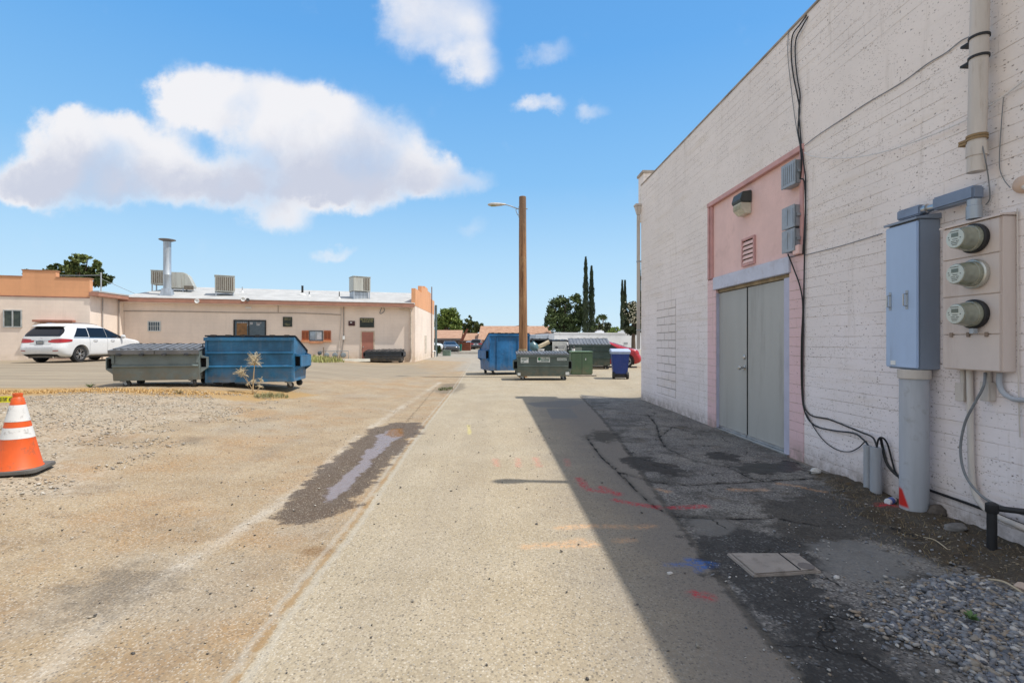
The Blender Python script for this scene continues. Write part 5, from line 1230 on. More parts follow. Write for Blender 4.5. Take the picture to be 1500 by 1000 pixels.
# ---- blue wheeled bin
BINB = M('navy_bin', (.012,.045,.24), .4, var=.12, scale=3, dirt=(.08,.08,.25), dirt_amt=.4)
BINL = M('pale_blue_lid', (.42,.50,.66), .45, var=.1, scale=5)
t_ = thing('wheeled_bin', 'navy blue wheeled bin with a pale blue lid beside the block building', 'bin', (3.93, 18.15, zat(3.93,18.15)), R(-6))
bd = MB(); w0, w1, y0, y1, hh = .24, .31, .25, .34, .93
bd.add([(-w0,-y0,.05),(w0,-y0,.05),(w0,y0,.05),(-w0,y0,.05),(-w1,-y1,hh),(w1,-y1,hh),(w1,y1,hh),(-w1,y1,hh)], [(0,3,2,1),(4,5,6,7),(0,1,5,4),(1,2,6,5),(2,3,7,6),(3,0,4,7)])
part('body', bd, BINB, t_, .03, smooth=True)
part('rim', MB().box(-.335,.335,-.365,.365,.90,.955), BINL, t_, .015)
ld = MB(); ld.prism([(-.39,.958),(-.40,.99),(-.30,1.05),(.25,1.085),(.38,1.04),(.38,.958)], 0, -.345, .345); part('lid', ld, BINL, t_, .02, smooth=True)
part('handle', MB().tube([(-.28,.40,.98),(-.28,.44,1.0),(.28,.44,1.0),(.28,.40,.98)], .016, 8), BINB, t_, smooth=True)
rbm = MB()
for x in (-.17,-.06,.06,.17): rbm.add([(x-.012-.0,-.262,.12),(x+.012,-.262,.12),(x*1.25+.012,-.345,.86),(x*1.25-.012,-.345,.86),(x-.012,-.252,.12),(x+.012,-.252,.12),(x*1.25+.012,-.33,.86),(x*1.25-.012,-.33,.86)], [(0,1,2,3),(7,6,5,4),(0,4,5,1),(1,5,6,2),(2,6,7,3),(3,7,4,0)])
part('ribs', rbm, BINB, t_)
for sx in (-1, 1): part('wheel', MB().tube([(sx*.20,-.24,.13),(sx*.205,-.24,.13),(sx*.285,-.24,.13),(sx*.29,-.24,.13)], [.10,.125,.125,.10], 20), BLACK, t_, smooth=True)
part('axle_skirt', MB().box(-.2,.2,-.27,-.20,.06,.2), BLACK, t_, .01)
# ---- transformer cabinet
XF = metal_paint('transformer_green', (.105,.175,.095), .10, .05, .55, .25, .1)
t_ = thing('transformer_cabinet', 'pale green pad mounted transformer cabinet right of the small dumpster', 'utility cabinet', (2.72, 19.75, 0), R(0))
part('housing', MB().box(-.42,.42,-.40,.40,.06,.92), XF, t_, .03, smooth=True)
part('top', MB().box(-.45,.45,-.43,.43,.922,.965), M('transformer_top', (.22,.32,.20), .5), t_, .02, smooth=True)
part('door_seam', MB().box(-.005,.005,-.4015,-.4002,.08,.90), DARK, t_)
part('latch', MB().box(.13,.16,-.42,-.402,.62,.70), WHITEP, t_, .004)
part('pad', MB().box(-.52,.55,-.52,.5,-.1,.058), M('pad_concrete', (.42,.37,.30), .9, bump=.3), t_, .012)
# ---- utility pole with a street light
wd = NT('pole_wood'); o_ = wd.obj()
gr_ = wd.noise(6, wd.map(o_, (3,3,.10)), 8, .75, dist=.3)
cc = wd.mix(wd.mr(gr_, .35, .65), (.15,.075,.035), (.42,.215,.10))
cc = wd.mix(wd.math('MULTIPLY', wd.mr(wd.noise(14, wd.map(o_, (3,3,.05)), 6, .7), .6, .66), .8), cc, (.035,.018,.01))
cc = wd.mix(wd.math('MULTIPLY', wd.mr(wd.noise(2, wd.map(o_, (1,1,.4)), 5, .7), .5, .65), .6), cc, (.42,.26,.13))
zz = wd.sep(o_)[2]; cc = wd.mix(wd.math('MULTIPLY', wd.mr(zz, 4.6, 6.4), .6), cc, (.17,.12,.085))
PW = wd.fin(cc, .85, 0, wd.bump(gr_, .8, .01))
t_ = thing('utility_pole', 'brown wooden utility pole carrying a small street light on an arm', 'utility pole', (.41, 18.75, 0), 0)
pl_ = MB(); pl_.tube([(.0,0,-.3),(.01,0,1.5),(.0,0,3.2),(-.01,0,5),(-.012,0,6.79),(-.012,0,6.80)], [.165,.16,.15,.142,.132,.12], 20); part('pole', pl_, PW, t_, smooth=True)
for z in (1.0,): part('band', MB().tube([(.0,0,z),(.0,0,z+.07)], .167, 20), M('pole_band', (.5,.38,.22), .7), t_, smooth=True)
part('arm', MB().tube(smooth_path([(-.12,0,6.32),(-.30,0,6.38),(-.50,0,6.46),(-.66,0,6.50)]), .022, 8), GALV, t_, smooth=True)
part('arm_brace', MB().tube(smooth_path([(-.12,0,6.08),(-.2,0,6.12),(-.26,0,6.28),(-.24,0,6.34)]), .014, 8), GALV, t_, smooth=True)
part('bracket', MB().box(-.165,-.12,-.05,.05,6.02,6.42), GALV, t_, .005)
part('bolt', MB().cyl((.12,0,6.34),(.18,0,6.34),.02,n=8), GALV, t_)
hd = MB(); hd.lathe([(.02,-.64),(.05,-.68),(.085,-.82),(.115,-1.02),(.11,-1.2),(.06,-1.30),(.01,-1.33)], 16, Matrix.Translation((0,0,6.52)) @ Matrix.Rotation(R(-1), 4, 'Y') @ Matrix.Scale(.6, 4, (0,0,1)), 0)
part('luminaire', hd, M('lamp_housing', (.55,.52,.47), .5, .1), t_, smooth=True)
part('lens', MB().lathe([(.02,-.98),(.09,-1.02),(.10,-1.18),(.03,-1.28)], 16, Matrix.Translation((0,0,6.475)) @ Matrix.Scale(.5, 4, (0,0,1)), 0), M('lamp_lens', (.35,.38,.22), .2), t_, smooth=True)
# ---- traffic cone and caution tape
ORM = M('cone_orange', (.72,.105,.012), .5, var=.10, scale=5, dirt=(.26,.09,.045), dirt_amt=.7)
WHC = M('cone_white', (.74,.74,.72), .45, var=.06, scale=8, dirt=(.26,.24,.22), dirt_amt=.75)
cxy = at(26, 692); cz = zat(*cxy)
t_ = thing('traffic_cone', 'scuffed orange traffic cone with two white bands and yellow tape tied to its tip', 'traffic cone', (cxy[0], cxy[1], cz+.012), .35)
hC = .70
def rc_(z): return .172-(.172-.034)*(z-.035)/(hC-.035)
n_ = 36
part('cone', MB().lathe([(.18,.028),(.18,.036),(rc_(.04),.045),(rc_(.30),.30)], n_), ORM, t_, smooth=True)
part('lower_white_band', MB().lathe([(rc_(.30)+.002,.300),(rc_(.40)+.002,.398)], n_), WHC, t_, smooth=True)
part('middle_band', MB().lathe([(rc_(.398),.399),(rc_(.45),.450)], n_), ORM, t_, smooth=True)
part('upper_white_band', MB().lathe([(rc_(.45)+.002,.451),(rc_(.60)+.002,.598)], n_), WHC, t_, smooth=True)
part('tip', MB().lathe([(rc_(.60),.599),(rc_(.655),.655),(rc_(.66)-.004,.662),(.034,.668),(.036,.70),(.028,.702),(.026,.68)], n_), ORM, t_, smooth=True)
bs = MB(); pts = []
for k in range(4):
    for j in range(5):
        a = k*PI/2+j*PI/8; c0 = Vector((math.cos(k*PI/2+PI/4)*.20, math.sin(k*PI/2+PI/4)*.20)); pts.append((c0.x+math.cos(a)*.07, c0.y+math.sin(a)*.07))
bs.prism(pts, 2, 0, .032); part('base', bs, M('cone_base', (.13,.125,.115), .85, var=.15, dirt=(.28,.25,.2)), t_, .006)
YT = NT('caution_tape'); o_ = YT.attr('uvx'); nn = YT.noise(28, YT.map(YT.obj(), (1,1,.6)), 2, .5)
CT_M = M('caution_yellow', (.72,.66,.01), .4, var=.05); TXT = M('tape_print', (.02,.02,.02), .5)
tp = [Vector((cxy[0]+.03, cxy[1]-.03, cz+.655)), Vector((cxy[0]-.12, cxy[1]-.04, cz+.66)), Vector((cxy[0]-.45, cxy[1]-.03, cz+.60)), Vector((cxy[0]-1.0, cxy[1], cz+.50)), Vector((cxy[0]-1.9, cxy[1]+.1, cz+.42)), Vector((cxy[0]-2.6, cxy[1]+.2, cz+.55))]
tpp = smooth_path(tp, 8); o0 = tpp[0].copy()
mb = MB(); hw_ = .028
for i, p in enumerate(tpp):
    p = p-o0; tw = .25*math.sin(i*.35); mb.v += [p+Vector((0, tw*hw_, hw_*(.55 if i < 3 else 1))), p+Vector((0, -tw*hw_, -hw_*(.55 if i < 3 else 1)))]
for i in range(len(tpp)-1): mb.f.append((2*i, 2*i+1, 2*i+3, 2*i+2))
tape = solo('caution_tape', mb, CT_M, 'yellow caution tape with black print tied to the orange cone', 'tape', loc=o0)
tx = MB()
i = 3
L_t = len(tpp)
def tpos(u, v):
    k = min(int(u), L_t-2); f = u-k; a = tpp[k]*(1-f)+tpp[k+1]*f-o0; tw = .25*math.sin(u*.35)
    return a+Vector((0, -.002+v*tw*hw_, v*hw_))
u = 2.0
LET = {'C':[(0,0,.25,1),(0,.8,1,1),(0,0,1,.2)], 'A':[(0,0,.25,1),(.75,0,1,1),(0,.8,1,1),(0,.4,1,.6)], 'U':[(0,0,.25,1),(.75,0,1,1),(0,0,1,.2)], 'T':[(.38,0,.62,1),(0,.8,1,1)], 'I':[(.38,0,.62,1)], 'O':[(0,0,.25,1),(.75,0,1,1),(0,0,1,.2),(0,.8,1,1)], 'N':[(0,0,.25,1),(.75,0,1,1),(.25,.45,.75,.75)]}
while u < L_t-4:
    for ch in 'CAUTION':
        for (a, b, c, d) in LET[ch]:
            # the tape runs to the left: letters advance along +x of the picture, i.e. backwards along the tape
            ua, ub = u+.34*(1-a), u+.34*(1-c)
            tx.add([tpos(ua, b*1.1-.55), tpos(ub, b*1.1-.55), tpos(ub, d*1.1-.55), tpos(ua, d*1.1-.55)], [(0,1,2,3)])
        u += .42
    u += .6
# reverse order so that the word reads left to right
part('lettering', tx, TXT, tape, fix=False)
st2 = tp[-1]
solo('wooden_stake', MB().box(-.02,.02,-.02,.02,-.75,.08), M('stake_wood', (.45,.33,.2), .8), 'wooden stake holding the far end of the caution tape', 'stake', loc=st2)
# ---- dry weed in front of the blue dumpster
wx, wy = at(372, 577)
t_ = thing('dry_weed', 'dead pale weed stalks with bushy seed heads in front of the blue dumpster', 'plant', (wx, wy, zat(wx, wy)), 0)
stm = MB(); fz = MB(); rnd = random.Random(3)
def twigs(base, tip, n, sz, mb2):
    for k in range(n):
        a = rnd.uniform(0, 2*PI); e = rnd.uniform(-.5, 1.0); l = sz*rnd.uniform(.3, 1)
        q = base.lerp(tip, rnd.uniform(.35, 1.0)); d_ = Vector((math.cos(a)*math.cos(e), math.sin(a)*math.cos(e)*.6, math.sin(e)))*l
        mb2.tube([q, q+d_*.6+Vector((0,0,.02)), q+d_], [.005,.004,.002], 3, False)
        for j in range(7):
            c = q+d_*rnd.uniform(.3, 1.05); s = .011
            r1 = Vector([rnd.uniform(-1,1) for _ in range(3)])*s; r2 = Vector([rnd.uniform(-1,1) for _ in range(3)])*s
            mb2.add([c-r1, c+r2, c+r1], [(0,1,2)])
for (tx_, tz, tk, nn_, sz) in ((.02,.74,.016,90,.24),(-.34,.46,.011,55,.18),(-.20,.50,.004,8,.10),(.10,.30,.005,18,.10),(-.02,.28,.006,16,.10),(.16,.16,.004,12,.1),(-.14,.20,.004,8,.08)):
    b = Vector((rnd.uniform(-.05,.05), 0, 0)); tip = Vector((tx_, rnd.uniform(-.1,.1), tz)); m_ = b.lerp(tip,.5)+Vector((rnd.uniform(-.03,.03),0,0))
    stm.tube([b, m_, tip], [tk, tk*.7, tk*.35], 5); twigs(m_.lerp(tip, .35), tip, nn_, sz, fz)
part('stalks', stm, M('dead_stalk', (.50,.36,.20), .9), t_); part('seed_heads', fz, M('seed_head', (.62,.53,.36), .9), t_, fix=False)
for (px, py, h, lab) in ((465,566,.0,''),(263,578,.14,'small dry weed tuft under the sage green dumpster'),(97+35,567,.12,'tiny green weed in front of the parked white car')):
    if not lab: continue
    x, y = at(px, py); m_ = MB()
    for k in range(60):
        a = rnd.uniform(0, 2*PI); l = h*rnd.uniform(.3, 1); d_ = Vector((math.cos(a)*l*.9, math.sin(a)*l*.9, l*rnd.uniform(.3,1))); m_.tube([(0,0,0), d_*.6+Vector((0,0,.01)), d_], [.003,.003,.001], 3, False)
    solo('weed', m_, M('weed_dry' if h > .13 else 'weed_grn', (.30,.24,.12) if h > .13 else (.10,.14,.05), .9), lab, 'plant', loc=(x, y, zat(x, y)))
# ------------------------------------------------------------------ cars
TYRE = M('tyre', (.022,.022,.023), .75); RIM = M('alloy_rim', (.55,.56,.58), .3, .8, var=.05); CGL = M('car_glass', (.006,.007,.012), .04, var=.02, spec=.45)
CHR = M('chrome', (.7,.7,.7), .15, 1.0); TRIMB = M('car_black_trim', (.02,.02,.022), .5); TAIL = M('tail_lamp', (.38,.008,.012), .15, var=.15, scale=8, spec=.8)
def carpaint(name, col): return M(name, col, .28, 0, var=.03, scale=1.5, spec=.6, Coat_Weight=.6, Coat_Roughness=.05)
def lin(tab, z, c):
    for i in range(len(tab)-1):
        if tab[i][0] <= z <= tab[i+1][0]:
            a, b = tab[i], tab[i+1]; f = (z-a[0])/(b[0]-a[0]+1e-9)
            p0 = tab[max(i-1,0)]; p3 = tab[min(i+2,len(tab)-1)]
            # monotone-ish hermite
            m0 = (b[c]-p0[c])/(b[0]-p0[0]+1e-9) if i > 0 else (b[c]-a[c])/(b[0]-a[0]); m1 = (p3[c]-a[c])/(p3[0]-a[0]+1e-9) if i+2 < len(tab) else (b[c]-a[c])/(b[0]-a[0])
            h = b[0]-a[0]; f2 = f*f; f3 = f2*f
            v = (2*f3-3*f2+1)*a[c]+(f3-2*f2+f)*h*m0+(-2*f3+3*f2)*b[c]+(f3-f2)*h*m1
            lo, hi = min(a[c], b[c]), max(a[c], b[c]); return min(hi+.01, max(lo-.01, v))
    return tab[-1][c] if z > tab[-1][0] else tab[0][c]
SUV = [(.24,.30,4.75,.84,.25,.45),(.32,.12,4.88,.93,.28,.5),(.45,.03,4.97,.965,.30,.55),(.62,.0,5.0,.98,.30,.6),(.78,.05,4.97,.985,.28,.6),(.92,.11,4.86,.985,.26,.6),(1.0,.13,4.62,.975,.25,.55),(1.07,.14,4.15,.96,.24,.5),(1.12,.15,3.80,.945,.24,.45),(1.2,.19,3.56,.925,.24,.42),(1.35,.31,3.20,.87,.24,.40),(1.5,.44,2.86,.805,.25,.38),(1.60,.52,2.60,.755,.25,.35),(1.67,.50,2.35,.705,.24,.3),(1.715,.72,2.0,.62,.22,.25),(1.735,1.0,1.7,.45,.2,.2)]
SED = [(.20,.24,4.5,.84,.16,.45),(.28,.06,4.66,.89,.18,.5),(.42,.0,4.74,.91,.20,.55),(.58,.02,4.75,.92,.22,.6),(.72,.10,4.68,.92,.24,.6),(.82,.13,4.5,.91,.26,.55),(.90,.16,4.0,.90,.28,.5),(.96,.34,3.55,.885,.32,.45),(1.02,.62,3.35,.86,.3,.42),(1.12,.95,3.06,.81,.3,.40),(1.24,1.30,2.72,.73,.28,.38),(1.34,1.62,2.42,.65,.25,.35),(1.40,1.85,2.2,.56,.22,.3),(1.43,2.0,2.05,.35,.15,.15)]
def car(name, label, tab, paint, loc, rz, wr=.36, wx=(.98,3.88), detail=True, group=None):
    t = thing(name, label, 'car', (loc[0], loc[1], zat(loc[0], loc[1])), rz, group)
    zmin, zmax = tab[0][0], tab[-1][0]
    def prm(z): return [lin(tab, z, c) for c in range(1, 6)]
    def side_y(x, z, sg=-1):
        xr, xf, w, rr, rf_ = prm(z)
        if x < xr+rr: d = max(0, rr*rr-(xr+rr-x)**2); return sg*(w-rr+math.sqrt(d))
        if x > xf-rf_: d = max(0, rf_*rf_-(x-(xf-rf_))**2); return sg*(w-rf_+math.sqrt(d))
        return sg*w
    def rear_x(y, z):
        xr, xf, w, rr, rf_ = prm(z); ay = abs(y); bow = .05*(ay/w)**2
        if ay > w-rr: return xr+rr-math.sqrt(max(0, rr*rr-(ay-(w-rr))**2))
        return xr
    zs = np.concatenate([np.linspace(zmin, 1.0, 16), np.linspace(1.0, zmax, 26)[1:]])
    V = []; ring = None
    for z in zs:
        xr, xf, w, rr, rf_ = prm(z); rr = min(rr, w*.9); rf_ = min(rf_, w*.9); P = []
        for j in range(4): P.append((xr, -(w-rr)*(1-2*(j+.0)/4)*-1))
        P = [(xr, (w-rr)*(1-2*j/4)) for j in range(5)]                       # rear, +y to -y
        P += [(xr+rr-rr*math.cos(a), -(w-rr)-rr*math.sin(a)) for a in [PI/2*j/6 for j in range(1, 7)]]
        P += [(xr+rr+(xf-rf_-xr-rr)*j/16, -w) for j in range(1, 17)]
        P += [(xf-rf_+rf_*math.sin(a), -(w-rf_)-rf_*math.cos(a)) for a in [PI/2*j/6 for j in range(1, 7)]]
        P += [(xf, -(w-rf_)*(1-2*j/4)) for j in range(1, 5)]
        P += [(xf-rf_+rf_*math.cos(a), (w-rf_)+rf_*math.sin(a)) for a in [PI/2*j/6 for j in range(1, 7)]]
        P += [(xf-rf_-(xf-rf_-xr-rr)*j/16, w) for j in range(1, 17)]
        P += [(xr+rr-rr*math.sin(a), (w-rr)+rr*math.cos(a)) for a in [PI/2*j/6 for j in range(1, 6)]]
        ring = len(P); V += [(x, y, z) for x, y in P]
    m = MB(); k = len(zs)
    fs = [(i*ring+j, i*ring+(j+1)%ring, (i+1)*ring+(j+1)%ring, (i+1)*ring+j) for i in range(k-1) for j in range(ring)]
    fs += [tuple(range(ring))[::-1], tuple((k-1)*ring+j for j in range(ring))]
    m.add(V, fs); me = m.mesh('body')
    # wheel wells cut out
    tmp = bpy.data.objects.new('tmp', me); COL.objects.link(tmp)
    cut = MB()
    for x in wx:
        for sg in (-1, 1): cut.cyl((x, sg*.58, wr), (x, sg*1.2, wr), wr*1.20, n=36)
    cme = cut.mesh('cut'); co = bpy.data.objects.new('cut', cme); COL.objects.link(co)
    md = tmp.modifiers.new('b', 'BOOLEAN'); md.operation = 'DIFFERENCE'; md.object = co; md.solver = 'EXACT'
    dg = bpy.context.evaluated_depsgraph_get(); me2 = bpy.data.meshes.new_from_object(tmp.evaluated_get(dg))
    bpy.data.objects.remove(tmp); bpy.data.objects.remove(co); me2.name = 'body'
    me2.polygons.foreach_set('use_smooth', [True]*len(me2.polygons))
    try: me2.set_sharp_from_angle(angle=R(40))
    except Exception: pass
    body = part('body', me2, paint, t)
    def patch(nm, f, nu, nv, mat, parent, smooth=True):
        mb = MB()
        for i in range(nu+1):
            for j in range(nv+1): mb.v.append(Vector(f(i/nu, j/nv)))
        for i in range(nu):
            for j in range(nv):
                a = i*(nv+1)+j; mb.f.append((a, a+1, a+nv+2, a+nv+1))
        return part(nm, mb, mat, parent, smooth=70, fix=False)
    def sidepatch(nm, xb0, xb1, xt0, xt1, z0, z1, mat, parent, off=.008, sgs=(-1, 1), arch=0.0):
        for sg in sgs:
            def f(u, v):
                x = (xb0+(xb1-xb0)*u)*(1-v)+(xt0+(xt1-xt0)*u)*v; z = z0+(z1-z0)*v+arch*4*u*(1-u)*v
                y = side_y(x, z, sg); return (x, y+sg*off, z)
            patch(nm, f, 16, 6, mat, parent)
    if tab is SUV:
        sidepatch('side_window', .62, 1.40, .95, 1.42, 1.13, 1.53, CGL, body, sgs=(-1,1))
        sidepatch('side_window', 1.44, 2.42, 1.46, 2.40, 1.11, 1.56, CGL, body)
        sidepatch('side_window', 2.44, 3.50, 2.42, 2.72, 1.09, 1.555, CGL, body)
        sidepatch('chrome_strip', .60, 3.50, .60, 3.50, 1.085, 1.108, CHR, body, .010)
        sidepatch('sill_trim', 1.50, 3.40, 1.50, 3.40, .30, .335, CHR, body, .012); sidepatch('lower_cladding', 1.45, 3.42, 1.45, 3.42, .245, .295, TRIMB, body, .006)
        for x in (1.43, 2.43): sidepatch('door_gap', x, x+.008, x, x+.008, .36, 1.07, TRIMB, body, .003)
        for sg in (-1, 1):
            for x in (1.62, 2.62):
                y = side_y(x, .96, sg); part('door_handle', MB().tube([(x,y+sg*.01,.985),(x+.04,y+sg*.04,.985),(x+.18,y+sg*.04,.975),(x+.22,y+sg*.01,.97)], .014, 8), CHR, body, smooth=True)
            y = side_y(3.35, 1.12, sg); mi = MB(); mi.lathe([(.02,0),(.08,.03),(.085,.14),(.05,.2),(.01,.21)], 14, Matrix.Translation((3.28, y+sg*.02, 1.17)) @ Matrix.Scale(sg, 4, (0,1,0)) @ Matrix.Scale(.8, 4, (1,0,0)), 1)
            part('mirror', mi, paint, body, smooth=True)
            patch('head_lamp', lambda u, v, sg=sg: ((4.62+.22*u-.12*v), side_y(4.62+.22*u-.12*v, .80+.12*v, sg)+sg*.008, .80+.12*v), 8, 3, M('head_lamp', (.5,.52,.55), .1, .3), body)
        # rear glass, lamps, bumper and plate
        def rp(y, z, off=.010): return (rear_x(y, z)-off, y, z)
        def rg(u, v):
            hw = .86-.17*v-.10*(2*v-1)**2; y = -hw+2*hw*u; z = 1.15+.42*v; w = prm(z)[2]; rr = prm(z)[3]
            return (rear_x(y, z)-.012, y, z)
        patch('rear_window', rg, 30, 8, CGL, body)
        sp_ = MB(); z = 1.60; 
        sp_.add([(.36,-.66,1.585),(.36,.66,1.585),(.72,.70,1.60),(.72,-.70,1.60),(.40,-.62,1.63),(.40,.62,1.63),(.80,.64,1.70),(.80,-.64,1.70)], [(0,3,2,1),(4,5,6,7),(0,1,5,4),(1,2,6,5),(2,3,7,6),(3,0,4,7)])
        part('spoiler', sp_, paint, body, .012, smooth=True)
        for sg in (-1, 1):
            def tl(u, v, sg=sg):
                # wraps from the tailgate around the corner along the side
                hmid = .92+.03*u; half = .012+.075*math.sin(PI*min(1, max(0, (u*.82+.10))))**.8; z = hmid+(v-.5)*2*half+.02
                L = u*.95; xr, xf, w, rr, rf_ = prm(z); flat = .42
                if L < flat: y = (w-rr-flat)+L; return (xr-.012, sg*y, z)
                a = (L-flat)/rr
                if a < PI/2: return (xr+rr-(rr+.012)*math.cos(a), sg*(w-rr+(rr+.012)*math.sin(a)), z)
                return (xr+rr+(L-flat-rr*PI/2), sg*(w+.012), z)
            patch('tail_lamp', tl, 36, 4, TAIL, body)
            patch('reflector', lambda u, v, sg=sg: rp(sg*(.58+.22*u), .50+.03*v+.02*u, .012), 8, 1, TAIL, body)
        patch('chrome_bar', lambda u, v: rp(-.42+.84*u, .975+.03*v, .02), 12, 1, CHR, body)
        patch('tailgate_recess', lambda u, v: rp(-.45+.9*u, .80+.16*v, .008), 12, 2, M('recess_shade', (.52,.53,.53), .35), body)
        pt = part('licence_plate', MB().box(.03, .045, -.16, .16, .81, .95), M('plate_dark', (.10,.12,.16), .5), body, .003)
        tx = MB()
        for r_ in range(7): tx.box(.0265, .0295, -.13+r_*.037, -.108+r_*.037, .85, .91)
        part('lettering', tx, M('plate_print', (.45,.45,.40), .6), pt)
        patch('bumper_lower', lambda u, v: rp(-.72+1.44*u, .26+.10*v+.03*math.sin(PI*u), .014), 14, 3, TRIMB, body)
        patch('bumper_chrome', lambda u, v: rp(-.60+1.2*u, .665+.022*v, .012), 14, 1, CHR, body)
        part('badge', MB().tube([(.112,-.05,1.065),(.112,0,1.045),(.112,.05,1.065),(.112,.02,1.075),(.112,-.02,1.075),(.112,-.05,1.065)], .006, 6), CHR, body)
        part('exhaust', MB().cyl((.12,-.50,.24),(.35,-.50,.25),.035,n=12), CHR, body); part('underbody', MB().box(.35,4.6,-.78,.78,.20,.30), TRIMB, body)
        for sg in (-1, 1): part('roof_rail', MB().tube(smooth_path([(1.0,sg*.60,1.70),(1.1,sg*.61,1.745),(1.9,sg*.60,1.75),(2.3,sg*.58,1.70)]), .014, 6), CHR, body, smooth=True)
    else:
        sidepatch('side_window', 1.18, 2.30, 1.70, 2.28, 1.00, 1.30, CGL, body, arch=.02); sidepatch('side_window', 2.33, 3.20, 2.31, 2.50, .99, 1.31, CGL, body, arch=.01)
        def rg(u, v):
            hw = .66-.14*v; y = -hw+2*hw*u; z = .99+.30*v; return (rear_x(y, z)-.02, y, z+.004)
        patch('rear_window', rg, 20, 8, CGL, body)
        for sg in (-1, 1):
            def tl(u, v, sg=sg):
                z = .72+.10*v; xr, xf, w, rr, rf_ = prm(z); L = u*.7; flat = .3
                if L < flat: return (xr-.012, sg*(w-rr-flat+L), z)
                a = min(PI/2, (L-flat)/rr); return (xr+rr-(rr+.012)*math.cos(a), sg*(w-rr+(rr+.012)*math.sin(a)), z)
            patch('tail_lamp', tl, 20, 2, TAIL, body)
            patch('head_lamp', lambda u, v, sg=sg: ((4.30+.25*u), side_y(4.30+.25*u, .64+.10*v, sg)+sg*.008, .64+.10*v), 8, 2, M('head_lamp', (.5,.52,.55), .1, .3), body)
        patch('licence_plate', lambda u, v: (rear_x(0, .6)-.015, -.16+.32*u, .56+.12*v), 2, 2, WHITEP, body)
        sidepatch('door_gap', 2.31, 2.318, 2.31, 2.318, .32, .97, TRIMB, body, .003); part('underbody', MB().box(.35,4.4,-.72,.72,.16,.26), TRIMB, body)
        fw_ = M('windscreen', (.02,.025,.03), .05)
        patch('windscreen', lambda u, v: (lin(tab, 1.0+.32*v, 2)+.012, -(.66-.14*v)+2*(.66-.14*v)*u, 1.0+.32*v), 10, 8, CGL, body)
    for x in wx:
        for sg in (-1, 1):
            wt = MB(); yo = sg*.93 if tab is SUV else sg*.87; yi = yo-sg*.23
            q = sorted((yi, yo))
            wt.lathe([(wr*.62,q[0]),(wr*.94,q[0]),(wr,q[0]+.03),(wr,q[1]-.03),(wr*.94,q[1]),(wr*.66,q[1])], 32, Matrix.Translation((x, 0, wr)), 1, caps=False)
            wo = part('wheel', wt, TYRE, t, smooth=True)
            rm_ = MB(); fy = yo-sg*.012; Mr = Matrix.Translation((x, fy, wr)) @ Matrix.Scale(sg, 4, (0,1,0))
            rm_.lathe([(wr*.68,0),(wr*.68,.012),(wr*.60,.010),(wr*.60,-.06)], 32, Mr, 1, caps=False); rm_.lathe([(.055,-.02),(.055,.005),(.03,.012),(.002,.012)], 14, Mr, 1)
            for s_ in range(5):
                for w2 in (-.13, .13):
                    a = s_*2*PI/5+w2; b_ = s_*2*PI/5+w2*1.6
                    rm_.add([(math.cos(a-.06)*.05,0,math.sin(a-.06)*.05),(math.cos(a+.2)*.05,0,math.sin(a+.2)*.05),(math.cos(b_+.10)*wr*.63,.006,math.sin(b_+.10)*wr*.63),(math.cos(b_-.06)*wr*.63,.006,math.sin(b_-.06)*wr*.63)], [(0,1,2,3)], Mr)
            part('rim', rm_, RIM, wo, fix=False)
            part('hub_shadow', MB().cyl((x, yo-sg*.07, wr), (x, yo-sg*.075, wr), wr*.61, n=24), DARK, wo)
    return t
WPAINT = carpaint('white_car_paint', (.74,.75,.76)); RPAINT = carpaint('red_car_paint', (.42,.006,.012)); DPAINT = carpaint('dark_car_paint', (.03,.032,.036)); SPAINT = carpaint('silver_car_paint', (.45,.47,.50))
# origin of a car is the middle of its rear bumper on the ground
hdg = R(90.5)
car('parked_car', 'white sport utility vehicle parked by the stucco wing, seen from its rear right corner', SUV, WPAINT, (-20.25, 21.3), hdg)
car('parked_car', 'red car half hidden behind the navy wheeled bin', SED, RPAINT, (6.80, 26.2), R(166), .34, (.74,3.55), group=None)
# ------------------------------------------------------------------ far cars, houses, walls
car('parked_car', 'dark car with a pale windscreen under the carport roof', SED, DPAINT, tuple(deep(655,512,62)[:2]), R(-75), .33, (.95,3.65), group='cars far down the alley')
car('parked_car', 'white car nose behind the round bush at the end of the stucco building', SED, WPAINT, tuple(deep(583,515,52)[:2]), R(-8), .33, (.95,3.65), group='cars far down the alley')
car('parked_car', 'small black car parked at the far end of the alley', SUV, DPAINT, tuple(deep(697,512,84)[:2]), R(88), .36, group='cars far down the alley')
car('parked_car', 'pale silver car left of the black one at the far end of the alley', SED, SPAINT, tuple(deep(688,511,86)[:2]), R(92), .33, (.95,3.65), group='cars far down the alley')
TILE = NT('tan_tile_roof'); o_ = TILE.obj()
tn = TILE.noise(1.5, o_, 6, .7); rw_ = TILE.math('SINE', TILE.math('MULTIPLY', TILE.sep(o_)[2], 40))
tc = TILE.mix(TILE.mr(tn, .35, .65), (.34,.19,.12), (.47,.29,.19)); tc = TILE.mix(TILE.math('MULTIPLY', TILE.mr(rw_, .5, 1), .3), tc, (.22,.11,.07))
TILEM = TILE.fin(tc, .9)
TANW = M('tan_house_wall', (.42,.31,.23), .9, var=.1); DKW = M('shaded_wall', (.16,.13,.12), .9, var=.2)
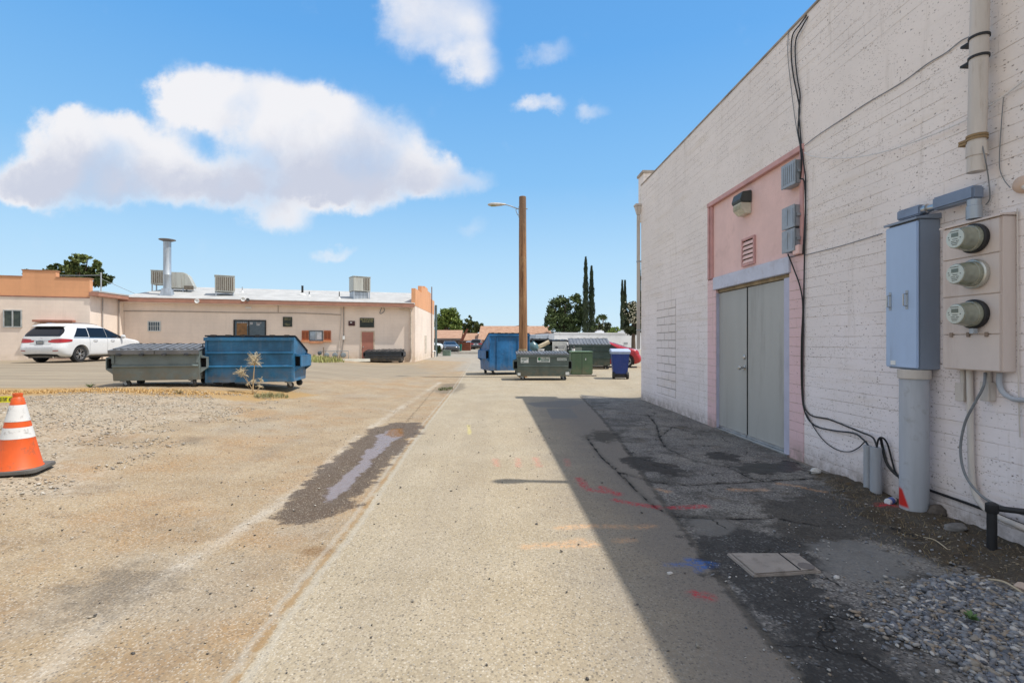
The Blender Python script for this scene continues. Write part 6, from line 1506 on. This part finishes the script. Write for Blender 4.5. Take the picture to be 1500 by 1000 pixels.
def house(name, label, x0, x1, Yf, dep, zr, ze, zg=0.0, rz=0.0, wins=(), wall=TANW, roofm=TILEM, cat='house', ov=.5):
    cx = (x0+x1)/2; W = x1-x0
    t = thing(name, label, cat, (cx, Yf, zg), rz)
    part('wall', MB().box(-W/2, W/2, 0, dep, -.5, ze), wall, t)
    r = MB(); r.prism([(-ov, ze-.08), (dep/2, zr), (dep+ov, ze-.08), (dep+ov, ze+.12), (dep/2, zr+.2), (-ov, ze+.12)][:6], 0, -W/2-ov, W/2+ov)
    part('roof', r, roofm, t)
    part('fascia', MB().box(-W/2-ov, W/2+ov, -ov-.06, -ov-.005, ze-.16, ze+.10), M('brown_fascia', (.25,.14,.10), .8), t)
    for (a, b, c, d) in wins:
        o = part('window', MB().box(a, b, -.03, -.002, c, d), GLASS, t); part('frame', frame(a, b, c, d, .08, -.05, -.004), WHITEP, o)
    return t
def X_(px, Y): return (px-750)*Y/F
house('house', 'wide low house with a long tan tiled roof behind the utility pole', X_(704,95), X_(806,95), 95, 16, 4.35, 1.55, wins=[(-4,-2.5,.5,1.3),(2,3.5,.5,1.3)])
house('house', 'lower tan tiled roof with a strip of clerestory windows beyond the alley end', X_(676,100), X_(712,100), 100, 12, 2.9, 1.5, wins=[(-2.2+k*.95,-1.45+k*.95,1.0,1.0+.42) for k in range(4)])
hc = house('clerestory_house', 'tan roofed house whose clerestory windows face the alley end', X_(678,104), X_(708,104), 104, 8, 2.6, 2.25, wins=[(-1.55+k*.75,-1.0+k*.75,1.72,2.12) for k in range(5)], cat='house')
cp_ = thing('carport', 'open carport with a tan tiled roof beside the stucco building', 'carport', (X_(655,66), 64, 0), R(4))
part('roof', MB().prism([(-1.5,1.55),(5,2.75),(11,1.55),(11,1.7),(5,2.92),(-1.5,1.72)], 0, -7.5, 2.1), TILEM, cp_)
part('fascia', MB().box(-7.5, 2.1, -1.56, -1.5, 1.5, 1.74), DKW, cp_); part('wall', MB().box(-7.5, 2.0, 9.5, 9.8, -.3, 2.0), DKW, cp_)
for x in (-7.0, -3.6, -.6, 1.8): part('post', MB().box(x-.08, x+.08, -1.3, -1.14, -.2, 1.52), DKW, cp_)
part('gable_beam', MB().prism([(1.9,1.4),(2.35,1.4),(3.0,2.9),(2.8,2.95)], 1, -1.6, -1.3), M('red_brown_beam', (.20,.06,.035), .8), cp_)
part('storage_doors', MB().box(-5.5, 1.0, 9.38, 9.49, .1, 1.45), M('pale_panels', (.38,.33,.33), .8, var=.2), cp_)
p = deep(681,512,74)
solo('wooden_shed', MB().box(-.85,.85,-.6,.6,-.2,1.22), M('red_brown_shed', (.22,.07,.04), .85, var=.2), 'small red brown wooden enclosure right of the carport', 'shed', bev=.02, loc=(p.x,p.y,0))
p = deep(673,514,70); solo('green_cart', MB().prism([(-.28,0),(.28,0),(.34,1.0),(-.34,1.0)], 1, -.3, .3), M('teal_cart', (.02,.20,.15), .5), 'small teal wheeled cart left of the red brown enclosure', 'bin', bev=.04, loc=(p.x,p.y,0))
p = deep(654.5,518,47); t_ = thing('utility_box', 'small pale green utility box on the pavement beyond the stucco building', 'utility cabinet', (p.x,p.y,0), 0)
part('body', MB().box(-.36,.36,-.3,.3,0,.46), M('sage_box', (.20,.28,.22), .6), t_, .03); part('lid', MB().box(-.39,.39,-.33,.33,.462,.52), M('sage_box_lid', (.28,.36,.30), .6), t_, .02)
p = deep(676,516,54); k_ = thing('kerb', 'long pale concrete kerb edging the far car park', 'kerb', (p.x,p.y,0), R(3))
part('kerb_stone', MB().box(-2.2, 2.6, -.25, .25, -.1, .22), M('kerb_concrete', (.48,.45,.40), .9), k_, .03)
# white commercial building on the right horizon
WB = M('white_parapet', (.84,.84,.85), .8, var=.06, scale=.5, dirt=(.5,.48,.46), dirt_amt=.4)
wb = thing('white_building', 'long low white flat roofed building behind the dumpsters on the right', 'building', (X_(812,80), 80, 0), R(14))
part('wall', MB().box(0, 40, 0, 25, -.5, 2.62), WB, wb); part('parapet', MB().box(-.05, 40.05, -.06, .2, 2.622, 2.80), WB, wb)
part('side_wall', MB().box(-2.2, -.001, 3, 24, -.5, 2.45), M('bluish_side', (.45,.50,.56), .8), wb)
for (x, z) in ((12.2, .9), (15.5, 1.2), (3.0, 1.0)): part('wall_vent', MB().box(x, x+.7, -.05, -.002, z, z+.3), M('vent_grey', (.35,.36,.38), .7), wb)
for (px, w_, lab) in ((878, 1.6, 'left of two small white rooftop units on the white building'), (915, 2.4, 'right and wider of two white rooftop units on the white building')):
    t_ = thing('rooftop_unit', lab, 'air conditioner', (X_(px,84), 84, 2.62), 0, 'rooftop units on the white building')
    part('body', MB().prism([(-w_/2,0),(-w_/2+.2,.45),(w_/2-.2,.5),(w_/2,0)], 1, -.6, .6), WB, t_, .03); part('hood', MB().box(-w_/4, w_/4, -.3, .3, .5, .62), WB, t_, .02)
# ------------------------------------------------------------------ trees and bushes
def leafmat(name, c0, c1, rough=.6):
    n = NT(name); rp = n.n('ShaderNodeNewGeometry').outputs['Random Per Island']
    c = n.mix(rp, c0, c1); c = n.mix(n.mr(n.noise(.6, n.obj(), 4), .35, .65), sc3(c0, .7), c)
    m = n.fin(c, rough, 0, None, .25)
    return m
BARK = M('bark', (.12,.085,.06), .95, var=.25, scale=9, bump=.6, streak=True)
def leaves(rnd, blobs, n, size, up=.3, shell=.55, asp=1.0):
    V = []; Fc = []
    vol = [b[3]*b[4]*b[5] for b in blobs]; tot = sum(v**.75 for v in vol)
    k = 0
    for b, v in zip(blobs, vol):
        cnt = int(n*(v**.75)/tot)
        # each lobe is built of clumps so gaps remain between them
        cl = []
        for _ in range(max(6, cnt//45)):
            d = Vector((rnd.gauss(0,1), rnd.gauss(0,1), rnd.gauss(0,1))).normalized(); r = shell+(1-shell)*rnd.random()
            cl.append(Vector((b[0]+d.x*b[3]*r, b[1]+d.y*b[4]*r, b[2]+d.z*b[5]*r)))
        cs = .30*min(b[3], b[5])
        for _ in range(cnt):
            c = rnd.choice(cl)+Vector((rnd.gauss(0,1), rnd.gauss(0,1), rnd.gauss(0,.8)))*cs*.55
            a = Vector((rnd.gauss(0,1), rnd.gauss(0,1), rnd.gauss(0,1)+up)).normalized(); w_ = a.orthogonal().normalized(); w_.rotate(Matrix.Rotation(rnd.uniform(0,6.28), 3, a)); q = a.cross(w_)
            s = size*rnd.uniform(.6, 1.3)
            V += [c-w_*s, c-q*s*.5*asp, c+w_*s, c+q*s*.5*asp]; Fc.append((4*k,4*k+1,4*k+2,4*k+3)); k += 1
    m = MB(); m.v = V; m.f = Fc; return m
def tree(name, label, loc, h, blobs, n, size, mat, trunk=.3, limbs=5, group=None, seed=0, cat='tree', th=None):
    rnd = random.Random(seed+int(loc[0]*7)); t = thing(name, label, cat, (loc[0], loc[1], loc[2] if len(loc) > 2 else 0), 0, group)
    tr_ = MB(); th = th or h*.45
    tr_.tube([(0,0,-.3),(rnd.uniform(-.1,.1)*trunk,0,th*.5),(rnd.uniform(-.3,.3)*trunk,.0,th),(0,0,h*.8)], [trunk*1.2,trunk,trunk*.7,trunk*.15], 10)
    for k in range(limbs):
        b = rnd.choice(blobs); s = Vector((0,0,th*rnd.uniform(.5,1))); e = Vector(b[:3])+Vector((rnd.uniform(-.4,.4)*b[3], rnd.uniform(-.4,.4)*b[4], rnd.uniform(-.3,.4)*b[5]))
        tr_.tube([s, s.lerp(e,.5)+Vector((0,0,-.05*h*.3)), e], [trunk*.45, trunk*.3, trunk*.08], 6)
    part('trunk', tr_, BARK, t, smooth=True); part('crown', leaves(rnd, blobs, n, size), mat, t, fix=False)
    return t
LM1 = leafmat('bright_green_leaves', (.12,.18,.04), (.32,.40,.10)); LM2 = leafmat('dark_green_leaves', (.04,.065,.022), (.15,.19,.065))
LM3 = leafmat('cypress_green', (.02,.036,.016), (.075,.095,.04)); LM4 = leafmat('olive_green_leaves', (.04,.05,.02), (.12,.13,.055))
LM5 = leafmat('liquidambar_leaves', (.06,.09,.028), (.24,.28,.09))
def blob_px(items, Y, z0=0):
    return [((px-750)*Y/F, dy, H-(py-500)*Y/F, rx*Y/F, rx*Y/F*.9, rz*Y/F) for (px, py, rx, rz, dy) in items]
def tree_px(name, label, px, Y, items, n, size, mat, trunk=.3, **k):
    bl = blob_px(items, Y); x = (px-750)*Y/F; h = max(b[2]+b[5] for b in bl)
    bl = [(b[0]-x, b[1], b[2], b[3], b[4], b[5]) for b in bl]
    return tree(name, label, (x, Y, 0), h, bl, n, size, mat, trunk, **k)
tree_px('liquidambar_tree', 'spiky dark green tree rising behind the orange stepped parapet', 108, 48, [(78,398,11,8,0),(92,391,8,9,1),(106,385,7,12,0),(130,388,9,14,-1),(141,396,8,14,0),(118,400,18,12,0),(84,404,16,8,0),(135,407,14,11,1),(66,401,6,6,0),(146,411,6,6,0),(98,398,10,10,0),(129,378,4,5,0),(84,390,4,5,0)], 9000, .17, LM5, .3, limbs=9, seed=1)
tree_px('conifer', 'tiny pointed treetop at the left end behind the parapet', 37, 60, [(38,400,4,6,0)], 400, .15, LM2, .1, seed=2)
tree_px('leafy_tree', 'round bright green tree just right of the stucco building', 655, 105, [(650,470,12,14,0),(662,468,13,15,2),(656,462,12,12,-1),(670,477,9,10,0),(645,480,9,8,0),(664,480,11,8,0),(641,474,4,10,0)], 7000, .30, LM1, .5, seed=3, limbs=8)
tree_px('leafy_tree', 'smaller pale green tree between the round tree and the tan house', 688, 112, [(686,474,7,11,0),(694,478,8,9,1),(702,479,8,8,0),(690,484,12,6,0),(680,482,6,8,0),(688,466,3,5,0)], 4500, .28, leafmat('pale_green_leaves', (.06,.085,.03), (.20,.24,.08)), .35, seed=4)
tree_px('oak_tree', 'large dark rounded tree left of the tall cypresses', 828, 95, [(812,455,12,20,0),(826,448,14,16,2),(842,452,14,20,0),(820,470,16,18,0),(840,475,16,14,0),(852,462,10,20,0),(804,455,5,9,0),(806,470,8,14,0),(847,440,8,10,0),(830,482,24,8,0)], 11000, .27, LM2, .5, seed=5, limbs=10)
def cypress(label, px, ytop, ybot, Y, wpx, seed, mat=LM3):
    rnd = random.Random(seed); x = (px-750)*Y/F; zt = H-(ytop-500)*Y/F; t = thing('cypress_tree', label, 'cypress', (x, Y, 0), 0, 'italian cypresses on the horizon')
    part('trunk', MB().tube([(0,0,-.3),(0,0,zt*.93)], [.22,.03], 8), BARK, t); m = MB(); V = []; Fc = []; W = wpx*Y/F/2; k = 0
    for i in range(4200):
        z = .6+(zt-.6)*(1-(1-rnd.random())**.85) if False else .5+(zt-.5)*rnd.random()**.9; f = z/zt; w = W*(min(1, f*5)*.75+.25)*(1-f**2.6)**.8+.05; w *= 1+.16*math.sin(z*1.7+seed)+.12*math.sin(z*4.3+seed*2)
        a = rnd.uniform(0, 2*PI); r = w*(.45+.6*rnd.random()); c = Vector((math.cos(a)*r, math.sin(a)*r, z)); up = Vector((math.cos(a)*.35, math.sin(a)*.35, 1)).normalized(); s = Vector((-math.sin(a+rnd.uniform(-1,1)), math.cos(a), 0))*.09; l = rnd.uniform(.22,.48)
        V += [c-s, c+s, c+up*l]; Fc.append((3*k,3*k+1,3*k+2)); k += 1
    m.v = V; m.f = Fc; part('crown', m, mat, t, fix=False); return t
cypress('tallest thin cypress rising from the dark oak', 858, 378, 490, 92, 8.5, 1); cypress('second cypress, slightly shorter, right of the tallest one', 866.5, 391, 490, 94, 9, 2)
cypress('left one of a close pair of thin cypresses near the block building', 911.5, 412, 490, 96, 4.5, 3); cypress('right one of a close pair of thin cypresses near the block building', 915.5, 412, 490, 98, 4.5, 4)
cypress('thin cypress touching the corner of the block building', 936.5, 384, 490, 90, 4.5, 5)
tree_px('magnolia_tree', 'bushy tree with pale blossoms beside the corner of the block building', 928, 78, [(922,455,9,12,0),(932,460,10,18,0),(926,475,12,14,0),(938,450,6,12,0)], 4500, .26, leafmat('magnolia_leaves', (.03,.045,.018), (.11,.12,.06)), .3, seed=6)
fl = thing('blossom_cluster', 'pale cream blossoms scattered over the bushy tree by the block building', 'flowers', ((928-750)*78/F, 76.8, 0), 0); rnd = random.Random(9); mf = MB()
for k in range(200):
    c = Vector((rnd.gauss(0,.75), rnd.gauss(-.3,.5), H+rnd.uniform(26,58)*78/F)); s = rnd.uniform(.05,.09); w_ = Vector((1,0,rnd.uniform(-.5,.5)))*s; q = Vector((rnd.uniform(-.4,.4),.2,1))*s; mf.add([c-w_, c-q, c+w_, c+q], [(0,1,2,3)])
part('blossoms', mf, M('cream_blossom', (.55,.50,.36), .8), fl, fix=False)
for (px, py, rx, rz_, Y, lab, mt, sd_) in ((874,480,9,12,98,'olive shrub right of the second cypress',LM4,11),(888,482,10,9,104,'low olive bush below the small palm',LM4,12),(900,485,9,6,92,'low green bush left of the thin cypress pair',LM1,13),(925,487,9,6,88,'rounded light green bush under the blossoming tree',LM1,14)):
    tree_px('shrub', lab, px, Y, [(px,py,rx,rz_,0),(px+4,py+3,rx*.8,rz_*.7,1),(px-5,py+4,rx*.7,rz_*.6,0)], 1600, .24, mt, .15, cat='bush', seed=sd_)
tree_px('olive_sprig', 'ragged leafy branch leaning right from the cypress foot', 873, 90, [(877,465,4,4,0),(873,471,4,5,0),(870,478,5,6,0)], 700, .22, LM2, .1, cat='tree', seed=21)
px_, Yp = 883, 170
t_ = thing('palm_tree', 'tiny distant fan palm above the olive bushes', 'palm tree', ((px_-750)*Yp/F, Yp, 0), 0)
zt = H+35*Yp/F; part('trunk', MB().tube([(0,0,0),(.1,0,zt)], [.28,.2], 8), BARK, t_); m = MB(); rnd = random.Random(5)
for k in range(60):
    a = rnd.uniform(0,2*PI); e = rnd.uniform(-.9,1.2); l = rnd.uniform(1.0,1.9); d = Vector((math.cos(a)*math.cos(e), math.sin(a)*math.cos(e), math.sin(e)))*l; c = Vector((.1,0,zt)); s = Vector((-d.z, 0, d.x)).normalized()*.16 if abs(d.x)+abs(d.z) > .01 else Vector((.16,0,0))
    m.add([c, c+d*.7-s, c+d+Vector((0,0,-.25)), c+d*.7+s], [(0,1,2,3)])
part('fronds', m, LM2, t_, fix=False)
tree_px('round_bush', 'round clipped dark bush at the far foot of the stucco building', 640, 46, [(640,511,5,6.5,0),(641,513,4.5,5,0)], 2200, .09, LM2, .08, cat='bush', seed=31)
# low distant ridge
hl = MB(); V = []; n_h = 90
for i in range(n_h+1):
    x = -900+1800*i/n_h; V += [(x, 800, -2), (x, 800, 12+9*math.sin(i*.31)+6*math.sin(i*.83+1)+3*math.sin(i*2.1)), (x, 900, -2)]
hl.v = [Vector(v) for v in V]; hl.f = [(3*i,3*i+3,3*i+4,3*i+1) for i in range(n_h)]+[(3*i+1,3*i+4,3*i+5,3*i+2) for i in range(n_h)]
o = part('hills', hl, M('hazy_hills', (.16,.17,.17), 1.0, var=.1, scale=.02), None, smooth=True, fix=False); o['kind'] = 'structure'
# ------------------------------------------------------------------ sky, sun, camera
SUN_EL, SUN_AZ = R(61.0), R(-5.0)       # the sun stands to the right, almost square to the view
dirv = Vector((math.cos(SUN_EL)*math.cos(SUN_AZ), math.cos(SUN_EL)*math.sin(SUN_AZ), math.sin(SUN_EL)))
sun = bpy.data.lights.new('sun', 'SUN'); sun.energy = 4.4; sun.angle = R(.53); sun.color = (1.0, .955, .88)
so = bpy.data.objects.new('sun', sun); COL.objects.link(so); so.rotation_euler = (-dirv).to_track_quat('-Z', 'Y').to_euler()
wd_ = bpy.data.worlds.new('World'); SC.world = wd_; wd_.use_nodes = True
class WN(NT):
    def __init__(s, tree): s.t = tree
wn = WN(wd_.node_tree); wn.t.nodes.clear()
out = wn.n('ShaderNodeOutputWorld'); bg = wn.n('ShaderNodeBackground'); bg.inputs[1].default_value = .15; wn.L(bg.outputs[0], out.inputs[0])
sky = wn.n('ShaderNodeTexSky'); sky.sky_type = 'NISHITA'; sky.sun_disc = False; sky.sun_elevation = SUN_EL; sky.sun_rotation = PI/2-SUN_AZ
sky.air_density = 1.0; sky.dust_density = .6; sky.ozone_density = 1.5
dr = wn.vmath('NORMALIZE', wn.n('ShaderNodeTexCoord').outputs['Generated']); dx, dy, dz = wn.sep(dr)
K = 1/.15
grad = wn.n('ShaderNodeValToRGB'); wn.put(grad.inputs[0], dz)
el = grad.color_ramp.elements; el[0].position = 0; el[0].color = (.64,.84,.99,1); el[1].position = .9; el[1].color = (.07,.27,.68,1)
for p, c in ((.05,(.58,.81,.99)),(.16,(.45,.73,.99)),(.30,(.25,.57,.96)),(.5,(.13,.43,.90))): e = el.new(p); e.color = (*c, 1)
skc = wn.mix(.85, sky.outputs[0], wn.vmath('SCALE', grad.outputs[0], sc=K))
# clouds: soft lobes on the dome, broken up by fractal noise
ady = wn.math('MAXIMUM', dy, .05); q = wn.comb(wn.math('DIVIDE', dx, ady), 0.0, wn.math('DIVIDE', dz, ady))
wv = wn.vmath('SUBTRACT', wn.noise(4.5, q, 9, .62, out=1), (.5,.5,.5)); qw = wn.vmath('ADD', q, wn.vmath('SCALE', wv, sc=.13))
wv2 = wn.vmath('SUBTRACT', wn.noise(14, q, 6, .6, out=1), (.5,.5,.5)); qw = wn.vmath('ADD', qw, wn.vmath('SCALE', wv2, sc=.05))
CL = [(30,265,70,36,.85),(100,215,70,50,.95),(150,195,70,40,.8),(210,220,75,45,.8),(120,265,110,38,.9),(290,140,60,48,.95),(350,150,70,50,.95),(420,165,70,50,.95),(490,180,65,45,.9),(540,210,75,48,.95),(440,220,120,50,.95),(600,245,60,40,.85),(655,252,60,30,.75),(250,265,120,38,.9),(400,265,110,36,.85),(405,315,50,28,.6),(520,270,90,32,.8),(180,295,110,22,.6),
      (600,30,58,52,.8),(665,70,60,50,.6),(640,15,80,42,.8),(700,100,38,36,.5),(800,75,50,24,.38),(795,155,42,18,.45),(873,170,28,18,.36),(485,368,38,13,.38),(690,333,30,14,.26)]
den = None; low = None
for (px, py, rx, ry, a) in CL:
    c = ((px-750)/F, 0, (500-py)/F); d = wn.vmath('LENGTH', wn.vmath('MULTIPLY', wn.vmath('SUBTRACT', qw, c), (F/rx/1.12, 0, F/ry/1.12)))
    v = wn.math('MULTIPLY', wn.mr(d, 1.30, .25), a); den = v if den is None else wn.math('SUBTRACT', wn.math('ADD', den, v), wn.math('MULTIPLY', den, v))
br = wn.noise(9, q, 10, .60); m_ = wn.math('ADD', den, wn.math('MULTIPLY', wn.math('SUBTRACT', br, .5), .9))
alpha = wn.math('MULTIPLY', wn.math('MULTIPLY', .96, wn.mr(m_, .08, wn.mr(wn.noise(3.3, q, 2), .38, .62, .6, 1.3))), wn.mr(dy, .02, .12))
# bright clouds added overhead and behind the view as neutral fill light
ot = wn.noise(2.2, dr, 9, .6); fill_alpha = wn.math('MULTIPLY', wn.mr(ot, .34, .56), wn.math('MAXIMUM', wn.mr(dy, .45, .1), wn.mr(dz, .66, .9))); fill_alpha = wn.math('MULTIPLY', fill_alpha, wn.mr(dz, .02, .2)); fill_alpha = wn.math('MULTIPLY', fill_alpha, .9)
# shade: grey undersides where the cloud is thick and low, white crowns
qz = wn.sep(q)[2]; sh = wn.math('ADD', wn.math('MULTIPLY', wn.mr(qz, .48, .26), .75), wn.math('MULTIPLY', wn.math('SUBTRACT', wn.noise(3.2, wn.vmath('ADD', qw, (.02,0,.05)), 6, .6), .5), 1.9)); sh = wn.mr(wn.math('MULTIPLY', sh, wn.mr(m_, .35, 1.1)), .0, .60)
cc = wn.mix(sh, (.92,.91,.93), (.62,.65,.76)); cc = wn.vmath('SCALE', cc, sc=K)
wn.put(bg.inputs[0], wn.mix(fill_alpha, wn.mix(alpha, skc, cc), wn.vmath('SCALE', (.91,.88,.86), sc=K)))
cam = bpy.data.cameras.new('camera'); cam.sensor_width = 36; cam.lens = F/1500*36; cam.clip_start = .05; cam.clip_end = 4000
co = bpy.data.objects.new('camera', cam); COL.objects.link(co); co.location = (0, 0, H); co.rotation_euler = (PI/2, 0, 0); SC.camera = co
SC.render.resolution_x = 1024; SC.render.resolution_y = 682
SC.view_settings.view_transform = 'Standard'; SC.view_settings.look = 'None'; SC.view_settings.exposure = 0
